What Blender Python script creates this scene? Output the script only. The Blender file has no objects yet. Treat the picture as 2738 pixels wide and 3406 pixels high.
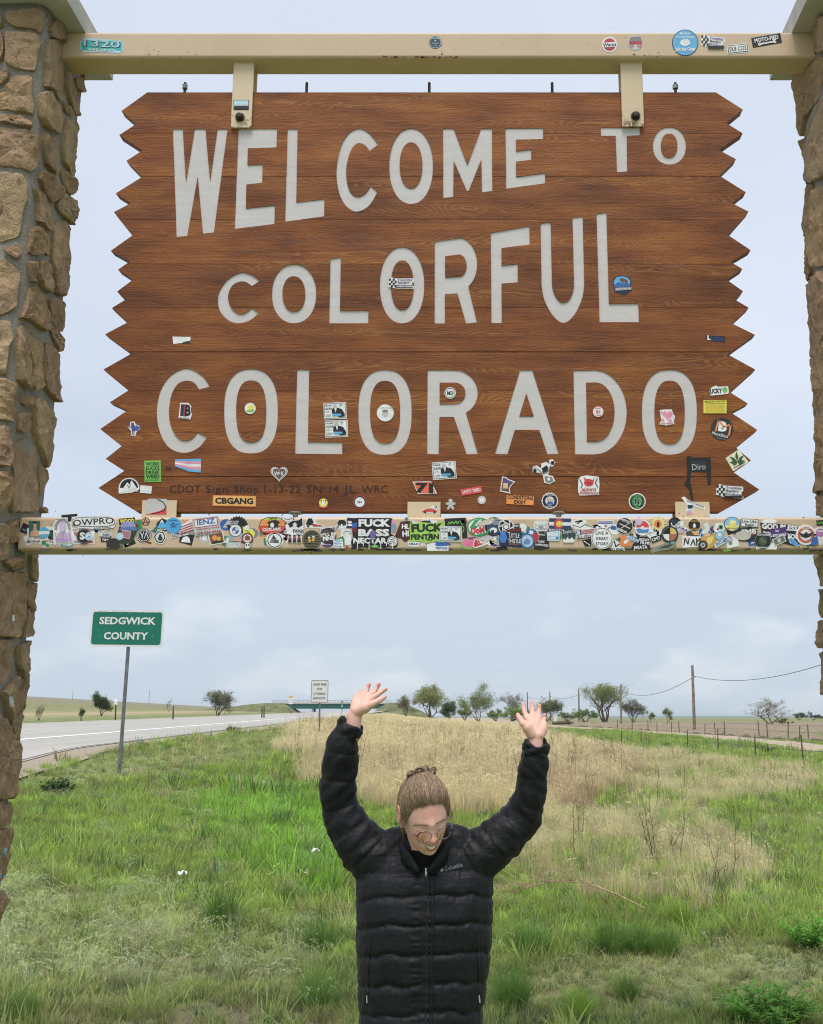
import bpy, bmesh, math, random
import numpy as np
from mathutils import Vector, Matrix, noise as mnoise
from mathutils.bvhtree import BVHTree
random.seed(7)
rng = np.random.default_rng(11)
scene = bpy.context.scene
C = scene.collection

# ------------------------------------------------------------------ camera
PW, PH = 2738.0, 3406.0
FOC, PPX, PPY, HOR = 3500.0, 1590.0, 1703.0, 2388.0
PITCH = math.atan((HOR - PPY) / FOC)
CP, SP = math.cos(PITCH), math.sin(PITCH)
CAMZ = 1.8
cam_d = bpy.data.cameras.new('camera')
cam = bpy.data.objects.new('camera', cam_d)
C.objects.link(cam)
cam.location = (0, 0, CAMZ)
cam.rotation_euler = (math.pi / 2 + PITCH, 0, 0)
cam_d.sensor_fit = 'VERTICAL'
cam_d.sensor_height = 36.0
cam_d.lens = 36.0 * FOC / PH
cam_d.shift_x = (PW / 2 - PPX) / PH
cam_d.clip_start = 0.05
cam_d.clip_end = 30000
scene.camera = cam

# ------------------------------------------------------------------ world, sun, exposure
SUN_EL, SUN_AZ = math.radians(68), math.radians(186)     # azimuth clockwise from +Y: behind the camera, a little left
world = bpy.data.worlds.new('World')
scene.world = world
world.use_nodes = True
wn, wl = world.node_tree.nodes, world.node_tree.links
wn.clear()
w_out = wn.new('ShaderNodeOutputWorld')
w_bg = wn.new('ShaderNodeBackground'); w_bg.inputs[1].default_value = 1.0
wl.new(w_bg.outputs[0], w_out.inputs[0])
sky = wn.new('ShaderNodeTexSky'); sky.sky_type = 'NISHITA'; sky.sun_disc = False
sky.sun_elevation = SUN_EL; sky.sun_rotation = SUN_AZ
sky_s = wn.new('ShaderNodeVectorMath'); sky_s.operation = 'SCALE'; sky_s.inputs['Scale'].default_value = 0.07
wl.new(sky.outputs[0], sky_s.inputs[0])
tc = wn.new('ShaderNodeTexCoord')
sep = wn.new('ShaderNodeSeparateXYZ'); wl.new(tc.outputs['Generated'], sep.inputs[0])
def wmath(op, a=None, b=None, c=None, clamp=False):
    n = wn.new('ShaderNodeMath'); n.operation = op; n.use_clamp = clamp
    for i, v in enumerate((a, b, c)):
        if v is None: continue
        if isinstance(v, (int, float)): n.inputs[i].default_value = v
        else: wl.new(v, n.inputs[i])
    return n.outputs[0]
zc = wmath('MAXIMUM', sep.outputs['Z'], 0.0)
den = wmath('ADD', zc, 0.10)
comb = wn.new('ShaderNodeCombineXYZ')
wl.new(wmath('DIVIDE', sep.outputs['X'], den), comb.inputs[0])
wl.new(wmath('DIVIDE', sep.outputs['Y'], den), comb.inputs[1])
def wnoise(vec, scale, detail, rough, off=(0, 0, 0)):
    mp = wn.new('ShaderNodeMapping'); mp.inputs['Location'].default_value = off
    wl.new(vec, mp.inputs['Vector'])
    n = wn.new('ShaderNodeTexNoise'); n.inputs['Scale'].default_value = scale
    n.inputs['Detail'].default_value = detail; n.inputs['Roughness'].default_value = rough
    wl.new(mp.outputs[0], n.inputs['Vector'])
    return n.outputs[0]
def wramp(fac, stops):
    r = wn.new('ShaderNodeValToRGB'); e = r.color_ramp.elements
    e[0].position, e[0].color = stops[0][0], stops[0][1]
    e[1].position, e[1].color = stops[-1][0], stops[-1][1]
    for p, c in stops[1:-1]:
        q = e.new(p); q.color = c
    wl.new(fac, r.inputs[0]); return r.outputs[0]
def wmix(fac, a, b):
    m = wn.new('ShaderNodeMix'); m.data_type = 'RGBA'
    if isinstance(fac, (int, float)): m.inputs[0].default_value = fac
    else: wl.new(fac, m.inputs[0])
    for i, v in ((6, a), (7, b)):
        if isinstance(v, tuple): m.inputs[i].default_value = v
        else: wl.new(v, m.inputs[i])
    return m.outputs[2]
# high overcast sheet, thin enough to look blue grey
sheet = wnoise(comb.outputs[0], 0.55, 5, 0.55, (3.1, 0.7, 0))
sheet_c = wramp(sheet, [(0.30, (0.355, 0.393, 0.455, 1)), (0.52, (0.400, 0.438, 0.503, 1)), (0.72, (0.440, 0.475, 0.532, 1))])
# lower grey scud
scud = wnoise(comb.outputs[0], 0.95, 6, 0.5, (8.3, 4.2, 0))
scud_f = wramp(scud, [(0.56, (0, 0, 0, 1)), (0.70, (1, 1, 1, 1))])
col1 = wmix(wmath('MULTIPLY', scud_f, 0.8), sheet_c, (0.310, 0.345, 0.395, 1))
# low cumulus banks towards the horizon (puffs in direction space)
mp = wn.new('ShaderNodeMapping'); mp.inputs['Scale'].default_value = (1, 1, 2.6); wl.new(tc.outputs['Generated'], mp.inputs[0])
puff = wnoise(mp.outputs[0], 7.0, 7, 0.52, (1.3, 2.2, 0.31))
band = wramp(zc, [(0.0, (1, 1, 1, 1)), (0.06, (0.95, 0.95, 0.95, 1)), (0.20, (0.32, 0.32, 0.32, 1)), (0.34, (0.12, 0.12, 0.12, 1)), (0.6, (0.1, 0.1, 0.1, 1))])
thr = wmath('SUBTRACT', 0.72, wmath('MULTIPLY', band, 0.26))
pf = wmath('MULTIPLY', wmath('SUBTRACT', puff, thr), 9.0, clamp=True)
base_low = wmix(wramp(zc, [(0.0, (1, 1, 1, 1)), (0.14, (0.75, 0.75, 0.75, 1)), (0.30, (0, 0, 0, 1))]), col1, (0.300, 0.350, 0.418, 1))
shade = wnoise(mp.outputs[0], 13.0, 5, 0.55, (4.3, 0.2, 0.11))
puff_c = wramp(shade, [(0.35, (0.335, 0.38, 0.435, 1)), (0.60, (0.420, 0.448, 0.482, 1))])
col2 = wmix(wmath('MULTIPLY', pf, 0.6), base_low, puff_c)
# the clear sky shows faintly through the cloud
col3 = wmix(0.9, sky_s.outputs[0], col2)
wl.new(col3, w_bg.inputs[0])

sun_d = bpy.data.lights.new('sun', 'SUN'); sun_d.energy = 1.5; sun_d.angle = math.radians(28); sun_d.color = (1.0, 0.965, 0.91)
sun = bpy.data.objects.new('sun', sun_d); C.objects.link(sun)
sdir = Vector((math.sin(SUN_AZ) * math.cos(SUN_EL), math.cos(SUN_AZ) * math.cos(SUN_EL), math.sin(SUN_EL)))
sun.rotation_euler = (-sdir).to_track_quat('-Z', 'Y').to_euler()
sun.location = sdir * 50
scene.view_settings.view_transform = 'Standard'
scene.view_settings.look = 'None'
scene.view_settings.gamma = 1
scene.view_settings.use_curve_mapping = False
scene.view_settings.exposure = 0.95
scene.render.engine = 'CYCLES'
scene.cycles.max_bounces = 5
scene.cycles.diffuse_bounces = 3
scene.cycles.glossy_bounces = 2
scene.cycles.transparent_max_bounces = 8
scene.cycles.use_denoising = True
scene.cycles.pixel_filter_type = 'BLACKMAN_HARRIS'
scene.cycles.filter_width = 1.1

# ------------------------------------------------------------------ helpers
def ray(px, py):
    dx, dy = (px - PPX) / FOC, (PPY - py) / FOC
    return Vector((dx, CP - dy * SP, SP + dy * CP))
def at(px, py, Y):
    """world point of a photo pixel at distance Y in front of the camera"""
    d = ray(px, py); t = Y / d.y
    return Vector((d.x * t, Y, CAMZ + d.z * t))
def at_x(px, py, X):
    d = ray(px, py); t = X / d.x
    return Vector((X, d.y * t, CAMZ + d.z * t))
def project(x, y, z):
    zz = z - CAMZ
    depth = y * CP + zz * SP
    up = -y * SP + zz * CP
    return PPX + FOC * x / depth, PPY - FOC * up / depth
def mpp(px, py, Y):
    return (Y / ray(px, py).y) / FOC

MATS = {}
def srgb(r, g, b):
    f = lambda c: c / 12.92 if c <= 0.04045 else ((c + 0.055) / 1.055) ** 2.4
    return (f(r / 255), f(g / 255), f(b / 255))
def hexc(h):
    return srgb(int(h[0:2], 16), int(h[2:4], 16), int(h[4:6], 16))
class NT:
    """small node-tree helper"""
    def __init__(self, name, rough=0.7, spec=0.3):
        self.m = bpy.data.materials.new(name); self.m.use_nodes = True
        self.n, self.l = self.m.node_tree.nodes, self.m.node_tree.links
        self.b = self.n['Principled BSDF']
        self.b.inputs['Roughness'].default_value = rough
        self.b.inputs['Specular IOR Level'].default_value = spec
        MATS[name] = self.m
    def set(self, sock, v):
        if isinstance(v, (int, float)): sock.default_value = v
        elif isinstance(v, tuple): sock.default_value = v if len(v) == 4 or sock.type == 'VECTOR' else (*v, 1)
        else: self.l.new(v, sock)
    def coord(self, kind='Object', scale=(1, 1, 1), loc=(0, 0, 0), rot=(0, 0, 0)):
        if kind == 'Position':
            g = self.n.new('ShaderNodeNewGeometry'); o = g.outputs['Position']
        else:
            t = self.n.new('ShaderNodeTexCoord'); o = t.outputs[kind]
        mp = self.n.new('ShaderNodeMapping')
        mp.inputs['Scale'].default_value = scale; mp.inputs['Location'].default_value = loc; mp.inputs['Rotation'].default_value = rot
        self.l.new(o, mp.inputs[0]); return mp.outputs[0]
    def noise(self, vec, scale, detail=4, rough=0.5, dist=0.0):
        n = self.n.new('ShaderNodeTexNoise'); n.inputs['Scale'].default_value = scale
        n.inputs['Detail'].default_value = detail; n.inputs['Roughness'].default_value = rough
        n.inputs['Distortion'].default_value = dist
        self.l.new(vec, n.inputs['Vector']); return n.outputs[0]
    def voronoi(self, vec, scale, feature='F1', rand=1.0):
        n = self.n.new('ShaderNodeTexVoronoi'); n.feature = feature; n.inputs['Scale'].default_value = scale
        n.inputs['Randomness'].default_value = rand
        self.l.new(vec, n.inputs['Vector']); return n.outputs['Distance']
    def wave(self, vec, scale, dist, detail, dscale, kind='BANDS', direction='Z'):
        n = self.n.new('ShaderNodeTexWave'); n.wave_type = kind
        if kind == 'BANDS': n.bands_direction = direction
        n.inputs['Scale'].default_value = scale; n.inputs['Distortion'].default_value = dist
        n.inputs['Detail'].default_value = detail; n.inputs['Detail Scale'].default_value = dscale
        self.l.new(vec, n.inputs['Vector']); return n.outputs['Fac'] if 'Fac' in n.outputs else n.outputs[1]
    def ramp(self, fac, stops, interp='LINEAR'):
        r = self.n.new('ShaderNodeValToRGB'); e = r.color_ramp.elements; r.color_ramp.interpolation = interp
        c4 = lambda c: c if len(c) == 4 else (*c, 1)
        v = lambda c: c4((c, c, c)) if isinstance(c, (int, float)) else c4(c)
        e[0].position, e[0].color = stops[0][0], v(stops[0][1])
        e[1].position, e[1].color = stops[-1][0], v(stops[-1][1])
        for p, c in stops[1:-1]:
            q = e.new(p); q.color = v(c)
        self.l.new(fac, r.inputs[0]); return r.outputs[0]
    def mix(self, fac, a, b, mode='MIX'):
        m = self.n.new('ShaderNodeMix'); m.data_type = 'RGBA'; m.blend_type = mode
        self.set(m.inputs[0], fac); self.set(m.inputs[6], a); self.set(m.inputs[7], b)
        return m.outputs[2]
    def math(self, op, a, b=0.0, clamp=False):
        n = self.n.new('ShaderNodeMath'); n.operation = op; n.use_clamp = clamp
        self.set(n.inputs[0], a); self.set(n.inputs[1], b); return n.outputs[0]
    def color(self, v): self.set(self.b.inputs['Base Color'], v)
    def bump(self, h, strength=0.4, dist=0.01):
        bp = self.n.new('ShaderNodeBump'); bp.inputs['Strength'].default_value = strength; bp.inputs['Distance'].default_value = dist
        self.set(bp.inputs['Height'], h); self.l.new(bp.outputs[0], self.b.inputs['Normal'])
    def attr(self, name, kind='GEOMETRY'):
        a = self.n.new('ShaderNodeAttribute'); a.attribute_name = name; a.attribute_type = kind
        return a.outputs['Color']
    def rand(self):
        o = self.n.new('ShaderNodeObjectInfo'); return o.outputs['Random']
def plain(name, col, rough=0.6, spec=0.3, metal=0.0, vary=0.12, scale=30.0):
    """a plain coloured material with slight procedural unevenness"""
    if name in MATS: return MATS[name]
    t = NT(name, rough, spec)
    n = t.noise(t.coord('Object'), scale, 3)
    d = tuple(c * (1 - vary) for c in col); u = tuple(min(1, c * (1 + vary)) for c in col)
    t.color(t.ramp(n, [(0.3, d), (0.7, u)])); t.b.inputs['Metallic'].default_value = metal
    return t.m

def tag(o, label=None, cat=None, group=None, kind=None):
    if label: o['label'] = label
    if cat: o['category'] = cat
    if group: o['group'] = group
    if kind: o['kind'] = kind
    return o
def link_mesh(name, me, mats, parent=None, smooth=False):
    for m in (mats if isinstance(mats, (list, tuple)) else [mats]):
        me.materials.append(m)
    if smooth: me.shade_smooth()
    o = bpy.data.objects.new(name, me); C.objects.link(o)
    if parent: o.parent = parent
    return o
def empty(name, loc=(0, 0, 0)):
    o = bpy.data.objects.new(name, None); C.objects.link(o); o.location = loc; o.empty_display_size = 0.1
    return o
def put(o, parent):
    """parent a world-space mesh to a thing whose Empty stands at its base"""
    o.parent = parent
    o.matrix_parent_inverse = Matrix.Translation(-Vector(parent.location))
    return o
class MB:
    def __init__(self): self.v, self.f, self.mi = [], [], []
    def add(self, vs, fs, mi=0):
        k = len(self.v); self.v.extend([tuple(v) for v in vs])
        for f in fs: self.f.append([i + k for i in f]); self.mi.append(mi)
    def box(self, lo, hi, mi=0):
        x0, y0, z0 = lo; x1, y1, z1 = hi
        self.add([(x0, y0, z0), (x1, y0, z0), (x1, y1, z0), (x0, y1, z0), (x0, y0, z1), (x1, y0, z1), (x1, y1, z1), (x0, y1, z1)],
                 [(0, 3, 2, 1), (4, 5, 6, 7), (0, 1, 5, 4), (1, 2, 6, 5), (2, 3, 7, 6), (3, 0, 4, 7)], mi)
    def tube(self, pts, rad, n=6, mi=0, cap=True):
        pts = [Vector(p) for p in pts]
        if isinstance(rad, (int, float)): rad = [rad] * len(pts)
        vs, fs = [], []
        up = Vector((0, 0, 1))
        for i, p in enumerate(pts):
            d = (pts[min(i + 1, len(pts) - 1)] - pts[max(i - 1, 0)])
            d = d.normalized() if d.length > 1e-9 else Vector((0, 0, 1))
            if i == 0:
                a = d.orthogonal().normalized()
            else:
                a = (a - d * a.dot(d))
                a = a.normalized() if a.length > 1e-6 else d.orthogonal().normalized()
            b = d.cross(a)
            for k in range(n):
                t = 2 * math.pi * k / n
                vs.append(p + (a * math.cos(t) + b * math.sin(t)) * rad[i])
        for i in range(len(pts) - 1):
            for k in range(n):
                fs.append((i * n + k, i * n + (k + 1) % n, (i + 1) * n + (k + 1) % n, (i + 1) * n + k))
        if cap:
            fs.append(tuple(range(n))[::-1]); fs.append(tuple(range((len(pts) - 1) * n, len(pts) * n)))
        self.add(vs, fs, mi)
    def prism(self, poly, f0, f1, mi=0):
        """poly: list of 2-D points; f0/f1 map (a, b) to the near and far face"""
        n = len(poly)
        vs = [f0(*p) for p in poly] + [f1(*p) for p in poly]
        fs = [tuple(range(n)), tuple(range(n, 2 * n))[::-1]] + [((i + 1) % n, i, n + i, n + (i + 1) % n) for i in range(n)]
        self.add(vs, fs, mi)
    def mesh(self, name='m'):
        me = bpy.data.meshes.new(name); me.from_pydata(self.v, [], self.f)
        if any(self.mi): me.polygons.foreach_set('material_index', self.mi)
        me.update(); return me
    def build(self, name, mats, parent=None, smooth=False, world=True):
        o = link_mesh(name, self.mesh(name), mats, None, smooth)
        if parent is not None:
            if world: put(o, parent)
            else: o.parent = parent
        return o
def fix_normals(me):
    bm = bmesh.new(); bm.from_mesh(me); bmesh.ops.recalc_face_normals(bm, faces=bm.faces); bm.to_mesh(me); bm.free()
def cat_rom(pts, closed=False, n=6):
    pts = [Vector(p) for p in pts]; out = []; N = len(pts)
    g = (lambda i: pts[i % N]) if closed else (lambda i: pts[max(0, min(N - 1, i))])
    for i in range(N if closed else N - 1):
        p0, p1, p2, p3 = g(i - 1), g(i), g(i + 1), g(i + 2)
        for k in range(n):
            t = k / n
            out.append(0.5 * ((2 * p1) + (p2 - p0) * t + (2 * p0 - 5 * p1 + 4 * p2 - p3) * t * t + (3 * p1 - p0 - 3 * p2 + p3) * t ** 3))
    if not closed: out.append(pts[-1].copy())
    return out
def sstep(a, b, x):
    t = np.clip((x - a) / (b - a), 0, 1); return t * t * (3 - 2 * t)
_lat = np.random.default_rng(5).random((256, 256))
def vnoise(x, y):
    x = np.asarray(x, float); y = np.asarray(y, float)
    xi, yi = np.floor(x).astype(int), np.floor(y).astype(int); fx, fy = x - xi, y - yi
    fx, fy = fx * fx * (3 - 2 * fx), fy * fy * (3 - 2 * fy)
    g = lambda a, b: _lat[a & 255, b & 255]
    return (g(xi, yi) * (1 - fx) + g(xi + 1, yi) * fx) * (1 - fy) + (g(xi, yi + 1) * (1 - fx) + g(xi + 1, yi + 1) * fx) * fy
def fnoise(x, y): return 0.55 * vnoise(x, y) + 0.3 * vnoise(2.1 * x + 17, 2.1 * y + 5) + 0.15 * vnoise(4.3 * x + 3, 4.3 * y + 29)
def in_poly(px, py, poly):
    px = np.asarray(px, float); py = np.asarray(py, float); r = np.zeros(px.shape, bool)
    n = len(poly)
    for i in range(n):
        (x0, y0), (x1, y1) = poly[i], poly[(i + 1) % n]
        c = ((y0 > py) != (y1 > py)) & (px < (x1 - x0) * (py - y0) / (y1 - y0 + 1e-12) + x0)
        r ^= c
    return r
# ------------------------------------------------------------------ terrain
def road_x(y): return -7.06 - 0.062 * y          # near edge of the interstate pavement
def road_z(y): return 0.95 + 0.0089 * np.minimum(y, 300.0)
ROADW = 14.4
def right_z(y): return 0.15 + 0.004 * np.clip(y, 0, 250)
def H(x, y):
    x = np.asarray(x, float); y = np.asarray(y, float)
    yy = np.maximum(y, 0)
    zr, zR = road_z(yy), right_z(yy)
    lat = x - road_x(yy)
    w = np.clip(lat / 18.0, 0, 1) ** 0.7
    z = zr * (1 - w) + zR * w
    d = -ROADW - lat
    left = zr - 0.45 * np.sin(np.clip(d / 26, 0, 1) * math.pi) + np.clip(0.06 * (d - 42), 0, 22) * sstep(30, 60, d)
    z = np.where(lat < -ROADW, left, z)
    s = sstep(3.5, 24, y)
    near = np.exp(-((y - 9) / 9) ** 2)
    z = z * s
    bump = (fnoise(x * 0.5 + 40, y * 0.5 + 40) - 0.5) * 0.10 + (fnoise(x * 0.12 + 9, y * 0.12) - 0.5) * 0.22
    offroad = np.clip(np.maximum(lat, -ROADW - lat) / 3.0, 0, 1)
    return z + bump * offroad * (0.4 + 0.6 * sstep(5, 14, y)) * (1 - sstep(60, 160, y))
def Hs(x, y): return float(H(np.array([x]), np.array([y]))[0])
_TS = np.geomspace(2.0, 3500, 700)
def ground_hit(px, py, ymax=3000):
    d = ray(px, py)
    under = CAMZ + d.z * _TS < H(d.x * _TS, d.y * _TS)
    i = int(np.argmax(under)) if under.any() else len(_TS) - 1
    ts = np.linspace(_TS[max(i - 1, 0)], _TS[i], 60)
    u2 = CAMZ + d.z * ts < H(d.x * ts, d.y * ts)
    j = int(np.argmax(u2)) if u2.any() else 59
    p = d * float(ts[j])
    return Vector((p.x, p.y, Hs(p.x, p.y)))

# zones of vegetation, given where they lie in the photograph and evaluated on the ground
TAN_FIELD = [(975, 2560), (965, 2480), (1010, 2415), (1290, 2370), (1640, 2380), (1740, 2425), (1900, 2470), (2080, 2520), (2060, 2620), (1880, 2700), (1600, 2720), (1400, 2700), (1200, 2660), (1080, 2640), (1000, 2610)]
TAN_RIGHT = [(1800, 2560), (2100, 2500), (2400, 2530), (2738, 2560), (2738, 2640), (2300, 2690), (2500, 2830), (2620, 2900), (2560, 2990), (2250, 3010), (1900, 2990), (1760, 2930), (1760, 2700)]
GREEN_BRIGHT = [(740, 2640), (1180, 2640), (1190, 2960), (1050, 2980), (820, 2900), (640, 2800)]
SEED = [(-400, 2930), (300, 2960), (640, 3020), (700, 3080), (1000, 3130), (1120, 3180), (1120, 3290), (700, 3250), (420, 3290), (-400, 3300)]
SEED_R = [(1660, 3220), (1900, 3160), (2300, 3150), (2738, 3130), (3200, 3130), (3200, 3330), (2350, 3330), (2000, 3380), (1660, 3350)]
BARE = [(120, 3310), (420, 3300), (700, 3300), (1000, 3330), (1150, 3400), (1100, 3520), (100, 3520)]
ROADSIDE = [(80, 2560), (600, 2470), (1000, 2410), (1010, 2440), (900, 2530), (500, 2580), (80, 2640)]
def zones(x, y, z=None):
    z = H(x, y) if z is None else z
    px, py = project(x, np.maximum(y, 1.5), z)
    w = 1.6 + 26.0 / np.maximum(y, 3)
    jx = (fnoise(x * 0.8, y * 0.8) - 0.5) * 75 * w + (fnoise(x * 0.22 + 3, y * 0.22) - 0.5) * 60
    jy = (fnoise(x * 0.8 + 50, y * 0.8 + 9) - 0.5) * 26 * w
    qx, qy = px + jx, py + jy
    zz = {k: in_poly(qx, qy, p).astype(float) for k, p in dict(tan=TAN_FIELD, tanr=TAN_RIGHT, bright=GREEN_BRIGHT, seed=SEED, seedr=SEED_R, bare=BARE, side=ROADSIDE).items()}
    zz['px'], zz['py'] = px, py
    return zz
def ground_color(x, y):
    zz = zones(x, y)
    n1 = fnoise(x * 1.3, y * 1.3)[:, None]; n2 = fnoise(x * 0.35 + 7, y * 0.35)[:, None]
    green = np.array([0.20, 0.27, 0.085]); thatch = np.array([0.33, 0.31, 0.155]); tan = np.array([0.46, 0.385, 0.235]); soil = np.array([0.33, 0.27, 0.20])
    base = green * (0.55 + 0.45 * n2) + (thatch - green) * np.clip(n1 * 1.6 - 0.45, 0, 1) * 0.65
    def mixin(c, a): 
        nonlocal base
        base = base * (1 - a) + c * a
    mixin(tan, (zz['tan'] * 0.85)[:, None]); mixin(tan, (zz['tanr'] * 0.5)[:, None] * np.clip(n1 * 2.2 - 0.5, 0, 1))
    mixin(soil, (zz['bare'] * 0.6)[:, None]); mixin(thatch, ((zz['seed'] + zz['seedr']) * 0.35)[:, None])
    lat = x - road_x(np.maximum(y, 0))
    far = sstep(60, 200, y)
    # far prairie: grey green with straw
    prairie = np.array([0.19, 0.20, 0.10]) * (0.8 + 0.4 * n2) + np.array([0.06, 0.045, 0.01]) * n1
    mixin(prairie, (far * (1 - zz['tan']))[:, None])
    d = -ROADW - lat
    median = ((d > 0) & (d < 22)).astype(float)
    mixin(np.array([0.15, 0.20, 0.075]) * (0.7 + 0.6 * n1), (median * 0.9)[:, None])
    straw = np.exp(-((d - 34) / 13) ** 2)
    mixin(np.array([0.44, 0.345, 0.21]), (straw * 0.85)[:, None])
    hillc = sstep(55, 120, d)
    mixin(np.array([0.235, 0.215, 0.14]) * (0.85 + 0.3 * n2), hillc[:, None])
    mixin(np.array([0.40, 0.33, 0.25]), (((lat > -0.2) & (lat < 0.5) & (y > 8)).astype(float) * 0.85)[:, None])
    return np.clip(base, 0.01, 0.6)

def make_terrain():
    ang = np.concatenate([np.radians(np.arange(-46, 46, 0.28)), np.radians(np.arange(46, 314, 4.0))])
    rad = np.concatenate([[0.4, 1.2, 2.2, 3.2], np.geomspace(4, 9000, 300)])
    A, R = np.meshgrid(ang, rad)
    x = (R * np.sin(A)).ravel(); y = (R * np.cos(A)).ravel()
    z = H(x, y)
    # keep the sheet under the interstate slab
    lat = x - road_x(np.maximum(y, 0))
    inroad = (lat < 0.6) & (lat > -ROADW - 0.6) & (y > -200)
    z = np.where(inroad, z - 0.12, z)
    na, nr = len(ang), len(rad)
    vs = np.column_stack([x, y, z])
    i = np.arange((nr - 1) * na); r, a = i // na, i % na; b = (a + 1) % na
    faces = np.column_stack([r * na + a, (r + 1) * na + a, (r + 1) * na + b, r * na + b])
    cap = list(range(na))
    me = bpy.data.meshes.new('ground')
    me.from_pydata(vs.tolist(), [], faces.tolist() + [cap])
    col = np.ones((len(vs), 4), np.float32); col[:, :3] = ground_color(x, y)
    at_ = me.color_attributes.new('zone', 'FLOAT_COLOR', 'POINT'); at_.data.foreach_set('color', col.ravel())
    t = NT('ground_mat', 0.95, 0.1)
    p = t.coord('Position')
    n1, n2 = t.noise(p, 9.0, 6, 0.65), t.noise(p, 1.1, 5, 0.6)
    c = t.mix(1.0, t.attr('zone'), t.ramp(n1, [(0.3, 0.62), (0.7, 1.35)]), 'MULTIPLY')
    c = t.mix(1.0, c, t.ramp(n2, [(0.3, 0.82), (0.7, 1.18)]), 'MULTIPLY')
    t.color(c); t.bump(n1, 0.6, 0.03)
    o = link_mesh('ground', me, t.m, None, True)
    tag(o, 'grassy prairie ground sloping gently up to the highway', kind='structure')
    return o
make_terrain()

# interstate carriageway: slab, painted lines, gravel edge
def ribbon(name, lat0, lat1, y0, y1, dz, mat, label, n=140, zfun=None, parent=None):
    ys = np.concatenate([np.linspace(y0, 8, 20)[:-1], np.geomspace(8, y1, n)]) if y0 < 8 else np.geomspace(y0, y1, n)
    mb = MB(); vs, fs = [], []
    for yv in ys:
        zz = float(road_z(max(yv, 0))) * float(sstep(3.5, 24, yv)) + dz
        vs.append((road_x(yv) + lat0, yv, zz)); vs.append((road_x(yv) + lat1, yv, zz))
    for i in range(len(ys) - 1): fs.append((2 * i, 2 * i + 1, 2 * i + 3, 2 * i + 2))
    mb.add(vs, fs); o = mb.build(name, mat)
    if parent is not None: o.parent = parent
    else: tag(o, label, kind='structure')
    return o
t = NT('concrete_road', 0.85, 0.2)
p = t.coord('Position'); n1, n2 = t.noise(p, 0.35, 5, 0.6), t.noise(t.coord('Position', (1.2, 0.03, 1)), 1.0, 4)
c = t.ramp(n1, [(0.3, (0.375, 0.355, 0.32)), (0.7, (0.44, 0.415, 0.375))])
c = t.mix(0.5, c, t.ramp(n2, [(0.35, (0.34, 0.325, 0.295)), (0.6, (0.45, 0.425, 0.385))]))
t.color(c); t.bump(t.noise(p, 40, 3), 0.2, 0.004)
road = ribbon('road', -ROADW, 0.0, -30, 700, 0.03, MATS['concrete_road'], 'pale concrete highway carriageway rising towards an overpass')
white_line = plain('road_paint', (0.78, 0.77, 0.74), 0.7, 0.2)
ribbon('edge_line', -3.45, -3.12, -30, 700, 0.038, white_line, '', parent=road)
yel = plain('yellow_paint', (0.62, 0.47, 0.16), 0.7, 0.2)
ribbon('median_line', -ROADW + 1.0, -ROADW + 1.2, -30, 700, 0.038, yel, '', parent=road)
for k in range(24):
    y0 = 14 + 12 * k
    ribbon('lane_dash', -7.55, -7.4, y0, y0 + 3.2, 0.038, white_line, '', n=3, parent=road)
joint = plain('slab_joint', (0.20, 0.185, 0.165), 0.9, 0.1)
ribbon('slab_edge', -0.12, -0.07, -30, 700, 0.036, joint, '', parent=road)
t = NT('gravel', 0.95, 0.1); p = t.coord('Position')
t.color(t.ramp(t.noise(p, 55, 4, 0.7), [(0.3, (0.25, 0.205, 0.155)), (0.55, (0.40, 0.335, 0.26)), (0.75, (0.50, 0.43, 0.35))])); t.bump(t.noise(p, 60, 3), 0.8, 0.02)
def verge():
    mb = MB(); vs, fs = [], []
    ys = np.geomspace(7, 120, 160)
    for i, yv in enumerate(ys):
        w = 0.25 + 0.5 * float(fnoise(np.array([yv * 0.25]), np.array([3.0]))[0])
        for k in range(5):
            f = k / 4; x = road_x(yv) - 0.06 + (w + .2) * f
            vs.append((x, yv, Hs(x, yv) + 0.022 + .03 * math.sin(math.pi * min(1, f * 1.4)) * f))
    for i in range(len(ys) - 1):
        for k in range(4): fs.append((i * 5 + k, i * 5 + k + 1, (i + 1) * 5 + k + 1, (i + 1) * 5 + k))
    mb.add(vs, fs); o = mb.build('gravel_verge', MATS['gravel'], None, True)
    tag(o, 'strip of pinkish gravel along the near edge of the highway', kind='structure')
verge()

# dirt track and ploughed field on the right
def ground_strip(near, far, name, mat, label, dz, n=90, m=6):
    vs, fs = [], []
    A = cat_rom([Vector((*ground_hit(*q).xy, 0)) for q in near], False, n // (len(near) - 1)); B = cat_rom([Vector((*ground_hit(*q).xy, 0)) for q in far], False, n // (len(far) - 1))
    N = min(len(A), len(B))
    for i in range(N):
        for k in range(m + 1):
            q = A[i].lerp(B[i], k / m); wob = 0.25 * (float(fnoise(np.array([q.x * .7]), np.array([q.y * .7]))[0]) - .5) if k in (0, m) else 0
            vs.append((q.x + wob, q.y, Hs(q.x, q.y) + dz + (0.0 if 0 < k < m else -0.06)))
    for i in range(N - 1):
        for k in range(m): fs.append((i * (m + 1) + k, i * (m + 1) + k + 1, (i + 1) * (m + 1) + k + 1, (i + 1) * (m + 1) + k))
    mb = MB(); mb.add(vs, fs); o = mb.build(name, mat, None, True); fix_normals(o.data)
    tag(o, label, kind='structure'); return o
t = NT('dirt', 0.95, 0.1); p = t.coord('Position')
t.color(t.ramp(t.noise(p, 2.5, 6, 0.7), [(0.3, (0.33, 0.26, 0.195)), (0.7, (0.50, 0.41, 0.32))])); t.bump(t.noise(p, 14, 4), 0.5, 0.04)
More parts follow.
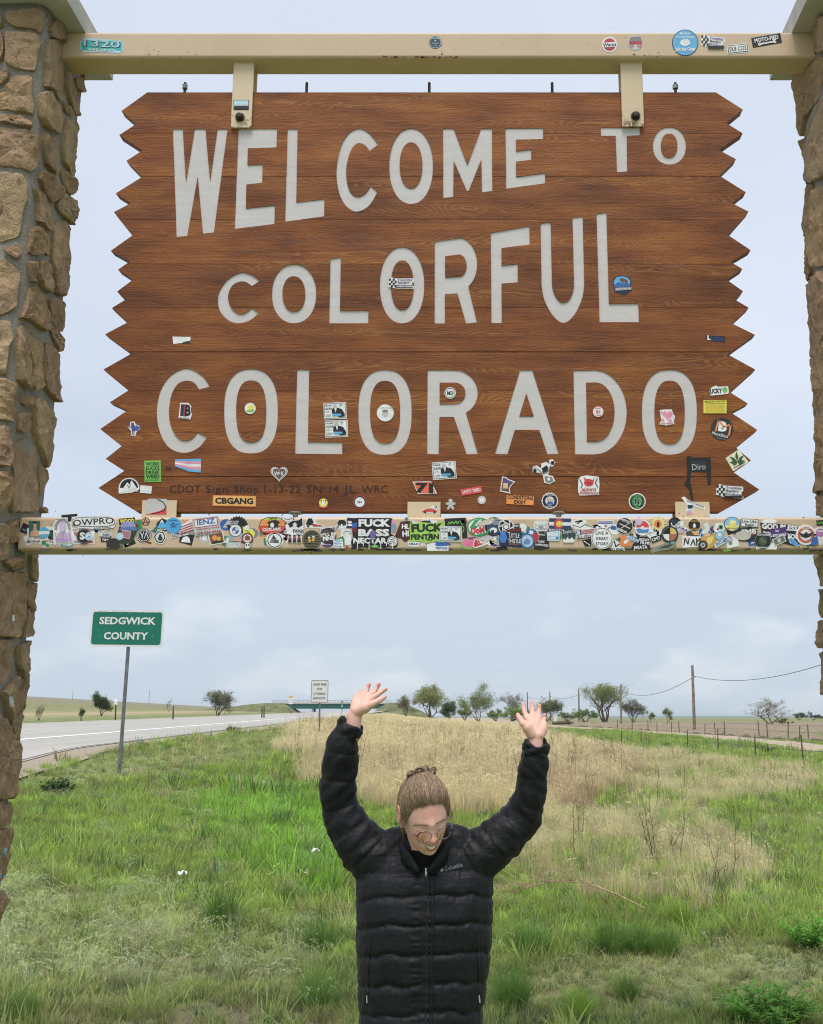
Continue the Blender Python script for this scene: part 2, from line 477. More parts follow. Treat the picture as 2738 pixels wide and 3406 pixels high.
ground_strip([(3300, 2590), (2738, 2503), (2315, 2452), (2084, 2432), (1824, 2416), (1640, 2399), (1560, 2394)],
             [(3300, 2545), (2738, 2479), (2315, 2439), (2030, 2423), (1800, 2408), (1640, 2393), (1560, 2390.5)], 'dirt_road', t.m, 'pale dirt track running past the fence posts', 0.06)
t = NT('ploughed', 1.0, 0.05); p = t.coord('Position')
t.color(t.ramp(t.noise(p, 1.2, 7, 0.75), [(0.3, (0.185, 0.145, 0.10)), (0.55, (0.32, 0.26, 0.185)), (0.75, (0.46, 0.385, 0.285))])); t.bump(t.noise(p, 3.5, 5, 0.7), 1.0, 0.15)
def field():
    vs, fs = [], []
    ns, nd = 110, 120
    for i in range(ns):
        px = 1900 + (3300 - 1900) * i / (ns - 1)
        near = 2418 + (px - 1900) * 0.0625 - 2; far = 2401 + (px - 1900) * 0.003
        a, b = ground_hit(px, near), ground_hit(px, far)
        for k in range(nd):
            f = (k / (nd - 1)) ** 1.6
            q = a.lerp(b, f); z = a.z + (b.z - a.z) * f
            r = 0.09 * math.sin((q.x * 0.96 - q.y * 0.28) * 2 * math.pi / 1.1) + 0.07 * (random.random() - 0.5)
            vs.append((q.x, q.y, z + 0.10 + r * (0 if k in (0, nd - 1) else 1) - (0.12 if k in (0, nd - 1) else 0)))
    for i in range(ns - 1):
        for k in range(nd - 1): fs.append((i * nd + k, (i + 1) * nd + k, (i + 1) * nd + k + 1, i * nd + k + 1))
    mb = MB(); mb.add(vs, fs); o = mb.build('ploughed_field', t.m, None, False); fix_normals(o.data)
    tag(o, 'brown ploughed field beyond the dirt track', kind='structure')
field()
# low blue ridge on the far horizon
def ridge():
    vs, fs = [], []; n = 120
    for i in range(n):
        a = -0.1 + 0.75 * i / (n - 1); R = 7800
        h = 9 + 16 * float(fnoise(np.array([a * 9 + 2]), np.array([0.3]))[0]) * min(1, (i + 1) / 20) * min(1, (n - i) / 20)
        x, y = R * math.sin(a), R * math.cos(a)
        vs += [(x, y, -5), (x, y, h), (x * 1.12, y * 1.12, h * 0.9), (x * 1.2, y * 1.2, -5)]
    for i in range(n - 1):
        for k in range(3): fs.append((i * 4 + k, i * 4 + 4 + k, i * 4 + 5 + k, i * 4 + 1 + k))
    mb = MB(); mb.add(vs, fs); o = mb.build('hills', plain('far_hill', (0.16, 0.20, 0.15), 1, 0.05, 0, 0.2, 0.01), None, True); fix_normals(o.data)
    tag(o, 'low distant blue ridge along the horizon', kind='structure')
ridge()
# ------------------------------------------------------------------ materials of the monument
t = NT('stone_mat', 0.92, 0.15)
po = t.coord('Position'); r = t.rand()
nb, nm, nf = t.noise(po, 5.5, 5, 0.6), t.noise(po, 24, 6, 0.7), t.noise(po, 95, 4, 0.7)
c = t.ramp(r, [(0.0, (0.53, 0.345, 0.19)), (0.25, (0.70, 0.475, 0.27)), (0.5, (0.60, 0.385, 0.245)), (0.75, (0.65, 0.465, 0.29)), (1.0, (0.78, 0.56, 0.33))])
c = t.mix(t.ramp(nb, [(0.42, 0.0), (0.70, 0.6)]), c, (0.35, 0.24, 0.185))
c = t.mix(t.ramp(nm, [(0.46, 0.0), (0.72, 0.6)]), c, (0.64, 0.475, 0.28))
c = t.mix(t.ramp(nf, [(0.61, 0.0), (0.72, 0.8)]), c, (0.10, 0.08, 0.065))
c = t.mix(t.ramp(t.noise(po, 11, 6, 0.8), [(0.60, 0.0), (0.72, 0.5)]), c, (0.12, 0.105, 0.09))
t.color(c)
h = t.math('ADD', t.math('MULTIPLY', nm, 0.7), t.math('MULTIPLY', nf, 0.4)); h = t.math('ADD', h, t.noise(t.coord('Position', (1, 1, 0.45)), 40, 5, 0.7))
t.bump(h, 1.0, 0.045)
t = NT('mortar', 0.95, 0.1); po = t.coord('Position')
t.color(t.ramp(t.noise(po, 60, 5, 0.7), [(0.3, (0.22, 0.205, 0.18)), (0.7, (0.39, 0.36, 0.315))])); t.bump(t.noise(po, 90, 4, 0.7), 0.7, 0.012)
t = NT('cap_concrete', 0.9, 0.15); po = t.coord('Position')
t.color(t.ramp(t.noise(po, 8, 6, 0.65), [(0.3, (0.42, 0.40, 0.37)), (0.7, (0.56, 0.54, 0.50))])); t.bump(t.noise(po, 70, 3), 0.3, 0.004)
t = NT('beam_paint', 0.45, 0.4); po = t.coord('Position')
c = t.ramp(t.noise(po, 2.2, 5, 0.6), [(0.3, (0.56, 0.415, 0.28)), (0.7, (0.63, 0.475, 0.33))])
rust = t.math('MULTIPLY', t.ramp(t.noise(po, 38, 4, 0.7), [(0.69, 0.0), (0.73, 1.0)]), t.ramp(t.noise(po, 1.7, 2), [(0.5, 0.0), (0.62, 1.0)]))
c = t.mix(rust, c, (0.12, 0.04, 0.015)); c = t.mix(t.ramp(t.noise(t.coord('Position', (2.5, 2.5, .35)), 7, 5, 0.7), [(0.58, 0.0), (0.78, 0.4)]), c, (0.40, 0.29, 0.18)); c = t.mix(t.ramp(t.noise(po, 14, 5, 0.7), [(0.62, 0.0), (0.8, 0.35)]), c, (0.42, 0.33, 0.24))
t.color(c)
t = NT('strap_paint', 0.5, 0.4); po = t.coord('Position')
c = t.ramp(t.noise(po, 3, 4), [(0.3, (0.64, 0.50, 0.33)), (0.7, (0.70, 0.56, 0.39))])
gx = t.coord('Generated'); sx = t.n.new('ShaderNodeSeparateXYZ'); t.l.new(gx, sx.inputs[0])
edge = t.ramp(sx.outputs[2], [(0.0, 1.0), (0.16, 0.25), (0.3, 0.0)])
c = t.mix(t.math('MULTIPLY', edge, t.ramp(t.noise(po, 42, 5, 0.7), [(0.48, 0.0), (0.58, 1.0)])), c, (0.15, 0.045, 0.015)); t.color(c)
t = NT('wood_mat', 0.62, 0.25)
r = t.rand(); off = t.n.new('ShaderNodeCombineXYZ'); t.set(off.inputs[0], t.math('MULTIPLY', r, 37.0)); t.set(off.inputs[2], t.math('MULTIPLY', r, 91.0))
pa = t.n.new('ShaderNodeVectorMath'); pa.operation = 'ADD'; t.l.new(t.coord('Position'), pa.inputs[0]); t.l.new(off.outputs[0], pa.inputs[1])
def stretch(sc):
    mp = t.n.new('ShaderNodeMapping'); mp.inputs['Scale'].default_value = sc; t.l.new(pa.outputs[0], mp.inputs[0]); return mp.outputs[0]
grain = t.noise(stretch((1.1, 1, 26)), 3.2, 7, 0.62)
fine = t.noise(stretch((2.5, 1, 110)), 3.0, 4, 0.6)
cath = t.noise(stretch((0.75, 1, 4.2)), 2.1, 2, 0.4, 0.35)
rings = t.ramp(t.math('FRACT', t.math('MULTIPLY', cath, 27.0)), [(0.0, 0.0), (0.55, 0.15), (0.82, 1.0), (0.93, 1.0), (1.0, 0.0)])
rmask = t.ramp(t.noise(stretch((0.35, 1, 6.5)), 2.3, 3, 0.5), [(0.55, 0.0), (0.63, 1.0)])
blot = t.noise(stretch((1.0, 1, 3.2)), 2.6, 5, 0.6)
c = t.ramp(blot, [(0.34, (0.125, 0.042, 0.018)), (0.50, (0.235, 0.08, 0.025)), (0.66, (0.345, 0.13, 0.036))])
c = t.mix(0.30, c, t.ramp(grain, [(0.30, (0.115, 0.038, 0.020)), (0.5, (0.24, 0.08, 0.028)), (0.72, (0.31, 0.112, 0.036))]))
c = t.mix(t.math('MULTIPLY', t.math('MULTIPLY', rings, rmask), 0.6), c, (0.40, 0.18, 0.055))
c = t.mix(t.ramp(fine, [(0.62, 0.0), (0.74, 0.28)]), c, (0.085, 0.032, 0.02))
kn = t.voronoi(stretch((0.8, 1, 1.5)), 3.1, 'F1')
c = t.mix(t.ramp(kn, [(0.0, 1.0), (0.034, 0.85), (0.055, 0.3), (0.13, 0.0)]), c, (0.055, 0.024, 0.014))
c = t.mix(t.ramp(t.noise(stretch((1, 1, 1)), 62, 2), [(0.70, 0.0), (0.73, 0.55)]), c, (0.06, 0.03, 0.02))
streak = t.noise(stretch((0.5, 1, 16)), 1.9, 6, 0.7)
c = t.mix(t.ramp(streak, [(0.56, 0.0), (0.72, 0.5)]), c, (0.075, 0.032, 0.024))
c = t.mix(1.0, c, t.ramp(t.math('FRACT', t.math('MULTIPLY', r, 7.3)), [(0.0, (0.80, 0.77, 0.74)), (0.5, (0.92, 0.89, .84)), (1.0, (1.06, 1.02, 0.95))]), 'MULTIPLY')
c = t.mix(t.ramp(t.noise(t.coord('Position', (3, 1, 0.5)), 2.5, 5, 0.7), [(0.62, 0.0), (0.8, 0.12)]), c, (0.33, 0.22, 0.16))
t.color(c); t.bump(t.math('ADD', grain, t.math('MULTIPLY', rings, 0.25)), 0.45, 0.005)
t.set(t.b.inputs['Roughness'], t.ramp(grain, [(0.3, 0.5), (0.7, 0.72)]))
t = NT('letter_paint', 0.65, 0.3); po = t.coord('Position', (1, 1, 1))
c = t.ramp(t.noise(t.coord('Position', (1, 1, 5)), 7, 6, 0.65), [(0.25, (0.555, 0.515, 0.51)), (0.6, (0.62, 0.58, 0.575)), (0.85, (0.69, 0.655, 0.65))])
c = t.mix(t.ramp(t.noise(t.coord('Position', (1, 1, 5)), 55, 3, 0.7), [(0.66, 0.0), (0.73, 0.6)]), c, (0.28, 0.26, 0.235)); t.color(c)
t.bump(t.noise(t.coord('Position', (1, 1, 4)), 60, 4), 0.2, 0.002)
dark_steel = plain('dark_steel', (0.055, 0.04, 0.035), 0.5, 0.5, 0.6, 0.4, 60)
galv = plain('galvanised', (0.36, 0.35, 0.33), 0.45, 0.5, 0.7, 0.2, 40)

# ------------------------------------------------------------------ stone pillars
PF, PD, PWD = 4.66, 0.56, 0.62          # front plane, depth, width
XL, XR = -2.15, 1.74                    # inner faces
CAPZ = 5.305
def perim(side, u, r=0.055):
    """point and outward normal on the pillar's (rounded) plan; u = 0 at the inner front corner"""
    X0 = XL if side < 0 else XR
    P = 2 * (PD + PWD); u = u % P
    sx = 1 if side < 0 else -1            # direction from pillar towards the middle
    # local frame: a = along inner normal (0 at inner face, negative outward), b = depth from the front
    segs = [(0, PD, (1, 0)), (PD, PD + PWD, (0, 1)), (PD + PWD, 2 * PD + PWD, (-1, 0)), (2 * PD + PWD, P, (0, -1))]
    def rect(q):
        q %= P
        if q < PD: return (0, q)
        if q < PD + PWD: return (-(q - PD), PD)
        if q < 2 * PD + PWD: return (-PWD, PD - (q - PD - PWD))
        return (-PWD + (q - 2 * PD - PWD), 0)
    corners = [(0, (0, -1), (1, 0)), (PD, (1, 0), (0, 1)), (PD + PWD, (0, 1), (-1, 0)), (2 * PD + PWD, (-1, 0), (0, -1)), (P, (0, -1), (1, 0))]
    for q, n0, n1 in corners:
        if abs(u - q) < r:
            f = (u - q + r) / (2 * r); a = f * math.pi / 2
            cx, cy = rect(q); cx -= (n0[0] + n1[0]) * r; cy -= (n0[1] + n1[1]) * r
            nx, ny = n0[0] * math.cos(a) + n1[0] * math.sin(a), n0[1] * math.cos(a) + n1[1] * math.sin(a)
            pa_, pb_ = cx + nx * r, cy + ny * r
            break
    else:
        pa_, pb_ = rect(u)
        for a0, b0, n in segs:
            if a0 <= u < b0: nx, ny = n
    return Vector((X0 + sx * pa_, PF + pb_, 0)), Vector((sx * nx, ny, 0))
def lean(side, z):
    return float(np.interp(z, [.8, 1.75, 2.6, 3.3], [-.075, -.06, -.03, 0])) if side < 0 else float(np.interp(z, [1.7, 2.6, 4.6], [-.065, -.048, 0]))
def px_to_uv(side, px, py):
    z = at_x(px, py, XL if side < 0 else XR).z
    for _ in range(3):
        u, z = _px_to_uv(side, px, py, lean(side, z))
    return u, z
def _px_to_uv(side, px, py, sh):
    X0 = (XL if side < 0 else XR) + sh
    p = at(px, py, PF)
    if (side < 0 and p.x <= X0) or (side > 0 and p.x >= X0): return (-abs(p.x - X0), p.z)
    q = at_x(px, py, X0)
    return (q.y - PF, q.z)
def stone(side, poly, thick, parent, seed):
    rs = random.Random(seed)
    pts = []
    n = len(poly)
    for i in range(n):
        a, b = Vector(poly[i]), Vector(poly[(i + 1) % n]); L = (b - a).length
        k = max(1, int(L / 0.026))
        for j in range(k):
            q = a.lerp(b, j / k)
            if j: q += Vector((rs.uniform(-1, 1), rs.uniform(-1, 1))) * 0.005
            pts.append(q)
    m = len(pts)
    pts = [pts[i] * 0.7 + (pts[i - 1] + pts[(i + 1) % m]) * 0.15 for i in range(m)]
    cen = sum(pts, Vector((0, 0))) / m
    tilt = (rs.uniform(-.14, .14), rs.uniform(-.12, .12)); off = Vector((seed * 1.37, seed * .71, 0))
    vs, fs = [], []
    rings = [(1.0, -0.045), (1.0, thick * 0.15), (0.99, thick * 0.8), (0.96, thick * 1.0), (0.86, thick * 1.03), (0.72, thick * 1.05), (0.56, thick * 1.06), (0.40, thick * 1.07), (0.2, thick * 1.07)]
    for k, (s, hgt) in enumerate(rings):
        for q in pts:
            w = cen + (q - cen) * s
            p, nn = perim(side, w.x)
            base = Vector((p.x + lean(side, w.y), p.y, w.y)); hh = hgt; sh = Vector()
            if k > 0:
                e = base * 1.0 + off
                v = mnoise.voronoi(Vector((e.x * 11, e.y * 11, e.z * 8)))[0]
                f = mnoise.fractal(e * 13, 1.0, 2.0, 3); g = mnoise.fractal(e * 48, 1.0, 2.0, 3)
                amp = min(1, k / 2.5)
                hh += ((v[1] - v[0]) * 0.020 - 0.008 + f * 0.007 + g * 0.0085) * amp + (tilt[0] * (w.x - cen.x) + tilt[1] * (w.y - cen.y)) * min(1, k / 3)
                if k < 4: sh = Vector((0, 0, g * .006))
            vs.append(base + nn * hh + sh)
    p, nn = perim(side, cen.x); vs.append(Vector((p.x + lean(side, cen.y), p.y, cen.y)) + nn * (thick * 1.08))
    for k in range(len(rings) - 1):
        for i in range(m): fs.append((k * m + i, k * m + (i + 1) % m, (k + 1) * m + (i + 1) % m, (k + 1) * m + i))
    k = len(rings) - 1
    for i in range(m): fs.append((k * m + i, k * m + (i + 1) % m, len(vs) - 1))
    mb = MB(); mb.add(vs, fs); me = mb.mesh('stone'); fix_normals(me)
    o = link_mesh('stone', me, MATS['stone_mat'], None, True); me.set_sharp_from_angle(angle=math.radians(17))
    put(o, parent); return o
S1 = """40,100 130,85 270,60 340,65 368,110 365,190 345,255 240,220 120,220 60,190|50,255 200,258 330,275 345,340 300,470 295,555 220,565 120,545 40,510 45,440|-90,110 15,120 20,220 -90,230|-90,255 20,260 35,330 25,480 -90,490|400,200 450,150 500,200 510,300 470,320 410,305 395,240|380,320 470,310 490,390 515,450 510,590 520,790 490,805 440,740 365,690 375,560 360,480|-90,560 80,570 75,620 20,680 -90,700|100,610 270,600 270,780 285,850 280,915 180,890 0,870 -90,800 20,720|0,905 130,935 265,960 275,1015 180,1015 60,985 0,980 -90,950|320,730 390,720 430,780 490,830 505,910 490,1060 440,1060 350,1000 325,930|510,560 545,565 580,620 610,740 665,830 665,920 630,930 590,880 540,770 520,650|600,620 670,615 675,735 640,745 605,700|500,830 560,840 590,920 570,930 510,880|515,945 600,945 640,990 655,1090 645,1350 600,1420 560,1370 500,1290 495,1150|-90,1040 40,1020 150,1045 270,1050 330,1100 325,1200 310,1300 260,1355 130,1335 -90,1310|345,1050 390,1080 450,1100 460,1250 460,1400 430,1390 360,1300 345,1180|-90,1370 60,1375 190,1390 235,1480 235,1590 195,1660 185,1780 170,1870 70,1910 -90,1940|320,1360 370,1370 420,1440 495,1490 490,1540 450,1590 400,1625 350,1520 310,1420|270,1495 370,1530 390,1600 395,1680 420,1740 420,1840 390,1845 345,1790 295,1760 300,1610|480,1340 560,1400 635,1460 620,1530 560,1560 500,1460|490,1540 590,1590 630,1640 630,1800 580,1800 510,1730 440,1650|250,1800 330,1810 340,2030 300,2040 235,2020|345,1820 390,1870 405,1960 380,2050 350,2000|440,1770 520,1760 590,1850 600,1970 580,2130 545,2290 500,2370 430,2330 415,2150 415,1950|20,2000 160,1930 195,1990 150,2070|-90,2020 60,2090 180,2145 165,2280 150,2440 60,2490 -90,2530|225,2080 295,2080 295,2270 240,2250|310,2075 390,2090 415,2190 410,2340 350,2320 305,2240|235,2290 320,2300 360,2400 395,2500 380,2640 320,2620 250,2550 165,2530 210,2420|370,2390 450,2370 525,2420 520,2640 480,2645 420,2560|-90,2570 90,2550 125,2680 80,2770 65,2990 -90,2970|150,2600 220,2600 240,2690 230,2900 235,3090 210,3110 150,3030 140,2830|250,2640 340,2740 330,2880 340,3080 250,3130 245,2900|390,2610 460,2620 530,2740 520,2790 470,2810 440,2720|365,2720 430,2750 500,2860 520,2930 510,3170 470,3220 400,3160 350,3080 355,2900|-90,3020 60,3010 145,3080 140,3280 110,3370 -90,3350|170,3150 245,3160 245,3230 200,3240 165,3210|260,3190 320,3150 430,3280 470,3380 460,3560 415,3720 370,3730 330,3600 270,3460 260,3300|150,3300 240,3290 250,3380 190,3450 140,3430|-90,3390 80,3400 80,3640 50,3730 -90,3720|120,3520 230,3480 300,3570 290,3800 295,3950 290,4080 90,4090 80,4020 110,3850 100,3640|310,3710 370,3740 390,3820 350,3940 320,3950 300,3800|-90,3750 40,3760 90,3830 70,3950 0,4110 -90,4100|325,4030 390,4060 390,4090 330,4090"""
S2 = """-30,50 30,60 40,150 20,250 -30,260|40,50 90,40 90,160 50,170|25,230 120,250 125,290 60,300 20,270|155,220 215,220 212,360 160,355|-30,300 130,320 130,500 90,640 60,655 -30,640|135,370 200,368 190,500 150,520 135,470|125,505 185,510 170,640 105,650|85,690 165,660 160,770 110,860 85,780|-30,660 60,670 60,800 20,880 -30,890|115,850 160,820 155,900 115,1030 100,950|5,930 80,840 95,950 120,1060 125,1190 100,1200 40,1060|-30,1020 20,1060 90,1200 120,1290 110,1380 80,1470 -30,1480|-30,1490 70,1490 60,1600 -30,1640|-30,1640 65,1620 50,1850 -30,1950"""
S3 = """190,180 250,100 320,110 320,330 200,350|80,490 140,490 240,360 290,380 240,640 150,760 130,890 105,890 90,750 65,660|330,560 330,1130 200,1190 110,1170 140,900 180,780 240,680|90,940 118,905 108,1130 90,1060|130,1190 205,1200 205,1400 160,1550 105,1500 110,1300|225,1230 330,1180 330,1700 210,1750 180,1550 215,1420|120,1560 160,1590 195,1780 150,1850 125,1680|140,1880 260,1760 330,1850 330,2156 230,2310 160,2340 115,2200"""
S4 = """120,190 213,50 330,60 330,430 150,530 125,420|150,560 213,450 330,470 330,800 140,840 135,650|120,860 180,840 260,860 240,950 140,950|165,1150 240,1150 240,1310 170,1310|165,1330 195,1330 190,1480 160,1480|170,1500 270,1480 270,1640 175,1620|180,1650 280,1660 270,1880 195,1870"""
def parse(s, ox, oy, sc):
    return [[(ox + float(q.split(',')[0]) / sc, oy + float(q.split(',')[1]) / sc) for q in poly.split()] for poly in s.split('|')]
DIGI = {-1: parse(S1, 0, 0, 2.3967) + parse(S2, 0, 1700, 1.54), 1: parse(S3, 2600, 0, 1.957) + parse(S4, 2600, 1100, 1.543)}
def pillar(side):
    X0 = XL if side < 0 else XR
    xm = X0 + (-1 if side < 0 else 1) * PWD / 2; ym = PF + PD / 2
    root = empty('stone_pillar', (xm, ym, Hs(xm, ym)))
    tag(root, 'tan fieldstone pillar at the left end of the sign beams' if side < 0 else 'tan fieldstone pillar at the right end of the sign beams', 'pillar', 'stone pillars of the welcome sign', 'thing')
    # mortar core
    P = 2 * (PD + PWD); vs, fs = [], []; n = 64; zs = np.linspace(-0.15, CAPZ, 30)
    for z in zs:
        for k in range(n):
            p, nn = perim(side, P * k / n, 0.07)
            vs.append(Vector((p.x + lean(side, z), p.y, z)) - nn * (0.011 - 0.006 * mnoise.noise(Vector((p.x * 8, p.y * 8, z * 8)))))
    for i in range(len(zs) - 1):
        for k in range(n): fs.append((i * n + k, i * n + (k + 1) % n, (i + 1) * n + (k + 1) % n, (i + 1) * n + k))
    fs.append(tuple(range(len(vs) - n, len(vs))))
    mb = MB(); mb.add(vs, fs); o = mb.build('mortar', MATS['mortar'], root, True); fix_normals(o.data)
    # stones read from the photograph
    boxes = []; seed = 100 if side < 0 else 500
    for poly in DIGI[side]:
        uv = [px_to_uv(side, *q) for q in poly]
        seed += 1
        stone(side, uv, random.uniform(0.008, 0.022), root, seed)
        us, vv = [a for a, b in uv], [b for a, b in uv]
        boxes.append((min(us), max(us), min(vv), max(vv)))
    # the other faces: courses of irregular stones
    def covered(u0, u1, v0, v1):
        for a, b, c, d in boxes:
            for sh in (0, P):
                if u0 < b + sh - 0.01 and u1 > a + sh + 0.01 and v0 < d - 0.01 and v1 > c + 0.01: return True
        return False
    v = 0.02
    while v < CAPZ - 0.05:
        h = random.uniform(0.13, 0.26); h = min(h, CAPZ - 0.01 - v)
        u = random.uniform(0, .1); 
        while u < P - 0.05:
            w = min(random.uniform(0.14, 0.34), P - u)
            a0, a1, b0, b1 = u + 0.012, u + w - 0.012, v + 0.012, v + h - 0.012
            if a1 - a0 > 0.05 and b1 - b0 > 0.05 and not covered(a0, a1, b0, b1):
                j = lambda s: random.uniform(0, s)
                dx, dy = (a1 - a0) * .22, (b1 - b0) * .22
                poly = [(a0 + j(dx), b0 + j(dy)), ((a0 + a1) / 2, b0 + j(dy * .4)), (a1 - j(dx), b0 + j(dy)), (a1 - j(dx * .4), (b0 + b1) / 2), (a1 - j(dx), b1 - j(dy)), ((a0 + a1) / 2, b1 - j(dy * .4)), (a0 + j(dx), b1 - j(dy)), (a0 + j(dx * .4), (b0 + b1) / 2)]
                seed += 1; stone(side, poly, random.uniform(0.008, 0.022), root, seed)
            u += w
        v += h
    # concrete cap with an overhang
    mb = MB(); x0, x1 = sorted((X0 + (1 if side < 0 else -1) * 0.105, X0 - (1 if side < 0 else -1) * (PWD + 0.1)))
    mb.box((x0, PF - 0.1, CAPZ), (x1, PF + PD + 0.1, CAPZ + 0.11)); mb.box((x0 + .012, PF - 0.088, CAPZ + .11), (x1 - .012, PF + PD + 0.088, CAPZ + 0.13))
    mb.build('cap', MATS['cap_concrete'], root)
    return root
pil_l = pillar(-1); pil_r = pillar(1)
# scraps of paint and paper on the left pillar stones
# ------------------------------------------------------------------ beams
BF, BT = 4.90, 0.155                     # beam front plane, thickness
UB0 = at(1369, 192, BF).z; UB1 = at(1369, 105, BF).z
LB0 = at(1369, 1830, BF).z; LB1 = at(1369, 1719, BF).z
def beam(name, z0, z1, x0, x1, label):
    r = 0.016; prof = []
    for cy, cz, a0 in ((BF + r, z0 + r, 180), (BF + BT - r, z0 + r, 270), (BF + BT - r, z1 - r, 0), (BF + r, z1 - r, 90)):
        for k in range(5):
            a = math.radians(a0 + 90 * k / 4); prof.append((cy + r * math.cos(a), cz + r * math.sin(a)))
    root = empty(name, ((x0 + x1) / 2, BF + BT / 2, z0)); tag(root, label, 'beam', None, 'thing')
    mb = MB(); n = len(prof); NX = 24; vs, fs = [], []
    for i in range(NX + 1):
        x = x0 + (x1 - x0) * i / NX
        vs += [(x, a, b) for a, b in prof]
    for i in range(NX):
        for k in range(n): fs.append((i * n + k, i * n + (k + 1) % n, (i + 1) * n + (k + 1) % n, (i + 1) * n + k))
    fs += [tuple(range(n))[::-1], tuple(range(NX * n, NX * n + n))]
    mb.add(vs, fs); o = mb.build('tube', MATS['beam_paint'], root, False); fix_normals(o.data)
    return root
up_beam = beam('upper_beam', UB0, UB1, XL - 0.25, XR + 0.25, 'tan painted steel beam carrying the brown sign from above')
lo_beam = beam('lower_beam', LB0, LB1, XL - 0.018, XR + 0.25, 'tan steel beam under the sign, covered in stickers')

rust_m = plain('rust', (0.10, 0.034, 0.014), 0.9, 0.1, 0, 0.4, 200)
def rust_specks(parent, xs, ys, n, sz, Y, seed):
    rs = random.Random(seed); mb = MB()
    for k in range(n):
        x, y = rs.uniform(*xs), rs.gauss(sum(ys) / 2, (ys[1] - ys[0]) / 2); w, h = rs.uniform(.3, 1) * sz, rs.uniform(.25, .7) * sz; m = 7
        mb.add([at(x + w * math.cos(q) * rs.uniform(.6, 1.2), y + h * math.sin(q) * rs.uniform(.6, 1.2), Y) - Vector((0, .0007, 0)) for q in np.linspace(0, 2 * math.pi, m + 1)[:-1]], [tuple(range(m))])
    o = mb.build('rust_specks', rust_m, parent); o['kind'] = 'stuff'
rust_specks(up_beam, (1275, 1540), (189, 191), 34, 5, BF, 1); rust_specks(up_beam, (1420, 1475), (160, 188), 9, 3, BF, 2); rust_specks(up_beam, (460, 680), (165, 189), 16, 3, BF, 3); rust_specks(up_beam, (2090, 2200), (178, 186), 12, 3, BF, 4); rust_specks(up_beam, (900, 2600), (115, 185), 26, 2, BF, 5)
rust_specks(lo_beam, (100, 2700), (1726, 1800), 70, 4, BF, 6)
# ------------------------------------------------------------------ the carved sign
SF, ST = 4.955, 0.062                    # face plane, thickness
LEFT = [(490, 307), (404, 369), (453.5, 412), (397, 449), (475, 500), (421, 535), (473, 588), (385, 643), (436, 675), (379, 705), (441, 783), (369, 834), (433, 869), (393, 897), (443, 930), (390, 970), (416, 998), (372, 1025), (424, 1073), (350, 1112), (437, 1176), (344, 1229), (427.5, 1298), (365, 1338), (423, 1365), (333, 1427), (404.6, 1484), (352, 1526), (414, 1566), (327, 1623), (453, 1701)]
RIGHT = [(2381, 299), (2471, 364), (2415.6, 409), (2470.5, 443), (2390.5, 499), (2448, 529.5), (2393, 584), (2481, 639), (2434, 675), (2490, 703.5), (2422, 782), (2497, 832), (2430.5, 871), (2469.5, 895), (2417, 930), (2471.6, 969), (2447, 998), (2491, 1024), (2434.7, 1076), (2511.6, 1114), (2421, 1178.6), (2513, 1229), (2429, 1304.6), (2488, 1342), (2432, 1372), (2520, 1430), (2448, 1489), (2498, 1531), (2438.5, 1570), (2526, 1628), (2397, 1705)]
fl = [at(x, y, SF) for x, y in LEFT]; fr = [at(x, y, SF) for x, y in RIGHT]
ztop, zbot = fl[0].z, fl[-1].z
fr[0].z = ztop; fr[-1].z = zbot
SEAMS = [ztop] + [at(1369, y, SF).z for y in (444, 586, 731, 878, 1024, 1170, 1300, 1437, 1585)] + [zbot]
sign = empty('welcome_sign', ((fl[-1].x + fr[-1].x) / 2, SF + ST / 2, zbot))
tag(sign, 'brown wooden sign reading WELCOME TO COLORFUL COLORADO between stone pillars', 'sign', None, 'thing')
def chain_x(ch, z):
    for a, b in zip(ch[:-1], ch[1:]):
        if a.z >= z >= b.z: return a.x + (b.x - a.x) * (a.z - z) / max(1e-9, a.z - b.z)
    return ch[-1].x
# letters: outlines in pixels of enlarged crops (offset x, y, scale)
def arc(*pts): return ('arc', pts)
def earc(cx, cy, rx, ry, a0, a1, n=9): return ('arc', [(cx + rx * math.cos(math.radians(a0 + (a1 - a0) * k / n)), cy + ry * math.sin(math.radians(a0 + (a1 - a0) * k / n))) for k in range(n + 1)])
def flat(path, ox, oy, s, rnd=1.6):
    """path of corner points and arcs -> list of photo pixels, corners slightly rounded"""
    out = []
    segs = path
    for it in segs:
        if it[0] == 'arc':
            out += [(q.x, q.y, 1) for q in cat_rom([Vector((a, b, 0)) for a, b in it[1]], False, 5)]
        else: out.append((it[0], it[1], 0))
    n = len(out); res = []
    for i, (x, y, k) in enumerate(out):
        P_, Q_ = out[i - 1], out[(i + 1) % n]
        v0 = Vector((P_[0] - x, P_[1] - y)); v1 = Vector((Q_[0] - x, Q_[1] - y))
        ang = math.degrees(v0.angle(v1)) if v0.length > 1e-6 and v1.length > 1e-6 else 180
        if ang < 150:
            r0 = min(rnd * s, v0.length * .3, v1.length * .3)
            a = Vector((x, y)) + v0.normalized() * r0; b = Vector((x, y)) + v1.normalized() * r0; m = (a + b + 2 * Vector((x, y))) / 4
            res += [a, m, b]
        else: res.append(Vector((x, y)))
    return [(ox + q.x / s, oy + q.y / s) for q in res]
def oval(x0, x1, y0, y1, e=2.15, n=44):
    cx, cy, rx, ry = (x0 + x1) / 2, (y0 + y1) / 2, (x1 - x0) / 2, (y1 - y0) / 2; o = []
    for k in range(n):
        a = 2 * math.pi * k / n; c_, s_ = math.cos(a), math.sin(a)
        o.append((cx + rx * math.copysign(abs(c_) ** (2 / e), c_), cy + ry * math.copysign(abs(s_) ** (2 / e), s_)))
    return o
